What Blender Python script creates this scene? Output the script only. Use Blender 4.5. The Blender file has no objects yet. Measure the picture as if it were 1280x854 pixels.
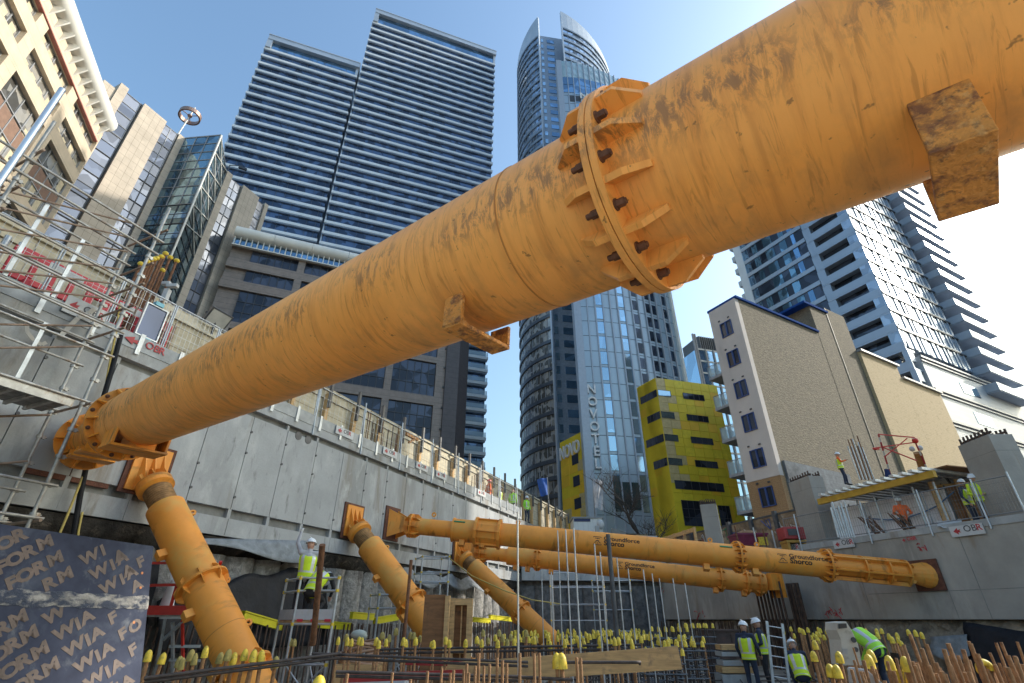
import bpy, math, random
from mathutils import Matrix, Vector
random.seed(11)
V = Vector
R = math.radians
sc = bpy.context.scene
COL = sc.collection
# ---------------------------------------------------------------- camera
FPX, TH, EYE = 625.0, R(29.06), V((0, 0, 1.75))
FW = V((0, math.cos(TH), math.sin(TH)))
UP = V((0, -math.sin(TH), math.cos(TH)))
cd = bpy.data.cameras.new('camera')
cam = bpy.data.objects.new('camera', cd)
COL.objects.link(cam)
cam.location = EYE
cam.rotation_euler = (R(90) + TH, 0, 0)
cd.sensor_width = 36.0
cd.lens = 36.0 * FPX / 1280.0
cd.clip_start, cd.clip_end = 0.05, 6000
sc.camera = cam

# survey helpers: a sight line through a picture point, cut at a depth, a height or a wall
def ray(x, y):
    return V(((x - 640) / FPX, 0, 0)) + UP * ((427 - y) / FPX) + FW
def at_depth(x, y, d): return EYE + ray(x, y) * d
def at_y(x, y, yy):
    d = ray(x, y); return EYE + d * (yy / d.y)
def at_z(x, y, z):
    d = ray(x, y); return EYE + d * ((z - EYE.z) / d.z)
def at_dist(x, y, D):
    d = ray(x, y); return EYE + d * (D / math.hypot(d.x, d.y))
def at_wall(x, y, p, az):
    d = ray(x, y); a = R(az); n = V((math.cos(a), -math.sin(a), 0))
    return EYE + d * (n.dot(V((p[0], p[1], 0)) - V((0, 0, 0))) / n.dot(d))
def proj(p):
    v = V(p) - EYE; z = v.dot(FW)
    return 640 + FPX * v.x / z, 427 - FPX * v.dot(UP) / z
def dirv(az, el=0):
    return V((math.sin(R(az)) * math.cos(R(el)), math.cos(R(az)) * math.cos(R(el)), math.sin(R(el))))

# ---------------------------------------------------------------- materials
MATS = {}
def pm(name, base, rough=.6, metal=0., var=.12, scale=2.5, bump=0., bscale=20., stain=None, spec=.5,
       stretch=(1, 1, 1), seams=None, coat=0.):
    """procedural surface: tone variation + optional stain (colour, cover 0-1, scale, stretch) + bump"""
    if name in MATS: return MATS[name]
    m = bpy.data.materials.new(name); m.use_nodes = True
    nt = m.node_tree; N = nt.nodes; L = nt.links
    b = N['Principled BSDF']
    b.inputs['Roughness'].default_value = rough
    b.inputs['Metallic'].default_value = metal
    b.inputs['Specular IOR Level'].default_value = spec
    b.inputs['Coat Weight'].default_value = coat
    tc = N.new('ShaderNodeTexCoord')
    def mapping(st):
        mp = N.new('ShaderNodeMapping'); mp.inputs['Scale'].default_value = st
        L.new(tc.outputs['Object'], mp.inputs['Vector']); return mp.outputs['Vector']
    def noise(sc_, det, st, dist=0.):
        n = N.new('ShaderNodeTexNoise'); n.inputs['Scale'].default_value = sc_
        n.inputs['Detail'].default_value = det; n.inputs['Distortion'].default_value = dist
        n.inputs['Roughness'].default_value = .62
        L.new(mapping(st), n.inputs['Vector']); return n.outputs['Fac']
    def ramp(src, a, bb, ca, cb):
        r = N.new('ShaderNodeValToRGB'); e = r.color_ramp.elements
        e[0].position, e[1].position = a, bb
        e[0].color = (*ca, 1); e[1].color = (*cb, 1); L.new(src, r.inputs['Fac']); return r.outputs['Color']
    lo = tuple(max(0, c * (1 - var * 1.6)) for c in base); hi = tuple(min(1, c * (1 + var * 1.4)) for c in base)
    col = ramp(noise(scale, 6, stretch), .3, .72, lo, hi)
    stains = stain if isinstance(stain, list) else ([stain] if stain else [])
    for (sc_col, cover, sscale, sst) in stains:
        f = ramp(noise(sscale, 8, sst, .3), .62 - cover * .35, .72 - cover * .35 + .05, (0, 0, 0), (1, 1, 1))
        mx = N.new('ShaderNodeMix'); mx.data_type = 'RGBA'
        L.new(f, mx.inputs['Factor']); L.new(col, mx.inputs['A']); mx.inputs['B'].default_value = (*sc_col, 1)
        col = mx.outputs['Result']
    if seams:   # (axis 'x'|'y'|'z', spacing, half width, colour): thin dark lines at regular spacing
        for (axv, sp, hw, scol) in seams:
            sx = N.new('ShaderNodeVectorMath'); sx.operation = 'DOT_PRODUCT'
            L.new(tc.outputs['Object'], sx.inputs[0]); sx.inputs[1].default_value = axv
            md = N.new('ShaderNodeMath'); md.operation = 'PINGPONG'; md.inputs[1].default_value = sp / 2
            L.new(sx.outputs['Value'], md.inputs[0])
            lt = N.new('ShaderNodeMath'); lt.operation = 'LESS_THAN'; lt.inputs[1].default_value = hw
            L.new(md.outputs[0], lt.inputs[0])
            mx = N.new('ShaderNodeMix'); mx.data_type = 'RGBA'
            L.new(lt.outputs[0], mx.inputs['Factor']); L.new(col, mx.inputs['A']); mx.inputs['B'].default_value = (*scol, 1)
            col = mx.outputs['Result']
    L.new(col, b.inputs['Base Color'])
    if bump:
        bp = N.new('ShaderNodeBump'); bp.inputs['Strength'].default_value = min(1, bump)
        bp.inputs['Distance'].default_value = .02 * max(1, bump)
        L.new(noise(bscale, 6, stretch), bp.inputs['Height']); L.new(bp.outputs['Normal'], b.inputs['Normal'])
    MATS[name] = m
    return m
def glassmat(name, base, rough=.06, metal=.55, wob=.25, wscale=.35, var=.25, cell=None):
    """tinted reflective glazing with slightly warped panes; cell = pane-to-pane tone change size"""
    if name in MATS: return MATS[name]
    m = bpy.data.materials.new(name); m.use_nodes = True
    nt = m.node_tree; N = nt.nodes; L = nt.links; b = N['Principled BSDF']
    b.inputs['Roughness'].default_value = rough; b.inputs['Metallic'].default_value = metal
    tc = N.new('ShaderNodeTexCoord')
    n = N.new('ShaderNodeTexNoise'); n.inputs['Scale'].default_value = wscale; n.inputs['Detail'].default_value = 1.5
    L.new(tc.outputs['Object'], n.inputs['Vector'])
    bp = N.new('ShaderNodeBump'); bp.inputs['Strength'].default_value = wob; bp.inputs['Distance'].default_value = .12
    L.new(n.outputs['Fac'], bp.inputs['Height']); L.new(bp.outputs['Normal'], b.inputs['Normal'])
    r = N.new('ShaderNodeValToRGB'); e = r.color_ramp.elements
    e[0].position, e[1].position = .3, .7
    e[0].color = (*[c * (1 - var) for c in base], 1); e[1].color = (*[min(1, c * (1 + var)) for c in base], 1)
    if cell:
        v = N.new('ShaderNodeTexVoronoi'); v.inputs['Scale'].default_value = 1 / cell
        L.new(tc.outputs['Object'], v.inputs['Vector'])
        sp = N.new('ShaderNodeSeparateColor'); L.new(v.outputs['Color'], sp.inputs[0]); L.new(sp.outputs[0], r.inputs['Fac'])
    else:
        n2 = N.new('ShaderNodeTexNoise'); n2.inputs['Scale'].default_value = .5
        L.new(tc.outputs['Object'], n2.inputs['Vector']); L.new(n2.outputs['Fac'], r.inputs['Fac'])
    L.new(r.outputs['Color'], b.inputs['Base Color'])
    MATS[name] = m
    return m
def clearglass(name, tint=(.75, .85, .88), alpha=.35):
    if name in MATS: return MATS[name]
    m = bpy.data.materials.new(name); m.use_nodes = True
    b = m.node_tree.nodes['Principled BSDF']
    b.inputs['Base Color'].default_value = (*tint, 1); b.inputs['Roughness'].default_value = .05
    b.inputs['Alpha'].default_value = alpha
    MATS[name] = m
    return m

# ---------------------------------------------------------------- mesh builder
class MB:
    def __init__(s):
        s.v = []; s.f = []; s.sm = []; s.mi = []; s.mat = 0
    def add(s, vs, fs, smooth=False):
        o = len(s.v); s.v += [V(p) for p in vs]
        for f in fs:
            s.f.append([i + o for i in f]); s.sm.append(smooth); s.mi.append(s.mat)
    def box(s, c, size, ax=None):
        c = V(c); hx, hy, hz = [d / 2 for d in size]
        X, Y, Z = ax if ax else (V((1, 0, 0)), V((0, 1, 0)), V((0, 0, 1)))
        vs = [c + X * (hx * i) + Y * (hy * j) + Z * (hz * k) for i in (-1, 1) for j in (-1, 1) for k in (-1, 1)]
        s.add(vs, [(0, 1, 3, 2), (4, 6, 7, 5), (0, 4, 5, 1), (2, 3, 7, 6), (0, 2, 6, 4), (1, 5, 7, 3)])
    def beam(s, p, q, w, h, upv=(0, 0, 1), roll=0.):
        p, q = V(p), V(q); d = q - p; l = d.length
        if l < 1e-6: return
        d /= l; u = V(upv)
        if abs(d.dot(u)) > .98: u = V((1, 0, 0))
        a = d.cross(u).normalized(); b = a.cross(d).normalized()
        if roll:
            rm = Matrix.Rotation(roll, 3, d); a = rm @ a; b = rm @ b
        s.box((p + q) / 2, (l, w, h), (d, a, b))
    def tube(s, p, q, r0, r1=None, n=10, caps=True, smooth=True):
        p, q = V(p), V(q); r1 = r0 if r1 is None else r1
        d = (q - p)
        if d.length < 1e-7: return
        d.normalize()
        u = V((0, 0, 1)) if abs(d.z) < .9 else V((1, 0, 0))
        a = d.cross(u).normalized(); b = a.cross(d)
        vs = []
        for (c, r) in ((p, r0), (q, r1)):
            for i in range(n):
                t = 2 * math.pi * i / n; vs.append(c + (a * math.cos(t) + b * math.sin(t)) * r)
        s.add(vs, [(i, n + i, n + (i + 1) % n, (i + 1) % n) for i in range(n)], smooth)
        if caps: s.add(vs, [list(range(n)), list(range(2 * n - 1, n - 1, -1))])
    def path(s, pts, r, n=8, smooth=True, taper=None):
        pts = [V(p) for p in pts]; vs = []; a = None
        for i, p in enumerate(pts):
            d = (pts[min(i + 1, len(pts) - 1)] - pts[max(i - 1, 0)])
            if d.length < 1e-9: d = V((0, 0, 1))
            d.normalize()
            if a is None:
                u = V((0, 0, 1)) if abs(d.z) < .9 else V((1, 0, 0)); a = d.cross(u).normalized()
            else:
                a = (a - d * a.dot(d))
                a = a.normalized() if a.length > 1e-6 else d.orthogonal().normalized()
            b = d.cross(a)
            rr = r if taper is None else r * taper[i]
            for k in range(n):
                t = 2 * math.pi * k / n; vs.append(p + (a * math.cos(t) + b * math.sin(t)) * rr)
        fs = []
        for i in range(len(pts) - 1):
            for k in range(n):
                fs.append((i * n + k, i * n + (k + 1) % n, (i + 1) * n + (k + 1) % n, (i + 1) * n + k))
        s.add(vs, fs, smooth)
        s.add(vs, [list(range(n - 1, -1, -1)), list(range((len(pts) - 1) * n, len(pts) * n))])
    def loft(s, rings, smooth=True, caps=True):
        n = len(rings[0]); vs = [p for r in rings for p in r]; fs = []
        for i in range(len(rings) - 1):
            for k in range(n):
                fs.append((i * n + k, i * n + (k + 1) % n, (i + 1) * n + (k + 1) % n, (i + 1) * n + k))
        s.add(vs, fs, smooth)
        if caps: s.add(vs, [list(range(n - 1, -1, -1)), list(range((len(rings) - 1) * n, len(rings) * n))], False)
    def quad(s, a, b, c, d): s.add([a, b, c, d], [(0, 1, 2, 3)])
    def prism(s, poly, vec):
        n = len(poly); vec = V(vec); vs = [V(p) for p in poly] + [V(p) + vec for p in poly]
        s.add(vs, [list(range(n - 1, -1, -1)), list(range(n, 2 * n))] + [(i, (i + 1) % n, n + (i + 1) % n, n + i) for i in range(n)])
    def ball(s, c, r, nu=12, nv=8, sq=(1, 1, 1), ax=None):
        c = V(c); X, Y, Z = ax if ax else (V((1, 0, 0)), V((0, 1, 0)), V((0, 0, 1)))
        rings = []
        for j in range(1, nv):
            t = math.pi * j / nv
            rings.append([c + (X * (math.cos(2 * math.pi * i / nu) * sq[0] * math.sin(t)) + Y * (math.sin(2 * math.pi * i / nu) * sq[1] * math.sin(t)) - Z * (math.cos(t) * sq[2])) * r for i in range(nu)])
        o = [p for q in rings for p in q] + [c - Z * (r * sq[2]), c + Z * (r * sq[2])]
        fs = []
        for j in range(nv - 2):
            for i in range(nu):
                fs.append((j * nu + i, j * nu + (i + 1) % nu, (j + 1) * nu + (i + 1) % nu, (j + 1) * nu + i))
        a, b = len(o) - 2, len(o) - 1
        for i in range(nu):
            fs.append((a, (i + 1) % nu, i)); fs.append((b, (nv - 2) * nu + i, (nv - 2) * nu + (i + 1) % nu))
        s.add(o, fs, True)
    def build(s, name, mat, parent=None, local=False, label=None, cat=None, kind=None, group=None, bevel=0.):
        me = bpy.data.meshes.new(name)
        vs = s.v
        root = parent
        if parent is not None and not local:
            inv = XF.get(parent.name, Matrix.Identity(4)).inverted()
            vs = [inv @ p for p in vs]
        me.from_pydata([tuple(p) for p in vs], [], s.f)
        for m in (mat if isinstance(mat, (list, tuple)) else [mat]): me.materials.append(m)
        me.polygons.foreach_set('use_smooth', s.sm)
        me.polygons.foreach_set('material_index', s.mi)
        me.update()
        o = bpy.data.objects.new(name, me); COL.objects.link(o)
        if parent is not None:
            o.parent = parent; XF[o.name] = XF.get(parent.name, Matrix.Identity(4))
        else: XF[o.name] = Matrix.Identity(4)
        if bevel:
            bv = o.modifiers.new('edge', 'BEVEL'); bv.width = bevel; bv.segments = 2; bv.limit_method = 'ANGLE'
        if label: o['label'] = label
        if cat: o['category'] = cat
        if kind: o['kind'] = kind
        if group: o['group'] = group
        return o
XF = {}
def thing(name, label, cat, loc=(0, 0, 0), M=None, group=None):
    o = bpy.data.objects.new(name, None); COL.objects.link(o)
    m = M if M is not None else Matrix.Translation(V(loc))
    o.matrix_world = m; o.empty_display_size = .2
    o['label'] = label; o['category'] = cat
    if group: o['group'] = group
    XF[o.name] = m.copy()
    return o
KIDS = {}
def copy_tree(o, parent=None, M=None, label=None):
    c = o.copy(); COL.objects.link(c)
    if parent is not None: c.parent = parent
    if M is not None: c.matrix_world = M; XF[c.name] = M.copy()
    if label: c['label'] = label
    for ch in [x for x in COL.objects if x.parent == o]: copy_tree(ch, c)
    return c
def axes_matrix(origin, x, upv=(0, 0, 1)):
    """matrix whose local X runs along x and local Z is as near up as possible"""
    x = V(x).normalized(); u = V(upv); z = (u - x * u.dot(x)).normalized(); y = z.cross(x)
    m = Matrix((x, y, z)).transposed().to_4x4(); m.translation = V(origin); return m
class Face:
    """a vertical facade: u along azimuth, z up, o outwards (to the right-hand side of the run)"""
    def __init__(s, p, az, flip=False):
        s.p = V((p[0], p[1], 0)); s.u = dirv(az); s.az = az
        s.n = V((s.u.y, -s.u.x, 0)) * (-1 if flip else 1); s.z = V((0, 0, 1))
    def pt(s, u, z, o=0.): return s.p + s.u * u + s.n * o + s.z * z
    def box(s, mb, u0, u1, z0, z1, o0, o1):
        mb.box(s.pt((u0 + u1) / 2, (z0 + z1) / 2, (o0 + o1) / 2), (abs(u1 - u0), abs(o1 - o0), abs(z1 - z0)), (s.u, s.n, s.z))
    def uz(s, x, y):
        q = at_wall(x, y, s.p, s.az); return (q - s.p).dot(s.u), q.z
GLYPH = {}
def glyphs(body, bold, spacing, align):
    key = (body, bold, spacing, align)
    if key not in GLYPH:
        cu = bpy.data.curves.new('lettering', 'FONT'); cu.body = body; cu.size = 1; cu.extrude = .5
        cu.offset = bold; cu.space_character = spacing; cu.align_x = align; cu.align_y = 'BOTTOM'; cu.resolution_u = 3
        o = bpy.data.objects.new('lettering', cu); COL.objects.link(o)
        me = bpy.data.meshes.new_from_object(o.evaluated_get(bpy.context.evaluated_depsgraph_get()))
        GLYPH[key] = ([v.co.copy() for v in me.vertices], [list(p.vertices) for p in me.polygons])
        bpy.data.objects.remove(o); bpy.data.curves.remove(cu); bpy.data.meshes.remove(me)
    return GLYPH[key]
def text(mb, body, size, M, thick=.01, bold=0., spacing=1., align='LEFT', xs=1.):
    vs, fs = glyphs(body, bold, spacing, align)
    S = M @ Matrix.Diagonal((size * xs, size, max(thick, 1e-5), 1))
    mb.add([S @ v for v in vs], fs)
for ch_ in 'WIAFORM': glyphs(ch_, .05, 1.02, 'CENTER')      # made first, while the scene is still small
for ch_ in 'NOVTEL': glyphs(ch_, .012, 1., 'CENTER'); glyphs(ch_, .016, 1., 'CENTER')
glyphs('NOVO', .012, 1., 'LEFT'); glyphs('Groundforce', .02, 1., 'LEFT'); glyphs('Shorco', .03, 1., 'LEFT'); glyphs('OB', .01, 1., 'LEFT'); glyphs('R', .012, 1., 'LEFT')
def face_text_matrix(origin, right, upv):
    r = V(right).normalized(); u = V(upv); u = (u - r * u.dot(r)).normalized(); n = r.cross(u)
    m = Matrix((r, u, n)).transposed().to_4x4(); m.translation = V(origin); return m
# ---------------------------------------------------------------- light
SUN_AZ, SUN_EL = 75.0, 30.0
w = bpy.data.worlds.new('World'); sc.world = w; w.use_nodes = True
sky = w.node_tree.nodes.new('ShaderNodeTexSky'); sky.sky_type = 'NISHITA'; sky.sun_disc = False
sky.sun_elevation = R(SUN_EL); sky.sun_rotation = R(SUN_AZ)
sky.air_density = 1.6; sky.dust_density = 3.4; sky.ozone_density = 3.2
bg = w.node_tree.nodes['Background']; bg.inputs['Strength'].default_value = .15
tint = w.node_tree.nodes.new('ShaderNodeMix'); tint.data_type = 'RGBA'; tint.blend_type = 'MULTIPLY'; tint.inputs['Factor'].default_value = 1
tint.inputs['B'].default_value = (1.66, 1.84, 1.90, 1)
w.node_tree.links.new(sky.outputs['Color'], tint.inputs['A']); w.node_tree.links.new(tint.outputs['Result'], bg.inputs['Color'])
sl = bpy.data.lights.new('sun', 'SUN'); sl.energy = 5.0; sl.angle = R(.53); sl.color = (1, .93, .82)
so = bpy.data.objects.new('sun', sl); COL.objects.link(so)
so.rotation_euler = (-dirv(SUN_AZ, SUN_EL)).to_track_quat('-Z', 'Y').to_euler()
sc.view_settings.view_transform = 'Standard'; sc.view_settings.look = 'None'; sc.view_settings.exposure = 0
sc.cycles.max_bounces = 6; sc.cycles.diffuse_bounces = 3; sc.cycles.glossy_bounces = 3; sc.cycles.transparent_max_bounces = 12
# ================================================================ PEOPLE (built first, while the scene is light)
SKIN = pm('skin', (.45, .25, .17), .55, var=.06); NAVY = pm('navy_cloth', (.025, .035, .065), .85, var=.15, scale=9, bump=.4, bscale=14)
BLACKC = pm('dark_cloth', (.022, .022, .026), .85, var=.2, scale=9, bump=.4, bscale=14); GREYC = pm('pale_grey_sleeve', (.42, .42, .44), .85, var=.1, scale=8)
HIYEL = pm('hi_vis_yellow', (.62, .80, .02), .7, var=.08, scale=6); HIORG = pm('hi_vis_orange', (.85, .16, .03), .7, var=.08, scale=6); HIGRN = pm('hi_vis_green', (.35, .75, .06), .7, var=.08, scale=6)
REFL = pm('reflective_tape', (.55, .56, .56), .35, metal=.3); HELM = pm('helmet_white', (.75, .76, .77), .3, var=.04); HELR = pm('helmet_red', (.5, .04, .03), .35); BOOT = pm('boot', (.03, .025, .02), .7)
GLOVE = pm('glove_grey', (.45, .45, .44), .8)
MBONE = {0: SKIN}
def person(label, base, face_az, joints=None, top=NAVY, legs=NAVY, vest=HIYEL, helmet=HELM, hands=SKIN, sleeves=None, scale=1., vest_sleeve=False, group=None):
    """one continuous remeshed body in the given pose; vest and helmet are children"""
    J = dict(pelvis=(0, 0, .95), waist=(0, 0, 1.10), chest=(0, .01, 1.33), neck=(0, 0, 1.50), head=(0, .03, 1.635), look=(0, .2, 1.62),
             hipL=(-.095, 0, .92), kneeL=(-.11, .03, .50), ankL=(-.11, -.02, .09), toeL=(-.13, .14, .035), hipR=(.095, 0, .92), kneeR=(.11, .03, .50), ankR=(.11, -.02, .09), toeR=(.13, .14, .035),
             shL=(-.19, 0, 1.44), elL=(-.26, -.03, 1.16), wrL=(-.24, .10, .93), shR=(.19, 0, 1.44), elR=(.26, -.03, 1.16), wrR=(.24, .10, .93))
    if joints: J.update(joints)
    J = {k: V(v) for k, v in J.items()}
    mb = MB(); seg = []
    def cap(a, b, r0, r1, m):
        mb.tube(a, b, r0, r1, 12, True); mb.ball(a, r0, 10, 6); mb.ball(b, r1, 10, 6); seg.append((V(a), V(b), max(r0, r1), m))
    for s_ in 'LR':
        cap(J['hip' + s_], J['knee' + s_], .092, .060, legs); cap(J['knee' + s_], J['ank' + s_], .062, .045, legs); cap(J['ank' + s_], J['toe' + s_], .052, .042, BOOT)
        cap(J['sh' + s_], J['el' + s_], .062, .048, sleeves or top); w_ = J['wr' + s_]; e_ = J['el' + s_]; d = (w_ - e_).normalized(); cap(e_, w_, .046, .034, sleeves or top)
        side = d.cross(V((0, 0, 1))); side = side.normalized() if side.length > .1 else V((1, 0, 0)); nrm = side.cross(d)
        k1 = w_ + d * .085; cap(w_ + d * .02, k1, .034, .036, hands)
        for i, (off, ln) in enumerate(((-.030, .065), (-.010, .078), (.010, .072), (.029, .055))):
            a = k1 + side * off; m1 = a + d * ln * .55 - nrm * .006; cap(a, m1, .0115, .0105, hands); cap(m1, m1 + d * ln * .35 - nrm * ln * .35, .0105, .009, hands)
        th = w_ + d * .035 - side * .034; cap(th, th - side * .03 + d * .04, .0125, .010, hands)
    cap(J['pelvis'] + V((-.05, 0, 0)), J['pelvis'] + V((.05, 0, 0)), .125, .125, legs); cap(J['pelvis'], J['waist'], .13, .125, top); cap(J['waist'], J['chest'], .13, .145, top)
    up = (J['neck'] - J['chest']).normalized(); cap(J['chest'] + V((-.06, 0, 0)), J['chest'] + V((.06, 0, 0)), .125, .125, top); cap(J['shL'], J['shR'], .065, .065, top); cap(J['chest'], J['neck'] - up * .05, .12, .07, top)
    cap(J['neck'] - up * .04, J['head'] - (J['head'] - J['neck']) * .4, .055, .052, SKIN)
    h = J['head']; f = (J['look'] - h); hu = (h - J['neck']).normalized(); f = (f - hu * f.dot(hu)).normalized(); sd = f.cross(hu)
    mb.ball(h, .112, 14, 10, (.70, .88, 1.05), (sd, f, hu)); seg.append((h, h, .12, SKIN))
    cap(h - hu * .065 + f * .03, h - hu * .075 + f * .055, .048, .038, SKIN)                    # jaw and chin
    cap(h + f * .095 + hu * .012, h + f * .112 - hu * .022, .010, .017, SKIN)                   # nose
    for s_ in (-1, 1): mb.ball(h + sd * (.080 * s_) - hu * .008, .03, 8, 6, (.4, .8, 1.1), (sd, f, hu))
    cap(h + f * .088 - hu * .055 - sd * .02, h + f * .088 - hu * .055 + sd * .02, .010, .010, SKIN)  # lips
    me = bpy.data.meshes.new('body'); me.from_pydata([tuple(p * scale) for p in mb.v], [], mb.f); o = bpy.data.objects.new('person_tmp', me); COL.objects.link(o)
    rm = o.modifiers.new('r', 'REMESH'); rm.mode = 'VOXEL'; rm.voxel_size = .014
    sm = o.modifiers.new('s', 'SMOOTH'); sm.iterations = 3; sm.factor = .5
    m2 = bpy.data.meshes.new_from_object(o.evaluated_get(bpy.context.evaluated_depsgraph_get())); bpy.data.objects.remove(o); bpy.data.meshes.remove(me)
    mats = []
    for sg in seg:
        if sg[3] not in mats: mats.append(sg[3])
    m2.materials.clear()
    for m_ in mats: m2.materials.append(m_)
    for pl in m2.polygons:
        c = pl.center / scale; best = None
        for a, b, r_, m_ in seg:
            ab = b - a; t_ = 0 if ab.length_squared < 1e-9 else max(0, min(1, (c - a).dot(ab) / ab.length_squared)); d = (c - a - ab * t_).length - r_
            if best is None or d < best[0]: best = (d, m_)
        pl.material_index = mats.index(best[1]); pl.use_smooth = True
    M = Matrix.Translation(V(base)) @ Matrix.Rotation(-R(face_az), 4, 'Z')
    t = thing('person', label, 'person', M=M, group=group)
    bo = bpy.data.objects.new('body', m2); COL.objects.link(bo); bo.parent = t; XF[bo.name] = M.copy()
    e = MB()
    for s_ in (-1, 1): e.ball((h + f * .096 + sd * .032 * s_ + hu * .012) * scale, .011 * scale, 8, 6)
    e.build('eyes', BLACKC, t, local=True)
    if vest:
        sp = [J['pelvis'] - (J['waist'] - J['pelvis']).normalized() * .06, J['pelvis'], J['waist'], J['chest'], J['neck'] - up * .07]
        samples = []; N_ = 17
        for i in range(N_):
            u = i / (N_ - 1) * (len(sp) - 1); k = min(int(u), len(sp) - 2); samples.append((sp[k].lerp(sp[k + 1], u - k), (sp[k + 1] - sp[k]).normalized()))
        acr = (J['shR'] - J['shL']).normalized(); rings = []; n = 28
        prof = [(.185, .150), (.185, .150), (.184, .150), (.182, .150), (.180, .150), (.178, .150), (.178, .150), (.180, .150), (.184, .152), (.190, .155), (.197, .157), (.202, .156), (.207, .152), (.205, .142), (.195, .125), (.165, .100), (.10, .075)]
        for i, (c, ax_) in enumerate(samples):
            fw_ = ax_.cross(acr).normalized() * -1; 
            if fw_.dot(f) < 0: fw_ = -fw_
            rx, ry = prof[i]; rings.append([(c + acr * rx * math.cos(2 * math.pi * k / n) + fw_ * ry * math.sin(2 * math.pi * k / n)) * scale for k in range(n)])
        vb = MB()
        for i in range(N_ - 1):
            for k in range(n):
                vert = k in (3, 4, 9, 10, 17, 18, 23, 24) and i > 6
                vb.mat = 1 if i in (2, 6) or vert else 0
                vb.add([rings[i][k], rings[i][(k + 1) % n], rings[i + 1][(k + 1) % n], rings[i + 1][k]], [(0, 1, 2, 3)], True)
        vb.build('vest', [vest, REFL], t, local=True)
    if helmet:
        hb = MB(); c = h + hu * .045; rings = []
        for i in range(7):
            a = math.pi / 2 * i / 6.6; rings.append([(c + (sd * math.cos(2 * math.pi * k / 18) * .115 + f * math.sin(2 * math.pi * k / 18) * .138) * math.cos(a) + hu * (.115 * math.sin(a))) * scale for k in range(18)])
        brim = [(c - hu * .008 + sd * math.cos(2 * math.pi * k / 18) * .128 + f * (math.sin(2 * math.pi * k / 18) * .150 + .03 * max(0, math.sin(2 * math.pi * k / 18)))) * scale for k in range(18)]
        hb.loft([brim] + rings, True); hb.tube((c + hu * .112 - f * .1) * scale, (c + hu * .112 + f * .1) * scale, .012 * scale, n=6); hb.build('helmet', helmet, t, local=True)
    return t
FLq = Face((-8.069, 12.188), 24)
def onwall(x, o): return at_wall(x, 600, FLq.pt(0, 0, o), 24)
# two on the aluminium tower
DTp = 11.2; b = at_depth(371, 779, DTp); pz = b.z
person('worker on the aluminium tower in yellow vest, arm raised to the grey sheet', (b.x, b.y, pz), -22, dict(shL=(-.19, .02, 1.46), elL=(-.30, .10, 1.68), wrL=(-.27, .16, 1.90), elR=(.30, .0, 1.2), wrR=(.34, .16, 1.02), look=(.12, .2, 1.5)), top=GREYC, legs=BLACKC, sleeves=GREYC, hands=GLOVE)
b2 = at_depth(384, 779, DTp - .35)
person('worker bent double on the aluminium tower, just below the reaching one', (b2.x, b2.y, pz), 8, dict(pelvis=(0, -.05, .62), hipL=(-.1, -.04, .60), hipR=(.1, -.04, .60), kneeL=(-.16, .25, .42), kneeR=(.16, .25, .42), waist=(0, .06, .76), chest=(0, .26, .92), neck=(0, .42, .98), head=(0, .55, .94), look=(0, .7, .7), shL=(-.19, .36, .96), shR=(.19, .36, .96), elL=(-.25, .48, .72), elR=(.25, .48, .72), wrL=(-.14, .62, .56), wrR=(.14, .62, .56)), top=BLACKC, legs=BLACKC)
# worker standing in the pit by the ladder
b = at_depth(945, 868, 12.4)
person('worker in yellow vest and white helmet standing in the pit before the ladder', (b.x, b.y, 0), 40, dict(elR=(.27, .02, 1.17), wrR=(.24, .22, 1.0), look=(.1, .3, 1.52), kneeL=(-.12, .06, .5)), top=NAVY, legs=NAVY, scale=.96)
b = at_depth(964, 862, 13.8)
person('worker in yellow vest half hidden behind the aluminium ladder', (b.x, b.y, 0), -60, dict(wrL=(-.1, .25, 1.05), wrR=(.12, .28, 1.1)), top=NAVY, legs=BLACKC)
SQ = dict(pelvis=(0, -.1, .42), hipL=(-.1, -.08, .42), hipR=(.1, -.08, .42), kneeL=(-.15, .28, .50), kneeR=(.15, .26, .46), ankL=(-.13, .05, .09), ankR=(.13, .02, .09), toeL=(-.14, .2, .035), toeR=(.14, .17, .035), waist=(0, .0, .56), chest=(0, .12, .78), neck=(0, .2, .93), head=(0, .27, 1.04), look=(0, .5, .9), shL=(-.19, .16, .88), shR=(.19, .16, .88), elL=(-.26, .3, .66), elR=(.26, .3, .66), wrL=(-.12, .48, .55), wrR=(.12, .48, .55))
b = at_depth(1003, 850, 12.2); person('crouching worker in yellow vest glimpsed between the capped bars', (b.x, b.y, .12), 15, SQ, top=NAVY, legs=NAVY)
BEND = dict(pelvis=(0, -.12, .9), waist=(0, -.02, 1.02), chest=(0, .2, 1.16), neck=(0, .36, 1.2), head=(0, .49, 1.16), look=(0, .6, .9), shL=(-.19, .28, 1.2), shR=(.19, .28, 1.2), elL=(-.25, .36, .92), elR=(.25, .36, .92), wrL=(-.16, .46, .70), wrR=(.16, .46, .70), hipL=(-.1, -.1, .88), hipR=(.1, -.1, .88))
b = at_depth(1098, 838, 10.2); person('worker in bright green hi-vis bent over behind the lower right bars', (b.x, b.y, .30), -15, BEND, top=HIGRN, legs=NAVY, vest=HIGRN, sleeves=HIGRN)
b = at_depth(677, 810, 21); person('distant worker in yellow vest bent over beyond the far capped bars', (b.x, b.y, .35), 5, BEND, top=HIYEL, legs=BLACKC)
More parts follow.
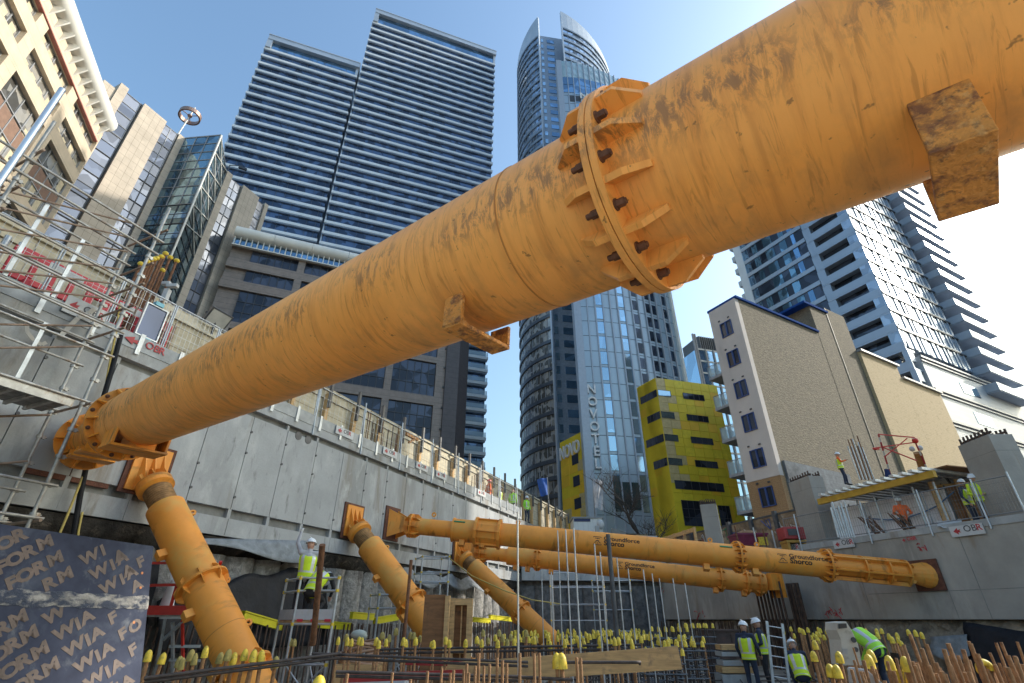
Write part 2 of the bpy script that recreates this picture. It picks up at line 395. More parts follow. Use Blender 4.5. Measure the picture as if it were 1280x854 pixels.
# along the top of the left wall
for (x, o, az, tp, vs, hm, lab) in ((611, -1.2, 60, HIORG, HIORG, HELR, 'worker in red orange overalls and helmet on the left wall top'), (625, -1.3, 110, NAVY, HIYEL, BLACKC, 'dark clothed worker in yellow vest on the left wall top beside the orange one'),
                                    (641, -.9, 30, HIGRN, HIGRN, None, 'worker in bright green jacket among posts on the left wall top'), (658, -.9, 140, HIGRN, HIGRN, HELM, 'worker in green vest nearest the sunlit hoarding on the left wall top')):
    q = onwall(x, o); person(lab, (q.x, q.y, 7.28), az, None, top=tp, legs=tp if tp is HIORG else NAVY, vest=vs, helmet=hm, hands=SKIN)
# right hand side
FRq = Face((14.0, 18.6), -23, flip=True)
def behind_kerb(x, y, o, s_=1.): q = at_wall(x, y, FRq.pt(0, 0, o), -23); return (q.x, q.y, q.z - 1.79 * s_)
person('bearded worker in open orange jacket and white helmet behind the mesh fence', behind_kerb(1121, 622, -1.6), 195, dict(wrL=(-.12, .22, 1.12), wrR=(.14, .22, 1.08), elL=(-.30, .02, 1.2), elR=(.30, .02, 1.2), look=(.1, .3, 1.6)), top=HIORG, legs=BLACKC, vest=None, sleeves=HIORG)
person('left of two workers beside the big concrete column, navy with yellow vest', behind_kerb(1198, 599, -1.5), 150, dict(wrL=(-.16, .22, 1.1), look=(.25, .2, 1.55)), top=NAVY, legs=NAVY, vest=HIYEL)
person('right of two workers beside the big concrete column, full yellow jacket', behind_kerb(1213, 593, -1.2), 215, dict(wrL=(-.1, .25, 1.08), wrR=(.1, .25, 1.06), look=(-.25, .2, 1.55)), top=HIYEL, legs=NAVY, vest=HIYEL, sleeves=HIYEL)
q = at_depth(1058, 607, 26.5); person('worker in orange and yellow with navy trousers standing on the formwork deck', (q.x, q.y, q.z), 120, dict(wrR=(.25, .3, 1.25), elR=(.27, .1, 1.2), kneeL=(-.1, .12, .5), ankL=(-.1, .1, .09), toeL=(-.1, .26, .03)), top=HIORG, legs=NAVY, vest=HIYEL)
# ================================================================ CITY
GZ = 4.0          # street level
STONE = pm('pale_stone', (.50, .43, .35), .75, var=.10, scale=.6, bump=.2, bscale=8, stain=((.42, .36, .29), .25, .25, (1, 1, 1)),
           seams=[((0, 0, 1), 1.22, .018, (.24, .20, .16))])
STONE2 = pm('creamy_stone', (.60, .50, .38), .75, var=.08, scale=.7, bump=.2, bscale=8, seams=[((0, 0, 1), 1.22, .016, (.33, .27, .2))])
GRANITE = pm('brown_granite', (.25, .21, .185), .5, var=.12, scale=1.5, seams=[((0, 0, 1), .95, .02, (.09, .08, .075))])
GRANITE_D = pm('dark_granite', (.085, .072, .075), .45, var=.12, scale=1.5, seams=[((0, 0, 1), .95, .02, (.045, .04, .04))])
WHITEMETAL = pm('white_metal', (.72, .72, .68), .4, var=.05, scale=.5)
SILVER = pm('silver_cladding', (.55, .60, .66), .35, metal=.3, var=.06, scale=.2)
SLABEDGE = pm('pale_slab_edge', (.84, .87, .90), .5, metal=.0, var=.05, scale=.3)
SLABUND = pm('shaded_slab_soffit', (.34, .42, .54), .6, var=.1, scale=.3)  # blue-grey puts the shade below the slab edge into the colour
DARKFRAME = pm('dark_frame', (.05, .055, .065), .45)
GREYFRAME = pm('grey_frame', (.30, .31, .33), .45)
GL_NAVY = glassmat('navy_glazing', (.075, .115, .19), .12, .5, .3, .3, .45, cell=1.6)
GL_DARK = glassmat('dark_glazing', (.05, .06, .085), .06, .35, .2, .35, .5, cell=2.2)
GL_SKY = glassmat('sky_glazing', (.42, .58, .70), .05, .9, .15, .3, .12, cell=3.)
GL_BLUE = glassmat('blue_glazing', (.20, .34, .50), .05, .8, .2, .3, .25, cell=2.4)
GL_WARM = glassmat('blind_glazing', (.30, .29, .27), .08, .35, .25, .4, .6, cell=1.1)
GL_TEAL = glassmat('teal_glazing', (.16, .26, .32), .04, .75, .7, .22, .4, cell=1.7)
GL_SLATE = glassmat('slate_glazing', (.13, .15, .20), .1, .5, .3, .3, .3, cell=2.)
GL_LILAC = glassmat('lilac_glazing', (.20, .215, .26), .12, .45, .3, .3, .3, cell=2.)
BALU = clearglass('balustrade_glass', (.55, .72, .8), .35)

# ---- twin striped towers -------------------------------------------------
TB = at_dist(465.2, 28.8, 95.5)
FB = Face(TB, 70)
def striped_tower(name, label, u0, u1, ztop, zroof, zlow=None):
    t = thing(name, label, 'tower', FB.pt(u0, GZ, -12))
    mb = MB(); FB.box(mb, u0 + .4, u1 - .25, GZ, ztop + 2.6, -24, -.12)
    mb.build('glazing', GL_NAVY, t)
    mb = MB()
    k = 0
    for i in range(int((u1 - u0) / 1.9)):
        u = u0 + 1.5 + i * 1.9
        if random.random() < .8: FB.box(mb, u - .05, u + .05, GZ, ztop + 2.6, -.12, -.04)
    mb.build('mullion', DARKFRAME, t)
    z = ztop; n = 0
    while z > GZ + 3:
        mb = MB()
        if z > 66:
            mb.mat = 0; FB.box(mb, u0, u1, z - .36, z + .36, -.11, .42)       # pale lip above the shade-coloured underside
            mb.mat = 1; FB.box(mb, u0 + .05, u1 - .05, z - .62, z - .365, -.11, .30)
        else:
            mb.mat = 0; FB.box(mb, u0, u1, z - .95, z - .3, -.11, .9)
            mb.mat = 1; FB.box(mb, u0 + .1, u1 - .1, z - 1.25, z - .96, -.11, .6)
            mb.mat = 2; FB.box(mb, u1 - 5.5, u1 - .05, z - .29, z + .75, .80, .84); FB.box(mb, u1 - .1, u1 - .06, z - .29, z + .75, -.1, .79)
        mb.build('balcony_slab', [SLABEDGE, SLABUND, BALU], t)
        z -= 3.06; n += 1
    # window band and framed roof
    mb = MB(); FB.box(mb, u0 + 1.2, u1 - .8, ztop + .4, zroof - 1.8, -20, -.06); mb.build('penthouse_glazing', GL_BLUE, t)
    mb = MB()
    FB.box(mb, u0 + .3, u1 + .1, zroof - 1.7, zroof, -24, .9)
    FB.box(mb, u0 + .2, u0 + 1.5, ztop + .36, zroof - 1.71, -4, .8)
    FB.box(mb, u1 - .7, u1 - .05, ztop + .36, zroof - 1.71, -4, .3)
    FB.box(mb, u0 + .2, u1 + .15, zroof + .01, zroof + .35, -24, 1.0)
    mb.build('roof_canopy', SILVER, t)
    mb = MB(); FB.box(mb, u0 - .05, u0 + .25, GZ, ztop, -20, -.3); mb.build('edge_fin', SILVER, t)
    return t
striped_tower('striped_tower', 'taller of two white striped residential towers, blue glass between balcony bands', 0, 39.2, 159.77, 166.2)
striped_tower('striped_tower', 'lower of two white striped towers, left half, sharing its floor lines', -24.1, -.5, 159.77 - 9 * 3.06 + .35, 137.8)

# ---- generic pane grid: a frame that stands proud of one pane sheet -------
def window(F, u0, u1, z0, z1, o, nu, nz, glass, frame, parent, name='window', fw=.07, dep=.12, mids=None):
    mb = MB(); F.box(mb, u0, u1, z0, z1, o - .06, o); 
    g = mb.build(name, glass, parent)
    mb = MB()
    for i in range(nu + 1):
        u = u0 + (u1 - u0) * i / nu
        a, b = max(u0, u - fw), min(u1, u + fw); F.box(mb, a, b, z0, z1, o + .002, o + dep)
    for j in range(nz + 1):
        zz = z0 + (z1 - z0) * j / nz
        a, b = max(z0, zz - fw), min(z1, zz + fw); F.box(mb, u0, u1, a, b, o + .004, o + dep - .01)
    mb.build('frame', frame, g)
    return g

# ---- cream stone office on the left ---------------------------------------
CC = at_dist(128, 160, 66)
FC = Face(CC, -21)
t = thing('stone_office', 'cream stone office block, upper left, with square bays and white curved cornice', 'building', FC.pt(-14, GZ, -8))
U0, U1 = -44.0, .75
mb = MB(); FC.box(mb, U0, U1 - .02, GZ, 55.2, -18, -1.0); mb.build('wall', STONE2, t)
rows = [(51.6, 53.25), (48.05, 50.0), (39.3, 46.4), (30.6, 37.7), (21.9, 29.0), (13.2, 20.3), (5, 11.6)]
bays = [(-6.05 - 8.15 * k, .55 - 8.15 * k) for k in range(6)]
mb = MB()
zz = [55.0] + [v for r in rows for v in (r[1], r[0])] + [GZ]
for a, b in zip(zz[0::2], zz[1::2]): FC.box(mb, U0, U1, b, a, -1, 0)          # bands
for (z0, z1) in rows:
    e = U1
    for (b0, b1) in bays:
        mb2 = MB(); FC.box(mb2, b1, e, z0 + .003, z1 - .003, -1, -.004); e = b0; mb2.build('pier', STONE2, t)
mb.build('spandrel', STONE2, t)
BROWNP = pm('brown_panel', (.24, .15, .11), .5)
for (z0, z1) in rows:
    tall = z1 - z0 > 4
    for (b0, b1) in bays:
        g = window(FC, b0 + .02, b1 - .02, z0 + .02, z1 - .02, -.55, 4, 3 if tall else 1, GL_WARM, GREYFRAME, t, fw=.06)
        if tall:
            mb = MB(); FC.box(mb, b0 + .1, b1 - .1, z0 + 2.5, z0 + 4.5, -.548, -.50); mb.build('spandrel_panel', BROWNP, g)
        for k in range(4):
            mb = MB(); w_ = (b1 - b0) / 4
            FC.box(mb, b0 + k * w_ + .5, b0 + k * w_ + 1.35, z0 + .25, z0 + (z1 - z0) * random.choice((.5, .75, .9)), -.549, -.545)
            mb.build('blind', pm('blind_cloth', (.55, .48, .34), .9), g)
# clerestory and cornice
mb = MB(); FC.box(mb, U0, -.05, 53.3, 55.3, -.7, -.35); mb.build('clerestory', GL_SKY, t)
mb = MB()
u = -.3
while u > U0:
    mb.add([FC.pt(u - .09, 53.4, -.3), FC.pt(u + .09, 53.4, -.3), FC.pt(u + .09, 55.35, .9), FC.pt(u - .09, 55.35, .9), FC.pt(u - .09, 55.35, -.3), FC.pt(u + .09, 55.35, -.3)],
           [(0, 1, 2, 3), (0, 4, 5, 1), (3, 2, 5, 4), (0, 3, 4), (1, 5, 2)]); u -= 1.36
mb.build('bracket', WHITEMETAL, t)
mb = MB(); FC.box(mb, U0, .35, 53.22, 53.36, -.3, .12); mb.build('ledge', pm('red_rail', (.35, .12, .10), .5), t)
mb = MB()
prof = [(-1.5, 55.4), (.35, 55.4), (.75, 55.6), (1.02, 56.0), (1.1, 56.5), (1.0, 57.1), (.7, 57.5), (.3, 57.75), (-1.5, 57.8)]
mb.loft([[FC.pt(uu, z, o) for (o, z) in prof] for uu in (.45, U0)]); mb.build('cornice', WHITEMETAL, t)
mb = MB(); FC.box(mb, U0, U1, 55.2, 57.2, -18, -1.4); mb.build('roof', GRANITE, t)

# ---- stepped stone building with glass bay ------------------------------
CS = at_dist(176, 130, 72)
FS = Face(CS, 24)
t = thing('stepped_office', 'pale stone office stepped into fins with slit windows, around a faceted glass bay', 'building', FS.pt(8, GZ, -6))
ZT = 67.9
mb = MB(); FS.box(mb, -9, 7.0, GZ, ZT - .6, -16, -.9); FS.box(mb, 14.0, 23.1, GZ, ZT - .6, -16, -.9); FS.box(mb, 7.0, 14.0, GZ, ZT - 3, -16, -6)
mb.build('core', DARKFRAME, t)
for (a, b, o0, o1, zt) in ((-9, -4.8, -9, .1, ZT - 2.3), (-4.8, -3.2, -5, .3, ZT - 1.2), (-3.18, -2.1, -3, .55, ZT + .2), (.22, 3.6, -2, .55, ZT), (5.85, 6.76, -2, .3, ZT),
                           (14.25, 15.3, -2, .6, ZT + .2), (17.55, 20.88, -2, .55, ZT + .1), (22.4, 23.15, -9, .35, ZT + .3)):
    mb = MB(); FS.box(mb, a, b, GZ, zt, o0, o1)
    fp = mb.build('stone_fin', STONE, t)
    mb = MB()
    for k in range(1, int((b - a) / 1.1) + 1):
        uu = a + k * (b - a) / (int((b - a) / 1.1) + 1)
        FS.box(mb, uu - .016, uu + .016, GZ, zt - .1, o1, o1 + .004)
    if mb.v: mb.build('joint', pm('stone_joint', (.26, .22, .18), .9), fp)
for (a, b, n) in ((-2.08, .0, 1), (3.62, 5.65, 2), (15.32, 17.35, 2), (20.9, 22.25, 1)):
    z = ZT - .2; k = 0
    while z > 22:
        zh = z - 1.9
        window(FS, a, b, zh, z, .12 if k % 2 else .06, n, 1, GL_LILAC if k % 2 == 0 else GL_SLATE, DARKFRAME if z < 60 else GREYFRAME, t, fw=.055, dep=.08)
        z -= 1.91; k += 1
    mb = MB(); FS.box(mb, b, b + .2, GZ, ZT, -.9, .04); mb.build('shadow_gap', DARKFRAME, t)
# glass bay
KA, KL, KR = at_dist(275, 172, 69.6), FS.pt(6.78, 0, .2), FS.pt(14.22, 0, .3)
def bay_face(a, b, name, nu, glass):
    az = math.degrees(math.atan2(b.x - a.x, b.y - a.y)); F = Face(a, az); l = (V((b.x, b.y, 0)) - V((a.x, a.y, 0))).length
    z = ZT; k = 0
    while z > 20:
        g = window(F, .03, l - .03, z - 3.6, z - .02, 0, nu, 2, glass, GREYFRAME if k < 4 else DARKFRAME, t, name='bay_glazing', fw=.05, dep=.09); z -= 3.62; k += 1
    return F, l
Fl, ll = bay_face(KL, KA, 'l', 3, GL_TEAL); Fr, lr = bay_face(KA, KR, 'r', 2, GL_TEAL)
mb = MB()
for z in [ZT - 16 - 3.62 * k for k in range(9)]: Fl.box(mb, 0, ll, z - 1.1, z, .005, .05)
mb.build('bay_spandrel', GL_BLUE, t)
mb = MB()
for k in range(5):
    z = ZT - 3.6 * k; 
    mb.tube(Fr.pt(.1, z, .1), Fr.pt(lr - .1, z - 3.6, .1), .09, n=6); mb.tube(Fr.pt(lr - .1, z, .1), Fr.pt(.1, z - 3.6, .1), .09, n=6)
mb.tube(Fr.pt(0, ZT, .1), Fr.pt(0, 20, .1), .14, n=6)
mb.build('bay_lattice', WHITEMETAL, t)
mb = MB(); mb.prism([V((q.x, q.y, ZT - .01)) for q in (KL, KA, KR)], (0, 0, .25)); mb.build('bay_roof', GREYFRAME, t)
# roof aerial with ring
A0 = FS.pt(5.9, ZT, -.3)
t2 = thing('roof_aerial', 'slender roof mast carrying a bronze ring, on the stepped stone office', 'aerial', A0)
mb = MB(); mb.tube(A0, A0 + V((.6, .1, 6.8)), .11, n=8); mb.build('mast', WHITEMETAL, t2)
mb = MB(); c = A0 + V((.42, .07, 4.7)); n_ = 28; rr = []
for i in range(n_):
    a = 2 * math.pi * i / n_; e = V((math.cos(a), math.sin(a), .12 * math.cos(a)))
    rr.append([c + e * 1.32 + V((0, 0, -.35)), c + e * 1.55 + V((0, 0, -.35)), c + e * 1.55 + V((0, 0, .35)), c + e * 1.32 + V((0, 0, .35))])
rr.append(rr[0]); mb.loft(rr, caps=False, smooth=False)
for i in range(3):
    a = 2 * math.pi * i / 3; mb.tube(c, c + V((math.cos(a) * 1.4, math.sin(a) * 1.4, 0)), .07, n=6)
mb.ball(c, .35); mb.build('ring', pm('bronze', (.36, .24, .19), .4, metal=.5), t2)
c2 = FS.pt(14.6, ZT + .2, -.3)
t2 = thing('roof_camera', 'dark roof camera arm at the corner of the stepped stone office', 'camera', c2)
mb = MB(); mb.tube(c2, c2 + V((.1, 0, 2.2)), .08, n=6); mb.tube(c2 + V((.1, 0, 2.1)), c2 + V((1.9, .5, 2.5)), .07, n=6); mb.build('arm', DARKFRAME, t2)
mb = MB(); mb.beam(c2 + V((1.5, .4, 2.1)), c2 + V((2.7, .7, 1.8)), .4, .4); mb.build('housing', DARKFRAME, t2)

# ---- brown granite office -----------------------------------------------
CBn = at_dist(556, 440, 77)
FN = Face(CBn, 68)
t = thing('granite_office', 'brown granite office with dark window bays below the striped towers', 'building', FN.pt(-16, GZ, -8))
ZR = 55.9
mb = MB(); FN.box(mb, -36, 2.55, GZ, ZR, -18, -.6); mb.build('core', GRANITE, t)
rows = [(51.85, 54.15), (48.0, 50.3), (40.7, 46.4), (33.55, 39.6), (26.3, 32.0), (18.6, 24.6), (11, 17)]
bays = [(-8.36 - 8.2 * k, -1.25 - 8.2 * k) for k in range(4)]
mb = MB(); zz = [ZR] + [v for r in rows for v in (r[1], r[0])] + [GZ]
for a, b in zip(zz[0::2], zz[1::2]): FN.box(mb, -36, .3, b, a, -.6, 0)
mb.build('spandrel', GRANITE, t)
for (z0, z1) in rows:
    e = .3
    for (b0, b1) in bays: mb = MB(); FN.box(mb, b1, e, z0 + .003, z1 - .003, -.6, -.004); e = b0; mb.build('pier', GRANITE, t)
for (z0, z1) in rows:
    for (b0, b1) in bays: window(FN, b0 + .02, b1 - .02, z0 + .02, z1 - .02, -.35, 6, 3 if z1 - z0 > 4 else 1, GL_DARK, DARKFRAME, t, fw=.05, dep=.1)
mb = MB(); FN.box(mb, .32, 2.56, GZ, ZR + 2, -10, .35); mb.build('corner_pier', GRANITE_D, t)
Fk = Face(FN.pt(2.56, 0, .35), 20); mb = MB(); Fk.box(mb, 0, 3.6, GZ, ZR + 2, -6, 0); mb.build('corner_return', GRANITE_D, t)
mb = MB()
for k in range(7): FN.box(mb, .02, .22, 28 + k * 3.6, 28.3 + k * 3.6, .01, .25)
mb.build('wall_light', DARKFRAME, t)
mb = MB(); FN.box(mb, -36, -.5, 54.2, 55.75, .02, .1); mb.build('clerestory', GL_BLUE, t)
mb = MB(); u = -35.8
while u < -.5: FN.box(mb, u - .06, u + .06, 54.2, 55.8, .11, .55); u += .85
FN.box(mb, -36, -.5, 54.12, 54.3, .1, .6); mb.build('rail', WHITEMETAL, t)
mb = MB(); prof = [(-1.5, 55.8), (.6, 55.8), (1.05, 56.05), (1.25, 56.5), (1.25, 57.0), (1.0, 57.5), (.5, 57.8), (-1.5, 57.9)]
for a, b in [(-36 + 5.9 * k, -36 + 5.9 * (k + 1) - .05) for k in range(6)]: mb.loft([[FN.pt(uu, z, o) for (o, z) in prof] for uu in (b, a)])
mb.build('cornice', WHITEMETAL, t)
# ---- hotel tower: curved glass front, two crowned wings behind -------------
PANEL = pm('grey_panel', (.46, .54, .60), .3, metal=.35, var=.07, scale=.15)
FINC = pm('hotel_fin', (.42, .46, .52), .4, metal=.3, var=.05)
BAND = pm('dark_band', (.12, .14, .17), .4, metal=.3)
t = thing('hotel_tower', 'tall glass hotel with white vertical lettering and pointed crowned wings behind', 'tower', (22, 80, GZ))
F0, F1 = V((12.1, 75.6, 0)), V((30.9, 81.7, 0))
ch = F1 - F0; cl = ch.length; caz = math.degrees(math.atan2(ch.x, ch.y)); turn = 34.0
Rr = cl / 2 / math.sin(R(turn / 2)); NB = 14
pts = []
for i in range(NB + 1):
    a = -turn / 2 + turn * i / NB
    nn = dirv(caz + 90)
    mid = (F0 + F1) / 2 - nn * (Rr * math.cos(R(turn / 2)))
    pts.append(mid + nn * (Rr * math.cos(R(a))) + dirv(caz) * (Rr * math.sin(R(a))))
ZTOP = 118.0
hb = []
for i in range(NB):
    d = pts[i + 1] - pts[i]; hb.append((Face(pts[i], math.degrees(math.atan2(d.x, d.y))), d.length))
mb = MB()
for k in range(NB): hb[k][0].box(mb, 0, hb[k][1], 12.5, ZTOP, -.5, -.06)
mb.build('cladding', PANEL, t)
mb = MB()
for k in range(NB):
    z = 15.0
    while z < ZTOP: hb[k][0].box(mb, 0, hb[k][1], z - .045, z + .045, -.06, -.03); z += 3.0
mb.build('panel_joint', BAND, t)
mb = MB()
for k in range(NB):
    if k: hb[k][0].box(mb, -.1, .1, 12.5, ZTOP + 7 - .16 * k, -.5, .22)
mb.build('rib', FINC, t)
mb = MB(); hb[0][0].box(mb, -1.1, .18, 12.2, ZTOP + 6, -1.6, .5); mb.build('edge_fin', FINC, t)
mb = MB(); hb[-1][0].box(mb, hb[-1][1] - .1, hb[-1][1] + .5, 12.2, ZTOP + 4, -6, .35)
for q in range(3): hb[-1][0].box(mb, hb[-1][1] + .7 + .8 * q, hb[-1][1] + 1.0 + .8 * q, 12.2, ZTOP + 3, -6 - q, -.3 - q * .8)
mb.build('side_fin', WHITEMETAL, t)
pat = 'PPGPPGPWPWWPWP'
cnt = 0; rest = MB()
for z0 in [15.0 + 3 * j for j in range(34)]:
    for k, c in enumerate(pat):
        if c == 'P': continue
        F, l = hb[k]
        vis = (z0 < 60 or (z0 > 88 and k < 6))
        if c == 'G':
            if vis and cnt < 100:
                mb = MB(); F.box(mb, .12, l - .12, z0 + .5, z0 + 2.9, -.06, .03); mb.build('window', GL_SKY, t); cnt += 1
            else: rest.mat = 0; F.box(rest, .12, l - .12, z0 + .5, z0 + 2.9, -.06, .03)
        else:
            if vis and cnt < 100:
                mb = MB(); F.box(mb, .2, l - .2, z0 + .5, z0 + 2.5, -.06, .02); mb.build('window', GL_DARK, t); cnt += 1
            else: rest.mat = 1; F.box(rest, .2, l - .2, z0 + .5, z0 + 2.5, -.06, .02)
rest.build('window', [GL_SKY, GL_DARK], t, kind='stuff')
mb = MB()   # deep blue band below the lantern, then the lantern of clear glass
for k in range(NB): hb[k][0].box(mb, .1, hb[k][1] - .1, ZTOP - 5.9, ZTOP - 3.1, -.06, .04); hb[k][0].box(mb, .1, hb[k][1] - .1, ZTOP - 2.9, ZTOP - .1, -.06, .04)
mb.build('sky_bar_glazing', GL_BLUE, t)
mb = MB()
for k in range(NB): hb[k][0].box(mb, .08, hb[k][1] - .08, ZTOP + .1, ZTOP + 6.6 - .16 * k, -.15, -.08)
mb.build('lantern', clearglass('lantern_glass', (.55, .75, .85), .5), t)
mb = MB(); hb[1][0].box(mb, .1, hb[1][1] - .1, ZTOP - 9.2, ZTOP - 7.1, -.06, .05); hb[2][0].box(mb, .1, hb[2][1] - .1, ZTOP - 9.2, ZTOP - 7.1, -.06, .05); mb.build('louvre', DARKFRAME, t)
# big top letters on the curved band, then the vertical name
WL = pm('white_letter', (.8, .8, .8), .4)
u = 0
for i, chs in enumerate('NOVOTEL'):
    k = 3 + i; F, l = hb[k]
    mb = MB(); text(mb, chs, 2.9, face_text_matrix(F.pt(l * .5, ZTOP - 8.9, .35), F.u, (0, 0, 1)), .25, .012, align='CENTER'); mb.build('letter', WL, t)
F, l = hb[0]
for i, chs in enumerate('NOVOTEL'):
    zc = at_wall(737 + i * 1.7, 490 + i * 15.6, F.p, F.az).z
    mb = MB(); text(mb, chs, 2.15, face_text_matrix(F.pt(l * .62, zc - .75, .3), F.u, (0, 0, 1)), .3, .016, align='CENTER', xs=.95); mb.build('letter', WL, t)
# lower plinth
mb = MB()
for k in range(NB): hb[k][0].box(mb, 0, hb[k][1], GZ, 12.4, -4, -2.5)
mb.build('entrance_glazing', GL_DARK, t)
mb = MB()
for k in (2, 3, 4): hb[k][0].box(mb, .1, hb[k][1] - .1, 15.8, 19.8, -.05, .05)
mb.build('restaurant_window', glassmat('green_glazing', (.07, .11, .11), .06, .4), t)
mb = MB(); mb.prism([V((p.x, p.y, ZTOP)) for p in pts] + [V((40, 96, ZTOP)), V((16, 92, ZTOP))], (0, 0, -2)); mb.build('roof', PANEL, t)
Fs_ = Face(F1, 20); mb = MB(); Fs_.box(mb, .6, 14, GZ, ZTOP - 2.1, -4, -.5); mb.build('flank', PANEL, t)
# yellow flank of the podium under the fin, lettered
YEL = pm('yellow_cladding', (.74, .58, .035), .5, var=.12, scale=.25)
Fy = Face(F0 + V((-.6, .3, 0)), -27, flip=True)
zy = at_wall(707, 556, Fy.p, Fy.az).z
mb = MB(); Fy.box(mb, .1, 7.5, 8, zy + .8, -1.5, 0); mb.build('podium_flank', YEL, t)
mb = MB()
OCH = pm('ochre_cladding', (.84, .54, .04), .5, var=.12, scale=.25); CRM = pm('cream_cladding', (.55, .45, .22), .5)
random.seed(5)
for j in range(10):
    for i in range(3):
        r_ = random.random()
        if r_ < .65:
            mb.mat = 0 if r_ < .45 else 1; Fy.box(mb, .2 + i * 2.4, 2.55 + i * 2.4, 8.4 + j * 1.7, 10.0 + j * 1.7, .002, .04)
mb.build('podium_panel', [OCH, CRM], t)
for j in range(5):
    mb = MB(); Fy.box(mb, 2.2, 4.0, 9.6 + j * 3.4, 11.2 + j * 3.4, .045, .08); mb.build('podium_window', GL_DARK, t)
mb = MB(); text(mb, 'NOVO', 3.0, face_text_matrix(Fy.pt(7.4, zy - 2.9, .2), -Fy.u, (0, 0, 1)), .25, .012, xs=.66); mb.build('letter', WL, t)

# wings
def curve_plan(p, q, az0, az1, n):
    """plan curve p->q by turning azimuth"""
    raw = [V((0, 0, 0))]
    for i in range(n):
        raw.append(raw[-1] + dirv(az0 + (az1 - az0) * (i + .5) / n))
    d = raw[-1]; a1 = math.atan2(d.x, d.y); e = q - p; a2 = math.atan2(e.x, e.y); s_ = e.length / d.length
    m = Matrix.Rotation(-(a2 - a1), 3, 'Z')
    return [p + (m @ r) * s_ for r in raw]
GL_STRIP = glassmat('strip_glazing', (.26, .35, .48), .06, .6, .25, .3, .7, cell=1.5)
ROOMS = glassmat('lit_room_glazing', (.34, .33, .31), .15, .25, .2, .5, .55, cell=1.1)
def wing(name, label, p, q, a0, a1, ztop, rise, flip, zsplit, fl=3.1):
    t = thing(name, label, 'tower', (p.x, p.y + 4, GZ))
    C = curve_plan(V((p.x, p.y, 0)), V((q.x, q.y, 0)), a0, a1, 14)
    def sheet(mb, z0, z1, off):
        for i in range(len(C) - 1):
            a, b = C[i], C[i + 1]; d = (b - a).normalized(); n = V((d.y, -d.x, 0)) * (-1 if flip else 1)
            mb.add([a + n * off + V((0, 0, z0)), b + n * off + V((0, 0, z0)), b + n * off + V((0, 0, z1)), a + n * off + V((0, 0, z1))], [(0, 1, 2, 3)])
    mb = MB(); sheet(mb, zsplit, ztop, 0); mb.build('glazing', GL_STRIP, t)
    mb = MB(); sheet(mb, GZ, zsplit, 0); mb.build('lower_glazing', ROOMS, t)
    z = ztop
    while z > GZ + 2:
        mb = MB()
        for i in range(len(C) - 1):
            a, b = C[i], C[i + 1]; d = (b - a).normalized(); n = V((d.y, -d.x, 0)) * (-1 if flip else 1)
            c = (a + b) / 2 + n * .12
            mb.box(c + V((0, 0, z)), ((b - a).length + .06, .3, 1.0 if z > 60 else .75), (d, n, V((0, 0, 1))))
        mb.build('floor_band', BAND if z < 100 else SILVER_D, t); z -= fl
    mb = MB()
    for i in range(1, len(C) - 1): mb.box(C[i] + V((0, 0, (GZ + ztop) / 2)), (.12, .16, ztop - GZ))
    mb.build('mullion', GREYFRAME, t)
    # crown: the top sheet rises to a point at the open corner
    mb = MB(); k = len(C)
    for i in range(k - 1):
        f0, f1 = rise * (1 - i / (k - 1)) ** 1.05, rise * (1 - (i + 1) / (k - 1)) ** 1.05
        a, b = C[i], C[i + 1]; d = (b - a).normalized(); n = V((d.y, -d.x, 0)) * (-1 if flip else 1)
        mb.prism([a + n * .3 + V((0, 0, ztop)), b + n * .3 + V((0, 0, ztop)), b + n * .3 + V((0, 0, ztop + f1 + .6)), a + n * .3 + V((0, 0, ztop + f0 + .6))], n * -.4)
    mb.build('crown', SILVER, t)
    e = C[0]; d = (C[1] - C[0]).normalized(); n = V((d.y, -d.x, 0)) * (-1 if flip else 1)
    mb = MB(); mb.box(e + n * .1 + V((0, 0, (ztop + rise + GZ) / 2)), (.35, .5, ztop + rise - GZ), (d, n, V((0, 0, 1)))); mb.build('corner_post', SILVER, t)
    return t, C
SILVER_D = pm('silver_band', (.30, .36, .43), .4, metal=.4)
W1 = at_dist(673.5, 40, 90); W1e = V((2.0, 104, 0))
w1, C1 = wing('glass_wing', 'curved dark banded glass apartment wing on the left of the hotel tower', W1, W1e, -50, 8, W1.z - 2, 9.5, True, 62)
W2 = at_dist(701.5, 30, 89); W2e = at_dist(748, 72, 106)
w2, C2 = wing('glass_wing', 'curved silver crowned glass wing rising behind the lettered hotel front', W2, V((W2e.x + 4, W2e.y + 4, 0)), 86, 30, W2.z - 2, 8.0, False, 10)
# recessed link between the wings belongs to the left wing
Fg = Face((W1.x + .4, W1.y + 1.2), math.degrees(math.atan2(W2.x - W1.x, W2.y + 3 - W1.y)))
lg = math.hypot(W2.x - W1.x, W2.y + 3 - W1.y)
mb = MB(); Fg.box(mb, -.2, lg + 3, GZ, W1.z + 1, -8, -.5); mb.build('link_wall', pm('link_grey', (.32, .38, .46), .35, metal=.3), w1)
z = W1.z
while z > 10:
    mb = MB(); Fg.box(mb, .3, 1.1, z - 2.4, z - .8, -.5, -.4); mb.build('link_window', GL_SKY, w1)
    mb = MB(); Fg.box(mb, 2.2, 4.6, z - 2.4, z - .8, -.5, -.38); mb.build('link_window', GL_BLUE, w1); z -= 3.1

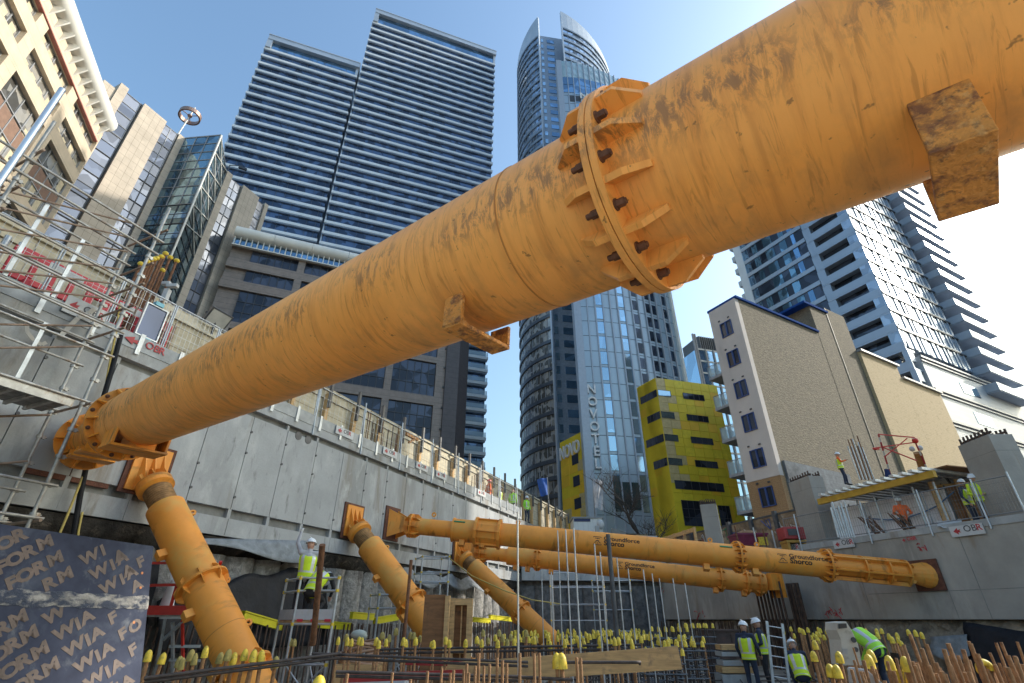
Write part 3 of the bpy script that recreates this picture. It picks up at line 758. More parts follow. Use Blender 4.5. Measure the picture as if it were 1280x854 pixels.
# ---- slim glass block right of the hotel --------------------------------
Fq = Face(at_dist(866, 410, 120), 74)
t = thing('glass_block', 'slim pale glass block with dark louvred roof, between hotel and white flats', 'building', Fq.pt(3, GZ, -5))
zq = Fq.uz(880, 420)[1]
mb = MB(); Fq.box(mb, 0, 7, GZ, zq - 4, -8, 0); mb.build('glazing', GL_SKY, t)
mb = MB(); z = zq - 4
while z > 20: Fq.box(mb, -.05, 7.05, z - .4, z, -.1, .12); z -= 3.3
mb.build('floor_band', WHITEMETAL, t)
mb = MB()
for u in (-.6, 0, 2.3, 4.6): Fq.box(mb, u - .18, u + .18, GZ, zq - (0 if u < 1 else 4), -.1, .3)
mb.build('fin', GREYFRAME, t)
mb = MB(); Fq.box(mb, 7.0, 9.6, GZ, zq + .6, -8, -.2); Fq.box(mb, 1.6, 7, zq - 3.6, zq + .2, -7.8, -1)
for k in range(9): Fq.box(mb, 1.7 + k * .6, 1.95 + k * .6, zq - 3.6, zq + .1, -.98, -.5)
mb.build('louvre', pm('louvre_grey', (.13, .14, .15), .6), t)

# ---- yellow clad block ---------------------------------------------------
YK = at_dist(819, 472, 55)
t = thing('yellow_building', 'yellow and ochre panelled building with strip windows in front of the hotel', 'building', (YK.x + 3, YK.y + 4, GZ))
Fa = Face(YK, 74); Fb = Face(YK, -27, flip=True); zt = YK.z; LA, LB = 8.2, 3.3
mb = MB(); Fa.box(mb, 0.02, LA, 9, zt - .1, -3.0, -.06)
a, b = Fb.pt(0, 0), Fb.pt(LB, 0)
mb.prism([V((a.x, a.y, 9)), V((b.x, b.y, 9)), V((b.x + 6, b.y + 4, 9)), V((a.x + 4, a.y + 3, 9))], (0, 0, zt - 9.1)); mb.build('wall', YEL, t)
mb = MB(); mb2 = MB()
PH = 1.0
def panels(F, L, n):
    z = zt; j = 0
    while z > 9.6:
        for i in range(n):
            r_ = random.random(); u0, u1 = L * i / n, L * (i + 1) / n
            light = (F is Fa and i < 2 and 14.5 < z)
            mb.mat = (2 if light and i == 0 else (2 if light and r_ < .5 else 0)) if light else (1 if r_ < .2 else (3 if r_ < .35 else 0))
            F.box(mb, u0 + .015, u1 - .015, z - PH + .015, z - .015, -.05, .0)
        z -= PH; j += 1
panels(Fa, LA, 7); panels(Fb, LB, 3)
mb.build('cladding_panel', [YEL, OCH, CRM, pm('olive_cladding', (.76, .62, .04), .5, var=.1)], t)
for j in range(4):
    z1 = zt - 1.5 - 2.62 * j
    for (u0, u1, g) in ((.05, 1.7, GL_SKY), (3.3, 6.1, GL_DARK)):
        window(Fa, u0, u1, z1 - .75, z1, .01, 4 if u0 > 1 else 1, 1, g, DARKFRAME, t, fw=.03, dep=.03)
    window(Fb, .1, 2.9 if j % 2 == 0 else 2.2, z1 - .8, z1 + .05, .01, 4, 1, GL_DARK, DARKFRAME, t, fw=.03, dep=.03)
window(Fa, .4, 6.3, zt - 12.6, zt - 11.7, .01, 6, 1, GL_DARK, DARKFRAME, t, fw=.03, dep=.03)
window(Fa, .8, 3.6, zt - 16.2, zt - 13.7, .01, 4, 3, GL_DARK, DARKFRAME, t, fw=.03, dep=.03)
window(Fa, 5.1, 6.5, zt - 16.6, zt - 14.0, .01, 3, 2, GL_DARK, DARKFRAME, t, fw=.03, dep=.03)
mb = MB(); Fa.box(mb, .3, LA - .3, GZ, 9.0, -7, -1.6); mb.build('base_wall', DARKFRAME, t)

# ---- white rendered and brick flats -------------------------------------
WK = at_dist(919, 372, 44.5)
Fw = Face(WK, -29, flip=True); Fk2 = Face(WK, 60)
BRICK = pm('stock_brick', (.20, .165, .115), .9, var=.25, scale=3.2, bump=2.5, bscale=3.6, stretch=(1, 1, 2.8), stain=[((.13, .11, .085), .34, 3.0, (1, 1, 2.6)), ((.28, .24, .165), .28, 4.2, (1, 1, 2.8))],
           seams=[((0, 0, 1), .225, .012, (.2, .17, .12))])
BRICKC = pm('cream_brick', (.56, .43, .25), .9, var=.10, scale=8, bump=.8, bscale=10, stretch=(1, 1, 3), stain=[((.40, .29, .16), .25, 2.0, (1, 1, 3)), ((.62, .50, .32), .2, 3.5, (1, 1, 3))], seams=[((0, 0, 1), .225, .010, (.40, .31, .19))])
BRICKO = pm('orange_brick', (.36, .22, .11), .9, var=.3, scale=12, bump=.8, bscale=12, stretch=(1, 1, 3), seams=[((0, 0, 1), .15, .01, (.25, .17, .1))])
RENDER = pm('white_render', (.58, .52, .48), .85, var=.05, scale=.6, stain=((.47, .42, .38), .12, .8, (1, 1, .3)))
BLUEF = pm('blue_frame', (.03, .07, .22), .4)
t = thing('brick_flats', 'block of flats, pinkish white render with blue windows and rough stock brick flank', 'building', (WK.x + 4, WK.y + 2, GZ))
mb = MB(); Fw.box(mb, 0, 3.08, 11.6, 28.15, -.3, .22); mb.build('rendered_wall', RENDER, t)
mb = MB(); Fw.box(mb, -.02, 3.1, GZ, 11.58, -.3, .2); mb.build('brick_base', BRICKO, t)
mb = MB()
Fk2.box(mb, .02, 13.0, GZ, 28.2, -3.02, 0); Fk2.box(mb, 13.0, 16.2, GZ, 31.6, -3.4, .02); Fk2.box(mb, 16.2, 19.9, GZ, 32.3, -2.4, .04)
mb.build('brick_wall', BRICK, t)
mb = MB(); Fk2.box(mb, 16.1, 16.2, GZ, 32.3, .045, .075); mb.build('downpipe', pm('pipe_brown', (.1, .08, .07), .6), t)
mb = MB(); Fk2.box(mb, -.15, 13.0, 28.2, 28.42, -3.2, .18); Fw.box(mb, -.1, 3.2, 28.16, 28.4, -.5, .15); Fk2.box(mb, 11.9, 16.3, 31.6, 31.85, -3.5, .2)
mb.build('parapet_capping', pm('blue_capping', (.02, .07, .26), .95, spec=.05), t)
for k in range(6):
    z1 = 26.3 - 3.07 * k
    window(Fw, .86, 2.1, z1 - 1.5, z1, .226, 2, 1, GL_DARK, BLUEF, t, fw=.075, dep=.1)
    mb = MB(); Fw.box(mb, .95, 1.15, z1 + .25, z1 + .37, .221, .28); Fw.box(mb, 2.0, 2.2, z1 + .32, z1 + .44, .221, .28); mb.build('vent', DARKFRAME, t)
for k in range(5):      # balconies on the far edge
    z = 21.6 - 3.07 * k + .3
    mb = MB(); Fw.box(mb, 3.15, 4.9, z - .25, z, -3.2, -.2); mb.build('balcony', GREYFRAME, t)
    mb = MB(); Fw.box(mb, 3.2, 4.88, z + .01, z + 1.1, -.32, -.28); Fw.box(mb, 4.84, 4.88, z + .01, z + 1.1, -3.1, -.33); mb.build('balustrade', BALU, t)
    mb = MB()
    for u in (3.2, 4.05, 4.86): mb.tube(Fw.pt(u, z, -.25), Fw.pt(u, z + 1.15, -.25), .035, n=6)
    mb.tube(Fw.pt(3.2, z + 1.15, -.25), Fw.pt(4.88, z + 1.15, -.25), .035, n=6); mb.tube(Fw.pt(4.88, z + 1.15, -.25), Fw.pt(4.88, z + 1.15, -3.1), .035, n=6)
    mb.build('balcony_rail', GREYFRAME, t)
SLATE = pm('grey_blockwork', (.16, .18, .20), .9, var=.2, scale=2, bump=.5, stain=((.07, .08, .09), .3, .5, (1, 1, 1)), seams=[((0, 0, 1), .44, .012, (.11, .12, .13))])
mb = MB(); Fk2.box(mb, .5, 9.6, GZ, 12.8, .005, .22); mb.build('blockwork_patch', SLATE, t)
tc_ = thing('cream_brick_block', 'lower pale cream brick wall joined to the rough brick flats', 'building', Fk2.pt(28, GZ, -3))
mb = MB(); Fk2.box(mb, 20.0, 27.7, GZ, 27.7, -8, .3); Fk2.box(mb, 27.72, 36.8, GZ, 26.2, -8, .3); mb.build('wall', BRICKC, tc_)
mb = MB(); Fk2.box(mb, 19.9, 27.95, 27.71, 27.95, -8, .55); Fk2.box(mb, 27.96, 37.05, 26.21, 26.45, -8, .55); mb.build('coping', GREYFRAME, tc_)

# ---- balcony tower on the right -----------------------------------------
TK = at_dist(1058, 264, 84)
Fl2 = Face(TK, -28, flip=True); Fr2 = Face(TK, 62)
t = thing('balcony_tower', 'tall silver apartment tower with stacked balconies and glinting right face', 'tower', (TK.x - 2, TK.y + 14, GZ))
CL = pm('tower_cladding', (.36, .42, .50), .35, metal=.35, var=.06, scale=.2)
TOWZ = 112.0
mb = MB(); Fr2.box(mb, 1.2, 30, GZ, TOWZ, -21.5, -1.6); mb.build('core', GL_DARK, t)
fl = 3.1; k0 = TK.z
zs = [k0 + fl * i for i in range(-14, 17)]
mb = MB()
for z in zs:    # recessed balconies at the corner of the left face
    b = MB(); b.mat = 0
    Fl2.box(b, -.0, 7.6, z - 1.2, z - .05, -.3, .02); Fl2.box(b, 0, 7.6, z - 1.5, z - 1.21, -2.2, .0); b.build('balcony', CL, t)
    for a_, b_ in ((6.4, 7.7), (0, .7)): b = MB(); Fl2.box(b, a_, b_, z - .05, z + 1.6, -1.5, -.05); b.build('balcony_post', CL, t)
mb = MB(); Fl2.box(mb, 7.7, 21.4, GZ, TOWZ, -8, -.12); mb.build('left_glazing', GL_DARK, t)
n = 0
for z in zs:
    b = MB(); Fl2.box(b, 7.7, 21.4, z - .75, z + .05, -.11, .06); b.build('floor_band', CL, t)
    if -8 < (z - k0) / fl < 10:
        for (a, c, g) in ((9.2, 9.9, 0), (10.9, 12.0, 1), (13.4, 15.2, 1), (16.5, 17.4, 1), (18.6, 19.8, 2)):
            if n < 100 and random.random() < .93:
                b = MB(); Fl2.box(b, a + .05, c + random.choice((0, .3)), z + .1, z + 2.2, -.11, -.03); b.build('window', [GL_BLUE, GL_TEAL, GL_SKY][g], t); n += 1
mb = MB(); Fl2.box(mb, 19.9, 21.5, GZ, TOWZ, -3, .1); mb.build('pale_pier', SILVER, t)
for z in zs:
    b = MB(); Fl2.box(b, 21.5, 22.6, z - 1.3, z - .05, -4, -.5); b.build('end_balcony', CL, t)
# right face: tall panes between bands, silver and bright
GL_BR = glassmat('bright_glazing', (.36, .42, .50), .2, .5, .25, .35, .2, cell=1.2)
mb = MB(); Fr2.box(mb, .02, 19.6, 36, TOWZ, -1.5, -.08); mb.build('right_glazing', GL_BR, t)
mb = MB(); u = .02
while u < 19.6: Fr2.box(mb, u, u + random.choice((.25, .5, .5, .8)), 36, TOWZ, -.08, .05); u += random.choice((1.1, 1.5, 1.9))
mb.build('pilaster', CL, t)
for z in zs:
    if z > 37:
        b = MB(); Fr2.box(b, 0, 19.7, z - 1.05, z - .75, -.08, .16); b.mat = 1; Fr2.box(b, .02, 19.68, z - .74, z - .55, -.08, .1); b.build('floor_band', [DARKFRAME, CL], t)
    if z > 31:
        b = MB(); Fr2.box(b, 19.6, 31, z - 1.3, z + .0, -3.5, 2.0); b.mat = 1; Fr2.box(b, 19.75, 30.9, z - 1.45, z - 1.31, -3.4, 1.9); b.build('balcony', [CL, SLABUND], t)
WC = pm('white_tile', (.44, .47, .50), .5, var=.04, scale=.5, seams=[((0, 0, 1), .8, .02, (.55, .57, .6))])
mb = MB(); Fr2.box(mb, 2.2, 34, GZ, 34.6, -10, .3); mb.build('podium_wall', WC, t)
mb = MB()
for z in (34.6, 29.6, 25, 20.5): Fr2.box(mb, 2.0, 34.2, z - .28, z + .02, .31, .6); Fr2.box(mb, 2.0, 34.2, z - .8, z - .6, .31, .5)
mb.build('podium_band', GREYFRAME, t)
for z in (31.5, 26.8):
    b = MB(); Fr2.box(b, 11.5, 16.5, z - .7, z + 1.0, .31, .36); b.build('podium_window', GL_SKY, t)

# ---- unseen blocks added beyond the right edge of the view to shade the pit ----
tq = thing('shade_block', 'unseen pair of blocks with sloping link, added beyond the right edge to shade the pit', 'building', (72, 10, GZ))
Fo = Face((70, -26), 0, flip=True)
mb = MB(); mb.box((70.5, 28.65, 41), (1, 5.5, 74)); mb.box((70.5, 36.0, 34), (.98, 9.0, 60)); mb.box((70.5, 42.8, 30.5), (.95, 4.5, 53)); mb.box((70.5, 19.7, 42), (1, 4.4, 76)); mb.build('wall', GRANITE, tq)
mb = MB()
for k in range(13):
    Fo.box(mb, 52.2, 61.8, 6 + k * 3.6, 8 + k * 3.6, .005, .05); Fo.box(mb, 43.8, 47.6, 6 + k * 3.6, 8 + k * 3.6, .005, .05)
mb.build('strip_window', GL_BLUE, tq)
mb = MB(); mb.prism([V((70.2, 21.91, 45.0)), V((70.2, 23.88, 45.0)), V((70.2, 25.89, 47.05)), V((70.2, 25.89, 78)), V((70.2, 21.91, 78))], (.5, 0, 0)); mb.build('shade_link', GRANITE, tq)  # added link, its sloping underside cut to shape the sun on the plywood
# ================================================================ THE PIT
CONC = pm('cast_concrete', (.38, .39, .395), .85, var=.10, scale=.9, bump=.25, bscale=18,
          stain=[((.29, .295, .29), .34, .8, (1, 1, .3)), ((.25, .22, .18), .16, 1.3, (1, 1, .14)), ((.47, .48, .475), .26, 1.6, (1, 1, .5)), ((.20, .20, .19), .10, 5, (1, 1, .3))])
CONCR = pm('warm_concrete', (.34, .32, .29), .85, var=.12, scale=.7, bump=.3, bscale=16,
           stain=[((.25, .235, .21), .32, .6, (1, 1, .4)), ((.42, .39, .35), .2, 1.2, (1, 1, .3)), ((.27, .22, .17), .1, 2.2, (1, 1, .2))])
CONCD = pm('dark_concrete', (.22, .22, .21), .9, var=.2, scale=2, bump=.4)
PILE = pm('rough_pile_concrete', (.30, .29, .275), .95, var=.3, scale=5, bump=2.5, bscale=10, stain=[((.14, .13, .12), .25, 2.5, (1, 1, .6)), ((.44, .43, .40), .2, 6, (1, 1, 1))])
SOIL = pm('dark_soil', (.045, .04, .035), .95, var=.5, scale=3, bump=3, bscale=5, stain=((.16, .13, .10), .15, 4, (1, 1, 1)))
CLAY = pm('broken_ground', (.22, .185, .14), .95, var=.35, scale=2.5, bump=3, bscale=4, stain=[((.10, .085, .07), .35, 2, (1, 1, 1)), ((.38, .34, .27), .2, 3, (1, 1, 1))])
MEMB = pm('black_membrane', (.012, .013, .017), .6, var=.3, scale=2, bump=1.5, bscale=5, spec=.25)
FLEECE = pm('grey_fleece', (.22, .24, .255), .8, var=.2, scale=4, bump=.8, bscale=9)
GALV = pm('galvanised', (.50, .53, .56), .4, metal=.5, var=.15, scale=4, stain=((.38, .37, .35), .2, 6, (1, 1, 1)))
STEELD = pm('dark_steel', (.10, .10, .105), .55, metal=.3, var=.2, scale=4)
RUST = pm('rusty_steel', (.19, .085, .04), .8, var=.3, scale=8, bump=.4, bscale=60, stain=((.10, .05, .03), .3, 12, (1, 1, 1)))
RUSTD = pm('dark_rusty_steel', (.085, .052, .038), .8, var=.3, scale=6, bump=.4, bscale=60)
PLY = pm('brown_plywood', (.25, .115, .045), .7, var=.25, scale=2, stretch=(1, 1, 6), stain=((.10, .06, .035), .25, 3, (1, 1, 1)))
TIMBER = pm('raw_timber', (.58, .36, .16), .75, var=.18, scale=3, stretch=(1, 1, 8), stain=((.30, .20, .11), .2, 5, (1, 1, 1)))
HOARD = pm('cream_hoarding', (.50, .44, .32), .8, var=.12, scale=2, stretch=(1, 1, 4), stain=((.36, .30, .20), .25, 2, (1, 1, .5)), seams=[((0, 0, 1), .61, .012, (.25, .2, .13))])
YELP = pm('yellow_plastic', (.80, .57, .05), .5, var=.18, scale=14, stain=[((.42, .31, .06), .28, 20, (1, 1, 1)), ((.25, .18, .07), .12, 30, (1, 1, 1))])
REDP = pm('red_plastic', (.58, .03, .05), .4, var=.1, scale=4)
REDS = pm('red_steel', (.55, .03, .02), .45, var=.12, scale=5)
SIGNW = pm('sign_white', (.52, .53, .54), .5, var=.06, scale=5, stain=((.5, .49, .46), .15, 6, (1, 1, 1)))
INKR = pm('sign_red', (.42, .03, .04), .5); INKD = pm('sign_dark', (.09, .09, .10), .5)

FL = Face((-8.069, 12.188), 24)
FE = Face((.55, 31.0), 88)
FRt = Face((14.0, 18.6), -23, flip=True)
ZL, ZLB, ZR_, ZRB = 7.28, 3.62, 4.30, 1.75

# ground
mb = MB(); mb.quad((-60, -40, 0), (60, -40, 0), (60, 60, 0), (-60, 60, 0)); mb.build('pit_floor', pm('pit_mud', (.27, .235, .185), .95, var=.35, scale=.8, bump=1.5, bscale=6, stain=((.18, .16, .13), .25, 1.5, (1, 1, 1))), kind='structure')
mb = MB(); mb.prism([(-40, -45, .004), (45, -45, .004), (45, .3, .004), (-40, .3, .004)], (0, 0, .25)); mb.build('bounce_slab', pm('bounce_slab_pale', (.78, .68, .53), .85, var=.08, scale=.6), kind='structure')  # unseen slab added behind the camera to bounce warm light up onto the strut
inner = [FL.pt(-40, 4, -6.5), FL.pt(40, 4, -6.5), V((10.5, 47, 4)), FRt.pt(18, 4, -16), FRt.pt(-26, 4, -16), V((34, -30, 4)), V((-26, -34, 4))]
cx = V((2, 12, 4)); outer = [cx + V(((p - cx).x, (p - cx).y, 0)).normalized() * 3000 for p in inner]
mb = MB(); n = len(inner)
for i in range(n): mb.quad(inner[i], inner[(i + 1) % n], outer[(i + 1) % n], outer[i])
mb.build('ground', pm('asphalt', (.055, .055, .057), .9, var=.2, scale=.5), kind='structure')
mb = MB()
a, b = FL.pt(-40, 0, -.62), FL.pt(40, 0, -.62); c, d = FL.pt(40, 0, -6.6), FL.pt(-40, 0, -6.6)
mb.prism([V((p.x, p.y, 3.9)) for p in (a, b, c, d)], (0, 0, ZL - 3.92))
mb.build('bank', CONCD, kind='structure')
mb = MB()
a, b = FRt.pt(-26, 0, -.72), FRt.pt(18, 0, -.72); c, d = FRt.pt(18, 0, -2.95), FRt.pt(-26, 0, -2.95)
mb.prism([V((p.x, p.y, 1.5)) for p in (a, b, c, d)], (0, 0, 2.25))
a, b = FRt.pt(-26, 0, -2.96), FRt.pt(18, 0, -2.96); c, d = FRt.pt(18, 0, -16.1), FRt.pt(-26, 0, -16.1)
mb.prism([V((p.x, p.y, 1.5)) for p in (a, b, c, d)], (0, 0, ZR_ - 1.52))
mb.build('pavement', CONCR, kind='structure')
mb = MB(); mb.prism([V((p.x, p.y, 3.5)) for p in (FE.pt(-.3, 0, -.65), FE.pt(8.5, 0, -.65), V((11.5, 48, 0)), FL.pt(39.5, 0, -.6))], (0, 0, 2.55)); mb.build('embankment', CONCD, kind='structure')

# left retaining wall: panels between joints, recessed grooves, top beam
lw = thing('retaining_wall', 'pale grey cast concrete wall with vertical joints, left side of the pit', 'wall', FL.pt(5, ZLB))
UL0, UL1 = -22.0, 21.2
mb = MB(); FL.box(mb, UL0, UL1, ZLB + .02, ZL, -.6, -.13); mb.build('backing', CONCD, lw)
joints = [UL0] + [UL0 + .75 + 1.27 * k for k in range(34)]
joints = [j for j in joints if j < UL1] + [UL1]
mb = MB(); m2 = MB(); m3 = MB()
for a, b in zip(joints, joints[1:]):
    FL.box(mb, a + .010, b - .010, 4.29, 6.84, -.13, 0)
    FL.box(m2, a + .004, b - .004, ZLB, 4.05, -.13, .02 + random.uniform(-.008, .008))
    FL.box(m3, a - .05, a + .05, 4.051, 4.289, -.13, -.01)
    if random.random() < .75 and a > -9: FL.box(m3, a - .04, a + .04, 6.845, 7.0, -.13, -.02)
mb.build('panel', CONC, lw); m2.build('toe_beam', CONC, lw); m3.build('spacer', CONC, lw)
mb = MB(); FL.box(mb, UL0, UL1, 7.02, ZL, -.6, .03); mb.build('top_beam', CONC, lw)
mb = MB()
for a in joints[1:-1]:
    for z in (4.6, 5.2, 5.8, 6.4):
        if random.random() < .6: c = FL.pt(a + .02, z, .005); mb.tube(c - FL.n * .02, c + FL.n * .02, .035, n=8)
mb.build('tie_hole', STEELD, lw)
mb = MB()
for (x, y) in ((373, 545), (385, 550)):
    u, z = FL.uz(x, y); mb.tube(FL.pt(u, z, -.05), FL.pt(u, z, .012), .13, n=18)
mb.build('pipe_opening', STEELD, lw)
mb = MB(); FL.box(mb, UL0, UL1, ZL + .003, ZL + .36, -.10, .045); mb.build('toe_board', pm('toe_board_steel', (.27, .29, .31), .5, metal=.3, var=.2, scale=2), lw)
mb = MB()
for k in range(30): FL.box(mb, -8 + k * 1.0, -7.9 + k * 1.0, ZL - .1, ZL + .42, .047, .075)
mb.build('bracket', GALV, lw)
# stubs of starter steel under the wall
mb = MB()
for k in range(0):
    u = -12 + k * .55 + random.uniform(-.1, .1)
    mb.tube(FL.pt(u, ZLB + random.uniform(-.02, .12), .03), FL.pt(u + .02, ZLB + random.uniform(.1, .2), .06), .016, n=5)
mb.build('stub', STEELD, lw)

# bored pile wall under it
pw = thing('pile_wall', 'rough grey bored pile wall below the left concrete wall', 'wall', FL.pt(5, 0))
mb = MB(); FL.box(mb, -22, 21, 0, ZLB - .02, -1.4, -.42); mb.build('backing', SOIL, pw)
random.seed(3)
mb = MB(); u = -21.6
while u < 20.8:
    n_ = 14; rings = []
    for z in [0, .3, .6, .9, 1.2, 1.5, 1.8, 2.1, 2.4, 2.7, 3.0, 3.2]:
        rings.append([FL.pt(u + math.cos(t) * .5 * random.uniform(.95, 1.04), z + random.uniform(-.03, .03) * (0 < z < 3.2), -.5 + math.sin(t) * .36 * random.uniform(.86, 1.12)) for t in [math.pi * 1.0 * i / (n_ - 1) for i in range(n_)]])
    for i in range(len(rings) - 1):
        pass
    o = [p for r_ in rings for p in r_]
    mb.add(o, [(i * n_ + k, i * n_ + k + 1, (i + 1) * n_ + k + 1, (i + 1) * n_ + k) for i in range(len(rings) - 1) for k in range(n_ - 1)], True)
    u += .93
mb.build('pile', PILE, pw)
mb = MB(); random.seed(4)   # crumbled soil lip between piles and wall
us = [-22 + .3 * i for i in range(144)]
top = [FL.pt(u, ZLB - .03, -.05) for u in us]; mid = [FL.pt(u, 3.36 + random.uniform(-.06, .08), -.12 + random.uniform(-.06, .1)) for u in us]; bot = [FL.pt(u, 3.12 + random.uniform(-.1, .1), -.38 + random.uniform(-.1, .1)) for u in us]
o = top + mid + bot; n = len(us)
mb.add(o, [(i, i + 1, n + i + 1, n + i) for i in range(n - 1)] + [(n + i, n + i + 1, 2 * n + i + 1, 2 * n + i) for i in range(n - 1)], True)
mb.build('soil_lip', SOIL, pw)

# short far wall and the piles under it
ew = thing('end_wall', 'short concrete capping beam across the far end of the pit', 'wall', FE.pt(3, 3.6))
mb = MB(); FE.box(mb, 0, 8.0, 3.66, 6.05, -.6, 0); mb.build('beam', CONC, ew)
mb = MB()
for k in range(9):
    rings = [[FE.pt(.3 + k * .9 + math.cos(t) * .5, z, -.6 + math.sin(t) * .35) for t in [math.pi * i / 9 for i in range(10)]] for z in (0, 1, 2, 3.4)]
    o = [p for r_ in rings for p in r_]; mb.add(o, [(i * 10 + j, i * 10 + j + 1, (i + 1) * 10 + j + 1, (i + 1) * 10 + j) for i in range(3) for j in range(9)], True)
FE.box(mb, -.5, 8.2, 0, 3.64, -1.2, -.5); mb.build('pile', pm('dark_pile', (.16, .155, .15), .95, var=.3, scale=4, bump=2, bscale=8), ew)

# right retaining wall
rw = thing('retaining_wall', 'brownish grey concrete wall on the right side of the pit, under the mesh fences', 'wall', FRt.pt(5, ZRB))
UR0, UR1 = -22.0, 16.1
mb = MB(); FRt.box(mb, UR0, UR1 - .15, ZRB, ZR_, -.7, 0); 
mb.prism([FRt.pt(UR1 - .15, ZRB + .25, 0), FRt.pt(UR1 - .15, ZR_, 0), FRt.pt(UR1, ZR_, -.15), FRt.pt(UR1, ZRB + .25, -.15)], FRt.n * -.5)
mb.build('wall', CONCR, rw)
mb = MB()
for (u, z0, z1) in ((14, 1.76, 4.29), (9.3, 1.76, 4.29), (6.2, 1.76, 4.29), (2.3, 1.76, 4.29), (-.5, 1.76, 2.6), (-1.4, 1.76, 4.29), (-4.2, 1.76, 4.29)): FRt.box(mb, u - .01, u + .01, z0, z1, .0, .004)
FRt.box(mb, -2.6, 2.2, 2.55, 2.57, 0, .005)
mb.build('joint', CONCD, rw)
mb = MB(); FRt.box(mb, UR0, UR1, ZR_ + .002, ZR_ + .22, -.35, .03); mb.build('kerb', CONC, rw)
mb = MB()      # red spray marks
SPR = pm('spray_red', (.50, .05, .06), .7, var=.3, scale=9)
random.seed(8)
for (x, y, s_) in ((820, 733, .35), (826, 742, .3), (1036, 768, .25), (1045, 765, .25), (876, 768, .25), (1150, 683, .2)):
    u, z = FRt.uz(x, y); p0 = V((u, z))
    for k in range(6):
        q = (u + random.uniform(-s_, s_), z + random.uniform(-s_, s_) * .7); r_ = (q[0] + random.uniform(-.25, .25), q[1] + random.uniform(-.2, .2))
        mb.path([FRt.pt(q[0], q[1], .008), FRt.pt((q[0] + r_[0]) / 2, (q[1] + r_[1]) / 2 + .05, .01), FRt.pt(r_[0], r_[1], .008)], .016, n=4)
mb.build('spray_mark', SPR, rw)
# broken ground below it
rg = thing('cut_bank', 'crumbling brown excavated face below the right concrete wall', 'bank', FRt.pt(0, 0))
mb = MB(); random.seed(6); us = [UR0 + .35 * i for i in range(108)]; zs_ = [1.74, 1.62, 1.45, 1.25, 1.0, .7, .3, -.02]; g = []
for j, z in enumerate(zs_): g.append([FRt.pt(u + random.uniform(-.1, .1), z + (random.uniform(-.08, .08) if 0 < j < 7 else 0), (-.25 + .09 * j) + random.uniform(-.13, .13) * (j > 0)) for u in us])
o = [p for r_ in g for p in r_]; n = len(us)
mb.add(o, [(j * n + i, j * n + i + 1, (j + 1) * n + i + 1, (j + 1) * n + i) for j in range(7) for i in range(n - 1)], True)
mb.build('earth', CLAY, rg)
# black sheeting at the far right foot
def sheet_thing(name, label, grid, mat, cat='sheet', thick=.012):
    mb = MB(); r_, c_ = len(grid), len(grid[0]); o = [p for row in grid for p in row]
    mb.add(o, [(j * c_ + i, j * c_ + i + 1, (j + 1) * c_ + i + 1, (j + 1) * c_ + i) for j in range(r_ - 1) for i in range(c_ - 1)], True)
    o = mb.build(name, mat, label=label, cat=cat); md = o.modifiers.new('t', 'SOLIDIFY'); md.thickness = thick; return o
random.seed(9)
def drape(F, u0, u1, ztop, zbot, o0, o1, nu, nv, amp, sag=None):
    return [[F.pt(u0 + (u1 - u0) * i / nu, (ztop(i / nu) + (zbot(i / nu) - ztop(i / nu)) * j / nv), o0 + (o1 - o0) * j / nv + random.uniform(-amp, amp)) for i in range(nu + 1)] for j in range(nv + 1)]
sheet_thing('membrane_sheet', 'black waterproof sheet hanging at the foot of the right wall, far right', drape(FRt, -9, -.6, lambda t: 1.15 + .45 * t + .08 * math.sin(t * 14), lambda t: 0, .1, .75, 50, 10, .05), MEMB)
sheet_thing('membrane_sheet', 'torn grey flap of sheeting hanging over the black sheet at right', drape(FRt, -.7, .4, lambda t: 1.35 - .1 * t, lambda t: .55 + .5 * abs(t - .5), .3, .55, 5, 5, .04), FLEECE)
sheet_thing('membrane_sheet', 'black sheet draped over the piles behind the aluminium tower', drape(FL, .4, 5.6, lambda t: 2.1 + .9 * min(1, t * 1.6) - .25 * max(0, t - .7) * 3 + .10 * math.sin(t * 19), lambda t: 1.1, .0, .4, 44, 12, .045), MEMB)
sheet_thing('membrane_sheet', 'pale grey sheet corner folded beside the nearest raking strut', drape(FL, .3, 1.9, lambda t: 2.75 - .35 * t, lambda t: 2.35 - .15 * t, .25, .4, 6, 3, .03), pm('pale_sheet', (.34, .36, .38), .6))
sheet_thing('fleece_roll', 'grey geotextile hanging below the wall behind the reaching worker', drape(FL, .2, 4.6, lambda t: 3.4 + .45 * t, lambda t: 3.25 + .1 * math.sin(t * 6), .1, .3, 18, 4, .04), FLEECE)
sheet_thing('fleece_roll', 'crumpled grey sheet hung behind the middle raking strut', drape(FL, 9.2, 16, lambda t: 3.4 + .1 * math.sin(t * 25), lambda t: 2.95 + .12 * math.sin(t * 17), .1, .3, 26, 4, .06), FLEECE)
sheet_thing('fleece_roll', 'black sheeting at the left foot behind the red platform', drape(FL, -2.4, .2, lambda t: 2.6 + .3 * t, lambda t: .4, .0, .35, 10, 6, .05), MEMB)

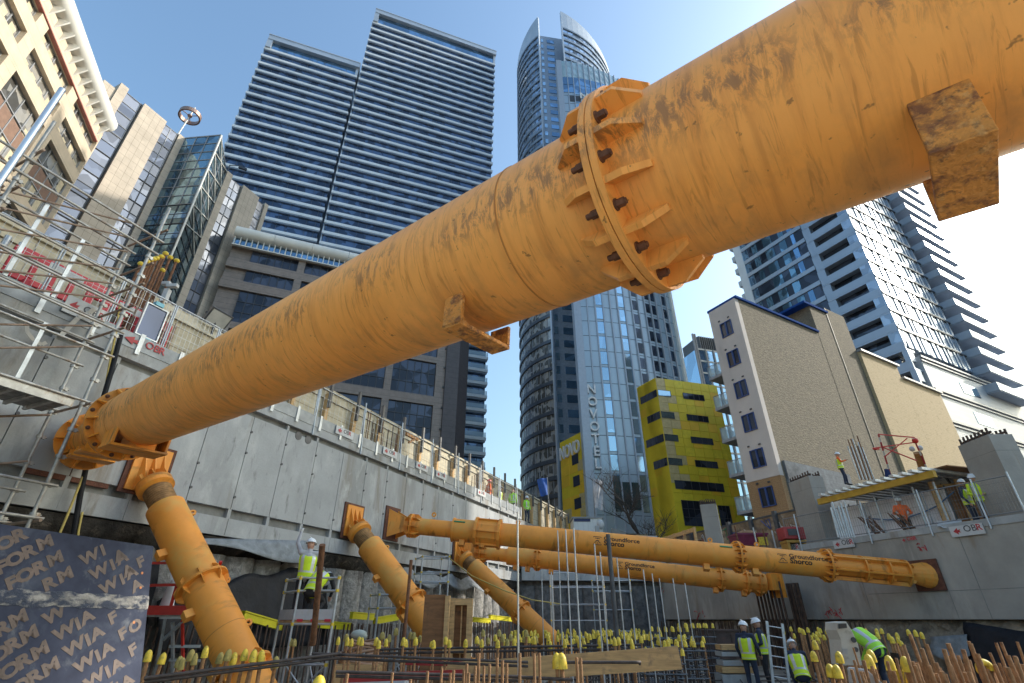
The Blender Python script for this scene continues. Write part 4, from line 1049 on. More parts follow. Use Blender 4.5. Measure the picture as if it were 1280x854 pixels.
# ---- struts ---------------------------------------------------------------
ORANGE = pm('orange_paint', (.84, .31, .03), .48, var=.10, scale=1.2, spec=.4, bump=.12, bscale=5,
            stain=[((.26, .12, .04), .22, 2.2, (2.6, .5, .5)), ((.40, .17, .03), .26, 3.5, (5.0, .35, .35)), ((.74, .36, .07), .22, 1.3, (.7, 1, 1))])
ORANGEF = pm('orange_paint_far', (.80, .31, .045), .5, var=.08, scale=1.5, spec=.4, stain=[((.34, .15, .03), .16, 1.6, (2, .6, .6)), ((.70, .36, .08), .2, 1.1, (1, 1, 1))])
ORPLATE = pm('orange_rusting', (.80, .34, .07), .6, var=.15, scale=6, bump=1.2, bscale=38, stain=[((.26, .10, .04), .42, 13, (1, 1, 1)), ((.12, .06, .035), .16, 24, (1, 1, 1)), ((.80, .42, .14), .2, 17, (1, 1, 1))])
BOLT = pm('rusty_bolt', (.13, .055, .03), .7, var=.3, scale=30)
PLATE = pm('rust_plate', (.13, .05, .03), .8, var=.3, scale=6, bump=.6, bscale=40)
WELD = pm('weld_line', (.50, .20, .04), .6)

def dirty(name):
    """large strut paint: grime scuffed along the flanks at one height, and run marks around the girth"""
    m = bpy.data.materials.new(name); m.use_nodes = True; nt = m.node_tree; N = nt.nodes; L = nt.links; b = N['Principled BSDF']
    b.inputs['Roughness'].default_value = .45; b.inputs['Specular IOR Level'].default_value = .4
    tc = N.new('ShaderNodeTexCoord')
    def noise(scale, st, det=8, dist=.2, rough=.62):
        mp = N.new('ShaderNodeMapping'); mp.inputs['Scale'].default_value = st; L.new(tc.outputs['Object'], mp.inputs['Vector'])
        n_ = N.new('ShaderNodeTexNoise'); n_.inputs['Scale'].default_value = scale; n_.inputs['Detail'].default_value = det; n_.inputs['Distortion'].default_value = dist; n_.inputs['Roughness'].default_value = rough
        L.new(mp.outputs['Vector'], n_.inputs['Vector']); return n_.outputs['Fac']
    def ramp(src, pts):
        r_ = N.new('ShaderNodeValToRGB'); e = r_.color_ramp.elements
        while len(e) < len(pts): e.new(.5)
        for q, (p, c) in zip(e, pts): q.position = p; q.color = (*c, 1) if isinstance(c, tuple) else (c, c, c, 1)
        L.new(src, r_.inputs['Fac']); return r_.outputs['Color']
    def mix(f, a, bcol):
        x = N.new('ShaderNodeMix'); x.data_type = 'RGBA'; L.new(f, x.inputs['Factor'])
        L.new(a, x.inputs['A']); x.inputs['B'].default_value = (*bcol, 1); return x.outputs['Result']
    def mul(a, c):
        x = N.new('ShaderNodeMath'); x.operation = 'MULTIPLY'; L.new(a, x.inputs[0])
        if isinstance(c, float): x.inputs[1].default_value = c
        else: L.new(c, x.inputs[1])
        return x.outputs[0]
    col = ramp(noise(.9, (1, 1, 1), 5), [(.3, (.89, .37, .075)), (.7, (.98, .45, .115))])
    col = mix(mul(ramp(noise(3.2, (4.5, .3, .3), 7, .5), [(.50, 0.), (.66, 1.)]), .38), col, (.58, .21, .04))       # run marks
    col = mix(mul(ramp(noise(9, (3.5, .35, .35), 8, .8), [(.56, 0.), (.64, 1.)]), .5), col, (.46, .19, .04))        # fine brush streaks
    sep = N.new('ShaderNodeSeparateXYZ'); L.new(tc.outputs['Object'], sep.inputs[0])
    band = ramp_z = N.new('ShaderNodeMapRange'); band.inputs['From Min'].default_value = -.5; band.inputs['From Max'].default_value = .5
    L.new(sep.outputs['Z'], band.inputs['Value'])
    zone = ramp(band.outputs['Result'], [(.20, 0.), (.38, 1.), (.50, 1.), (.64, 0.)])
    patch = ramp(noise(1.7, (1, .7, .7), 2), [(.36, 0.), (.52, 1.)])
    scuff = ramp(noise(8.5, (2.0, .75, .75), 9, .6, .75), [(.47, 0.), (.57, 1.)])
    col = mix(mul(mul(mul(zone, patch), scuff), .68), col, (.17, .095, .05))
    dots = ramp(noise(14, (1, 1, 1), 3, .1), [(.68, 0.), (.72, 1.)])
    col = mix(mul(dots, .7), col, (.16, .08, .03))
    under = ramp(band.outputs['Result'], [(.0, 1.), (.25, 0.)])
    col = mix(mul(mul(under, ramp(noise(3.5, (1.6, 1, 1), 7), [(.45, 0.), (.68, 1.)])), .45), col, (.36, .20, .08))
    L.new(col, b.inputs['Base Color'])
    bp = N.new('ShaderNodeBump'); bp.inputs['Strength'].default_value = .25; bp.inputs['Distance'].default_value = .012
    L.new(noise(5, (2.2, .6, .6), 6), bp.inputs['Height']); L.new(bp.outputs['Normal'], b.inputs['Normal'])
    return m
DIRTY = dirty('strut_paint')
def ring_pts(x, r, n, a0=0): return [V((x, r * math.cos(a0 + 2 * math.pi * i / n), r * math.sin(a0 + 2 * math.pi * i / n))) for i in range(n)]
def lathe_x(mb, prof, n=48, smooth=True, caps=True): mb.loft([ring_pts(x, r, n) for (x, r) in prof], smooth, caps)
def gusset(mb, x, sgn, a, R0, R1, L, th=.022, bite=.45):
    """triangular rib standing on the tube against a flange"""
    d = V((0, math.cos(a), math.sin(a))); t = V((0, -math.sin(a), math.cos(a))) * th
    poly = [V((x, 0, 0)) + d * (R0 - .03), V((x, 0, 0)) + d * R1, V((x + sgn * L * bite, 0, 0)) + d * R1, V((x + sgn * L, 0, 0)) + d * (R0 + .02), V((x + sgn * L, 0, 0)) + d * (R0 - .03)]
    mb.prism([p - t / 2 for p in poly], t)
def flange(parent, x, R0, R1, mat, n=12, Ll=.26, Lr=.36, th=.035, bolts=True, two=True, a0=.13, gth=.022):
    mb = MB()
    if two:
        lathe_x(mb, [(x - th, R0 - .02), (x - th, R1), (x - .003, R1), (x - .003, R0 - .02)], 64, False, False)
        lathe_x(mb, [(x + .003, R0 - .02), (x + .003, R1), (x + th, R1), (x + th, R0 - .02)], 64, False, False)
    else: lathe_x(mb, [(x - th / 2, R0 - .02), (x - th / 2, R1), (x + th / 2, R1), (x + th / 2, R0 - .02)], 64, False, False)
    f = mb.build('flange', mat, parent, local=True)
    for k in range(n):
        a = a0 + 2 * math.pi * k / n; mb = MB()
        if Ll: gusset(mb, x - th, -1, a, R0, R1 - .01, Ll, gth)
        if Lr: gusset(mb, x + th, 1, a, R0, R1 - .01, Lr, gth)
        mb.build('gusset', mat, f, local=True)
        if bolts:
            a += math.pi / n; d = V((0, math.cos(a), math.sin(a))); c = d * ((R0 + R1) / 2 + .01)
            mb = MB(); mb.tube(V((x - th - .055, 0, 0)) + c, V((x + th + .05, 0, 0)) + c, .025, n=6, smooth=False); mb.tube(V((x - th - .085, 0, 0)) + c, V((x + th + .06, 0, 0)) + c, .017, n=8)
            mb.tube(V((x - th - .008, 0, 0)) + c, V((x + th + .008, 0, 0)) + c, .034, n=12)
            mb.build('bolt', BOLT, f, local=True)
    return f
def u_bracket(parent, x, Rr, mat, wid=.34, drop=.16, half=.40, ztop=-.12, ang=0., th=.035):
    """cradle: two legs down the flanks and a flat plate beneath"""
    mb = MB(); rm = Matrix.Rotation(ang, 3, 'X')
    zb = -Rr - drop
    ax = (V((1, 0, 0)), rm @ V((0, 1, 0)), rm @ V((0, 0, 1)))
    for s_ in (-1, 1): mb.box(rm @ V((x, s_ * half, (ztop + zb) / 2)), (wid, th, ztop - zb), ax)
    mb.box(rm @ V((x, 0, zb - th / 2 - .002)), (wid + .03, 2 * half + .06, th), ax)
    for s_ in (-1, 1): mb.box(rm @ V((x + s_ * wid * .3, 0, (-Rr * .86 + zb) / 2)), (.02, half * 1.3, -Rr * .86 - zb), ax)
    return mb.build('saddle_bracket', mat, parent, local=True, bevel=.006)
def cradle(parent, x, w_, ph, be, l1, l2, mat, th=.03):
    """bent plate hung under the tube: near leg, flat bottom, far leg"""
    t = V((0, -RT * math.cos(ph), RT * math.sin(ph))); d = V((0, math.sin(be), -math.cos(be))); e = V((0, math.cos(be), math.sin(be))); X = V((1, 0, 0))
    a = t + d * l1; c = a + e * l2; mb = MB()
    def plate(p, q, inn): mb.box((p + q) / 2 + inn * th / 2 + X * x, (w_, (q - p).length, th), (X, (q - p).normalized(), inn))
    plate(t - d * .06, a - d * .002, e); plate(a, c, -d); plate(c - d * (l1 * .75), c - d * (th + .002), -e)
    mb.prism([X * (x - .01) + a - d * th + e * th, X * (x - .01) + a - d * (l1 * .8) + e * th, X * (x - .01) + a - d * th + e * (l2 * .4)], X * .02)
    return mb.build('saddle_bracket', mat, parent, local=True, bevel=.005)
def lug(parent, x, Rr, ang, mat, r=.07):
    d = V((0, math.cos(ang), math.sin(ang))); mb = MB(); c = V((x, 0, 0)) + d * (Rr + r * .8); n = 14; rings = []
    for i in range(n + 1):
        t = 2 * math.pi * i / n; e = V((math.cos(t), 0, 0)) + d * math.sin(t); w_ = V((0, -d.z, d.y)) * .022
        rings.append([c + e * r * .45 - w_, c + e * r - w_, c + e * r + w_, c + e * r * .45 + w_])
    mb.loft(rings, False, False); return mb.build('lifting_lug', mat, parent, local=True)
def stub(parent, x, Rr, ang, mat, s_=.16):
    d = V((0, math.cos(ang), math.sin(ang))); t = V((0, -d.z, d.y)); mb = MB(); mb.box(V((x, 0, 0)) + d * (Rr + s_ * .4), (s_, s_, s_ * 1.1), (V((1, 0, 0)), t, d)); return mb.build('stub', mat, parent, local=True, bevel=.006)
def tube_part(parent, x0, x1, r0, r1, mat, name='tube', n=72, seam=None):
    mb = MB(); lathe_x(mb, [(x0, r0), (x1, r1)], n); o = mb.build(name, mat, parent, local=True)
    if seam:
        mb = MB()
        for s_ in seam: lathe_x(mb, [(s_ - .006, r0 + .001), (s_ - .004, r0 + .005), (s_ + .004, r0 + .005), (s_ + .006, r0 + .001)], n, True, False)
        mb.build('weld', WELD, o, local=True)
    return o
# the great strut overhead
S0, S1 = V((-9.0, 10.2, 4.94)), V((1.511, 1.575, 3.92))
sd = (S1 - S0).normalized(); RT = .5
big = thing('tubular_strut', 'huge orange tubular strut crossing the sky diagonally above the pit', 'strut', M=axes_matrix(S0, sd), group='orange tubular struts')
tube_part(big, 3.1, 12.67, RT, RT, DIRTY, seam=(3.75, 11.95))
tube_part(big, 12.67, 20, RT, RT, DIRTY)
flange(big, 12.67, RT, RT + .125, DIRTY, n=14, Ll=.20, Lr=.22, th=.042, gth=.036)
flange(big, 3.1, RT, RT + .12, ORANGE, n=12, Ll=.0, Lr=.24)
tube_part(big, .45, 3.08, .37, .37, ORANGE, 'end_sleeve', seam=(1.7, 2.3))
flange(big, .62, .37, .56, ORANGE, n=10, Ll=.34, Lr=.3, two=False, bolts=False)
mb = MB()
for x in (1.3, 2.0): mb.box(V((x, 0, -.43)), (.5, .7, .04)); mb.box(V((x - .23, 0, -.36)), (.03, .62, .16)); mb.box(V((x + .23, 0, -.36)), (.03, .62, .16))
mb.build('sleeve_stop', ORANGE, big, local=True, bevel=.005)
cradle(big, 11.412, .17, -1.02, .03, .236, .505, ORPLATE); cradle(big, 13.977, .185, -1.02, -.09, .285, .40, ORPLATE)
u_bracket(big, 4.0, RT, ORANGE, wid=.6, drop=.06, half=.36, ztop=-.3)
mb = MB(); nW = Matrix(big.matrix_world).inverted().to_3x3()
p0 = V((.12, 0, 0)); wx, wz = nW @ FL.n, nW @ V((0, 0, 1)); wu = nW @ FL.u
bp_ = mb.box(nW @ FL.n * .0 + V((-.0, 0, 0)), (.06, 1.55, 1.5), (wx, wu, wz)); mb.build('bearing_plate', PLATE, big, local=True, bevel=.005)
mb = MB(); mb.loft([[V((.62, .40 * math.cos(t), .40 * math.sin(t))) for t in [2 * math.pi * i / 24 for i in range(24)]], [wx * .035 + wu * (.50 * math.cos(t)) + wz * .50 * math.sin(t) for t in [2 * math.pi * i / 24 for i in range(24)]]], False); mb.build('end_shoe', ORANGE, big, local=True)

# raking struts
def raker(label, head, foot_px, D, ntop, mid, th_len=.55, paz=114):
    h = V(head); fp = at_wall(*foot_px, (head[0], head[1]), paz); d = (fp - h).normalized(); Rr = D / 2
    L = (0.0 - h.z) / d.z - .1
    t = thing('raking_strut', label, 'strut', M=axes_matrix(h, d), group='orange raking struts')
    inv = t.matrix_world.inverted().to_3x3(); wx, wu, wz = inv @ FL.n, inv @ FL.u, inv @ V((0, 0, 1))
    mb = MB(); mb.box(wx * .03, (.05, 1.0, 1.15), (wx, wu, wz)); pl = mb.build('head_plate', PLATE, t, local=True)
    mb = MB(); mb.box(wx * .08, (.045, .8, 1.0), (wx, wu, wz))
    for s_ in (-.22, 0, .22): mb.prism([wx * .1 + wu * (s_ - .015) + wz * .42, wx * .1 + wu * (s_ - .015) - wz * .5, V((.5, 0, 0)) + wu * (s_ - .015) - wz * .05, V((.42, 0, 0)) + wu * (s_ - .015) + wz * .12], wu * .03)
    mb.build('head_bracket', ORANGEF, t, local=True)
    mb = MB(); lathe_x(mb, [(.42, .20), (.45, Rr * .98), (.62, Rr * .98), (.66, Rr * .72)], 32, False); hc = mb.build('head_collar', ORANGEF, t, local=True)
    for k in range(8):
        mb = MB(); gusset(mb, .44, -1, 2 * math.pi * k / 8, Rr * .4, Rr * .95, .3); mb.build('gusset', ORANGEF, hc, local=True)
    mb = MB(); x = .66; prof = []
    while x < .66 + th_len: prof += [(x, Rr * .70), (x + .025, Rr * .76), (x + .05, Rr * .70)]; x += .055
    lathe_x(mb, prof, 40, False); mb.build('threaded_sleeve', pm('threaded_rusty', (.30, .17, .07), .6, metal=.3, var=.25, scale=8), t, local=True)
    x0 = .66 + th_len
    tube_part(t, x0, L, Rr, Rr, ORANGEF, n=48, seam=(x0 + (L - x0) * .62,))
    xs_ = [x0 + (L - x0) * m for m in mid]
    for x in xs_: flange(t, x, Rr, Rr + .11, ORANGEF, n=8, Ll=.16, Lr=.16, th=.025, bolts=False)
    for k, f in enumerate((.06, .42, .62)):
        lug(t, x0 + (L - x0) * f, Rr, -.9 + 1.57, ORANGEF)
    for f in (.22, .50, .74): stub(t, x0 + (L - x0) * f, Rr, math.pi + .55, ORANGEF)
    return t
raker('raking strut nearest the camera, propping the wall beside the printed plywood', (-8.38, 11.48, 4.75), (296, 822), .74, 8, (.40, .78), paz=101)
raker('raking strut behind the aluminium tower, its foot hidden by plywood boxes', (-5.49, 17.99, 4.68), (524, 768), .80, 8, (.45, .9))
raker('smallest raking strut, farthest along the left wall under the long struts', (-2.49, 24.71, 4.45), (674, 787), .80, 8, (.48, .93), .4)
# long struts across the pit
LOGO = pm('logo_ink', (.035, .03, .03), .6)
def tube_text(parent, body, size, x, ang, Rr, mirror=1, name='lettering', bold=.02):
    mb = MB(); text(mb, body, size, Matrix.Identity(4), 0, bold, xs=1.1)
    for i, p in enumerate(mb.v):
        a = ang + p.y / Rr; mb.v[i] = V((x + p.x, -(Rr + .006) * math.cos(a), (Rr + .006) * math.sin(a)))
    return mb.build(name, LOGO, parent, local=True)
def logo_badge(parent, x, ang, Rr, s_):
    mb = MB()
    def P(a, b): q = ang + b / Rr; return V((x + a, -(Rr + .007) * math.cos(q), (Rr + .007) * math.sin(q)))
    def line(a, b, c, d, w_=.018): mb.beam(P(a, b), P(c, d), w_, .004, (0, -1, 0))
    for (a, b, c, d) in ((0, 0, s_, 0), (0, s_, s_, s_), (0, 0, 0, s_), (s_, 0, s_, s_), (.1 * s_, .2 * s_, .5 * s_, .55 * s_), (.5 * s_, .55 * s_, .9 * s_, .2 * s_), (.2 * s_, .8 * s_, .8 * s_, .8 * s_), (.5 * s_, .1 * s_, .5 * s_, .85 * s_), (.3 * s_, .5 * s_, .7 * s_, .5 * s_)): line(a, b, c, d)
    mb.build('logo', LOGO, parent, local=True)
def long_strut(label, A, B, D, logos, flanges, brackets, endL, endR, sleeveL):
    A, B = V(A), V(B); d = B - A; L = d.length; Rr = D / 2
    t = thing('tubular_strut', label, 'strut', M=axes_matrix(A, d), group='orange tubular struts'); M = t.matrix_world.inverted()
    m3 = M.to_3x3()
    wx, wu, wz = m3 @ FL.n, m3 @ FL.u, m3 @ V((0, 0, 1))
    mb = MB(); mb.box(wx * .03, (.06, .9, 1.2), (wx, wu, wz)); mb.build('bearing_plate', PLATE, t, local=True)
    mb = MB()
    for s_ in (-.28, .28): mb.prism([wx * .06 + wu * s_ + wz * .5, wx * .06 + wu * s_ - wz * .5, V((.75, 0, -.2)) + wu * s_ * .6, V((.75, 0, .2)) + wu * s_ * .6], wu * .03)
    mb.build('end_shoe', ORANGEF, t, local=True)
    flange(t, .82, Rr * .66, Rr * 1.08, ORANGEF, n=8, Ll=.2, Lr=.34, th=.04, bolts=False, two=False)
    tube_part(t, .8, sleeveL, Rr * .74, Rr * .74, ORANGEF, 'end_sleeve', 40)
    tube_part(t, sleeveL, L - endR, Rr, Rr, ORANGEF, n=56)
    return t, L, Rr, wx, wu, wz, m3
sA, sB = (-4.6, 20.0, 4.93), (14.0, 18.55, 3.05)
s1, L1, R1, *_r = long_strut('long lettered orange strut spanning the pit, the nearer and thicker of two', sA, sB, .80, 0, 0, 0, 0, 3.2, 2.4)
def xat(t, px, A, B):
    A, B = V(A), V(B); best = min(range(0, 2001), key=lambda k: abs(proj(A + (B - A) * (k / 2000))[0] - px)); return (B - A).length * best / 2000
m3 = _r[3]
x_a, x_b = xat(s1, 594, sA, sB), xat(s1, 626, sA, sB)     # strapped joint box
mb = MB(); lathe_x(mb, [(x_a, R1 + .01), (x_a, R1 + .14), (x_a + .1, R1 + .14), (x_a + .1, R1 + .06), (x_b - .1, R1 + .06), (x_b - .1, R1 + .14), (x_b, R1 + .14), (x_b, R1 + .01)], 12, False, False)
for k in range(6): gusset(mb, x_a + .1, 1, k * math.pi / 3, R1, R1 + .13, x_b - x_a - .2, .03, 1.)
mb.build('joint_collar', ORANGEF, s1, local=True)
tube_part(s1, 2.4, 2.46, R1 + .03, R1 + .03, ORANGEF, 'step_ring', 40)
x_f = xat(s1, 922, sA, sB); flange(s1, x_f, R1, R1 + .13, ORANGEF, n=12, Ll=.18, Lr=.18, th=.03)
x_e = L1 - 3.2; flange(s1, x_e, R1, R1 + .14, ORANGEF, n=12, Ll=.2, Lr=.2, th=.03)
tube_part(s1, x_e, L1 - .7, R1 * .74, R1 * .74, ORANGEF, 'end_sleeve', 40)
for x in (x_e + 1.15, x_e + 1.9, x_e + 2.5): flange(s1, x, R1 * .74, R1 + .02, ORANGEF, n=8, Ll=.0, Lr=.14, th=.05, bolts=False, two=False)
mb = MB()
for k in range(6):
    a = k * math.pi / 3 + .3; dd = V((0, math.cos(a), math.sin(a))); mb.beam(V((x_e, 0, 0)) + dd * R1 * .95, V((x_e + 2.5, 0, 0)) + dd * R1 * .95, .05, .12, dd)
mb.build('sleeve_rib', ORANGEF, s1, local=True)
nr = m3 @ FRt.n; ur = m3 @ FRt.u; zr = m3 @ V((0, 0, 1)); eB = V((L1, 0, 0))
mb = MB(); mb.box(eB + nr * .035, (.07, .9, .95), (nr, ur, zr)); mb.build('bearing_plate', PLATE, s1, local=True)
mb = MB(); mb.loft([[V((L1 - .7, .24 * math.cos(t), .24 * math.sin(t))) for t in [2 * math.pi * i / 16 for i in range(16)]], [eB + nr * .08 + ur * .36 * math.cos(t) - zr * -.40 * math.sin(t) for t in [2 * math.pi * i / 16 for i in range(16)]]], False); mb.build('end_shoe', ORANGEF, s1, local=True)
for px in (580, 605, 880, 940): stub(s1, xat(s1, px, sA, sB), R1, -1.9, ORANGEF, .2)
for px in (540, 646, 889, 948, 1040): lug(s1, xat(s1, px, sA, sB), R1, math.pi / 2, ORANGEF, .09)
for px in (741, 968):
    x = xat(s1, px, sA, sB); tube_text(s1, 'Groundforce', .215, x + .36, .10, R1); tube_text(s1, 'Shorco', .225, x + .36, -.32, R1, bold=.03); logo_badge(s1, x, -.22, R1, .27)
GRN = pm('green_tag', (.02, .2, .08), .5)
mb = MB()
for px in (575, 608, 905): x = xat(s1, px, sA, sB); mb.box(V((x, -R1 * .80, R1 * .64)), (.42, .03, .05), (V((1, 0, 0)), V((0, .8, -.6)), V((0, .6, .8))))
mb.build('green_label', GRN, s1, local=True)
tA, tB = (-2.26, 25.2, 4.55), (11.1, 23.2, 3.0)
s2, L2, R2, *_r = long_strut('thinner lettered orange strut running below and behind the long strut', tA, tB, .78, 0, 0, 0, 0, .5, 2.1)
m3b = s2.matrix_world.inverted().to_3x3()
for px in (672, 900, 932, 948): flange(s2, xat(s2, px, tA, tB), R2 if px > 660 else R2, R2 + .12, ORANGEF, n=8, Ll=.14, Lr=.14, th=.03, bolts=False)
for px in (646, 661, 690, 893, 928): stub(s2, xat(s2, px, tA, tB), R2, -1.75, ORANGEF, .2)
x = xat(s2, 770, tA, tB); tube_text(s2, 'Groundforce', .215, x + .36, .16, R2); tube_text(s2, 'Shorco', .215, x + .36, -.26, R2, bold=.03); logo_badge(s2, x, -.14, R2, .27)
nr = m3b @ FRt.n; ur = m3b @ FRt.u; zr = m3b @ V((0, 0, 1)); eB = V((L2, 0, 0))
mb = MB(); mb.box(eB + nr * .05, (.1, .7, .95), (nr, ur, zr)); mb.box(eB + nr * .3 + zr * .1, (.4, .4, .6), (nr, ur, zr)); mb.build('end_shoe', ORANGEF, s2, local=True)
# ================================================================ LEFT SIDE, TOP OF THE WALL
def sign_board(name, label, F, u0, u1, z0, z1, o, tsize, board=True, gray=False, grp='arrow signs along the walls'):
    t = thing(name, label, 'sign', F.pt((u0 + u1) / 2, z0, o), group=grp)
    s_ = 1 if F.n.dot(V((F.u.y, -F.u.x, 0))) > 0 else -1     # reading direction seen from outside
    rd = F.u * (1 if s_ > 0 else -1); w_ = abs(u1 - u0); left = u0 if s_ > 0 else u1
    org = F.pt(left, z0, o)
    n = F.n; up = V((0, 0, 1))
    if board:
        mb = MB(); mb.box(org + rd * w_ / 2 + up * (z1 - z0) / 2, (w_, .02, z1 - z0), (rd, n, up)); mb.build('board', SIGNW, t)
    h = z1 - z0; mb = MB(); q = org + n * .013
    def pt(a, b): return q + rd * a + up * b
    mb.prism([pt(.10 * w_, .5 * h), pt(.24 * w_, .82 * h), pt(.24 * w_, .18 * h)], n * .004)
    mb.prism([pt(.24 * w_, .60 * h), pt(.33 * w_, .66 * h), pt(.29 * w_, .5 * h), pt(.33 * w_, .34 * h), pt(.24 * w_, .40 * h)], n * .0035)
    mb.build('arrow', INKR, t)
    mb = MB(); text(mb, 'OB', tsize, face_text_matrix(pt(.42 * w_, .5 * h - tsize * .36), rd, up), .006, .01, xs=1.0); mb.build('letters', INKD if not gray else INKR, t)
    mb = MB(); text(mb, 'R', tsize, face_text_matrix(pt(.42 * w_ + tsize * 1.32, .5 * h - tsize * .36), rd, up), .006, .012); mb.build('letters', INKR, t)
    return t
UA = FL.uz(187, 432)[0]
sign_board('wall_sign', 'red arrow and lettering painted on the grey board just above the great strut', FL, UA - .75, UA + .75, ZL + .02, ZL + .34, .05, .25, board=False, gray=True)
u_, z_ = FL.uz(107, 392)
sign_board('wall_sign', 'white arrow board behind the scaffold beside the red barrier', FL, u_ - .45, u_ + .35, z_ - .2, z_ + .2, .09, .22)
for (x, lab) in ((430, 'white arrow sign on the left wall top, first right of the great strut'), (487, 'white arrow sign on the left wall top, second right of the great strut'), (527, 'white arrow sign on the left wall top, third right of the great strut'), (551, 'small white arrow sign on the left wall top, fourth right of the great strut'), (601, 'small white arrow sign on the left wall top below the orange worker')):
    u_ = FL.uz(x, 427 + (x - 300) * .36 + 60)[0]
    sign_board('wall_sign', lab, FL, u_ - .45, u_ + .45, ZL + .06, ZL + .34, .08, .2)

# hoarding behind the wall, with steel posts
hd = thing('timber_hoarding', 'cream timber hoarding with upright posts along the top of the left wall', 'hoarding', FL.pt(12, ZL, -2.6))
mb = MB(); u = -9.0; k = 0
while u < 38:
    w_ = 1.73; j = random.uniform(-.02, .02)
    b = MB(); FL.box(b, u + .01, u + w_ - .01, ZL + .02, 10.08 + j, -2.62, -2.56); FL.box(b, u + .01, u + w_ - .01, 9.72, 9.86, -2.559, -2.50); FL.box(b, u + .01, u + w_ - .01, ZL + .5, ZL + .64, -2.559, -2.50)
    b.build('panel', HOARD, hd); u += 1.75
u = 1.4; k = 0
while u < 38:
    b = MB(); b.mat = 0; FL.box(b, u - .09, u + .09, ZL, 9.9, -2.499, -2.33); b.mat = 1; FL.box(b, u - .06, u + .06, 9.3, 10.62 if u < 26 else 10.2, -2.329, -2.22)
    b.build('post', [TIMBER, STEELD], hd); u += 1.72
mb = MB(); FL.box(mb, -9, 38, 10.1, 10.2, -2.66, -2.48); mb.build('capping', HOARD, hd)
# site container-like plywood box and pale post at the left
bx_ = thing('plywood_enclosure', 'cream boarded box with a pale coping standing behind white mesh, above the great strut', 'enclosure', FL.pt(-.6, ZL, -1.7))
mb = MB(); FL.box(mb, -1.25, .75, ZL + .01, 9.28, -2.4, -1.5); mb.build('body', HOARD, bx_)
mb = MB(); FL.box(mb, -1.4, .85, 9.28, 9.55, -2.45, -1.42); mb.build('coping', pm('cream_board', (.58, .52, .40), .7), bx_)
mb = MB(); FL.box(mb, -1.55, -1.42, ZL, 10.6, -2.3, -2.17); FL.box(mb, .95, 1.1, ZL, 10.15, -2.3, -2.15); mb.build('post', pm('cream_post', (.6, .54, .42), .7), bx_)
# mesh fence panels
def mesh_panel(parent, F, u0, u1, z0, z1, o, mat, step=.12, frame=.02, hz=None):
    mb = MB()
    for (a, b) in (((u0, z0), (u1, z0)), ((u1, z0), (u1, z1)), ((u1, z1), (u0, z1)), ((u0, z1), (u0, z0))): mb.tube(F.pt(a[0], a[1], o), F.pt(b[0], b[1], o), frame, n=6)
    f = mb.build('mesh_panel', mat, parent)
    mb = MB(); u = u0 + step
    while u < u1: mb.beam(F.pt(u, z0, o), F.pt(u, z1, o), .006, .006, F.n); u += step
    z = z0 + (hz or step * 2)
    while z < z1: mb.beam(F.pt(u0, z, o + .004), F.pt(u1, z, o + .004), .006, .006, F.n); z += (hz or step * 2)
    mb.build('wire', mat, f)
mf = thing('mesh_fence', 'white wire mesh edge barrier on the left wall, in front of the cream box', 'fence', FL.pt(0, ZL, -.2))
for k in range(-4, 1): mesh_panel(mf, FL, k * 1.3 - .05, k * 1.3 + 1.2, ZL + .4, ZL + 1.65, -.15, GALV)
mf2 = thing('mesh_fence', 'thin wire edge barrier continuing along the left wall to the far corner', 'fence', FL.pt(12, ZL, -.2))
for k in range(1, 9): mesh_panel(mf2, FL, k * 2.4 - .8, k * 2.4 + 1.5, ZL + .38, ZL + 1.5, -.15, GALV, .2)
for k in range(9):
    b = MB(); b.tube(FL.pt(1.4 + k * 2.4, ZL - .3, .06), FL.pt(1.4 + k * 2.4, ZL + 1.7, -.02), .024, n=6); b.build('edge_post', GALV, mf2)
# red plastic barriers
def red_barrier(label, u, az_extra, z):
    c = FL.pt(u, z, -.75)
    t = thing('plastic_barrier', label, 'barrier', M=axes_matrix(c, dirv(24 + az_extra)), group='red plastic barriers')
    mb = MB(); n = 15; prof = []
    for i in range(n): a = math.pi * i / (n - 1); prof.append(V((-1.0 + .14 - .14 * math.cos(a * .5) if False else 0, 0, 0)))
    poly = [V((-1, 0, .22)), V((-1, 0, .82)), V((-.86, 0, .98)), V((.86, 0, .98)), V((1, 0, .82)), V((1, 0, .22))]
    def bar(x0, x1, z0, z1): mb.box(V(((x0 + x1) / 2, 0, (z0 + z1) / 2)), (x1 - x0, .07, z1 - z0))
    bar(-.9, .9, .70, .97); bar(-1, 1, .2, .34); bar(-1, -.86, .3401, .93); bar(.86, 1, .3401, .93)
    for x in (-.55, -.18, .18, .55): bar(x - .06, x + .06, .3402, .6998)
    mb.build('body', REDP, t, local=True, bevel=.02)
    mb = MB()
    for x in (-.6, .6): mb.box(V((x, 0, .1)), (.14, .5, .2))
    mb.build('foot', REDP, t, local=True, bevel=.02)
    mb = MB(); mb.box(V((0, -.0385, .835)), (.7, .006, .16)); mb.box(V((0, .0385, .835)), (.7, .006, .16)); mb.build('reflective_strip', SIGNW, t, local=True)
red_barrier('red plastic pedestrian barrier behind the scaffold, left one of two', -3.55, 0, ZL + .55)
red_barrier('red plastic pedestrian barrier beside the capped starter bars, right one of two', -2.0, 2, ZL + .42)
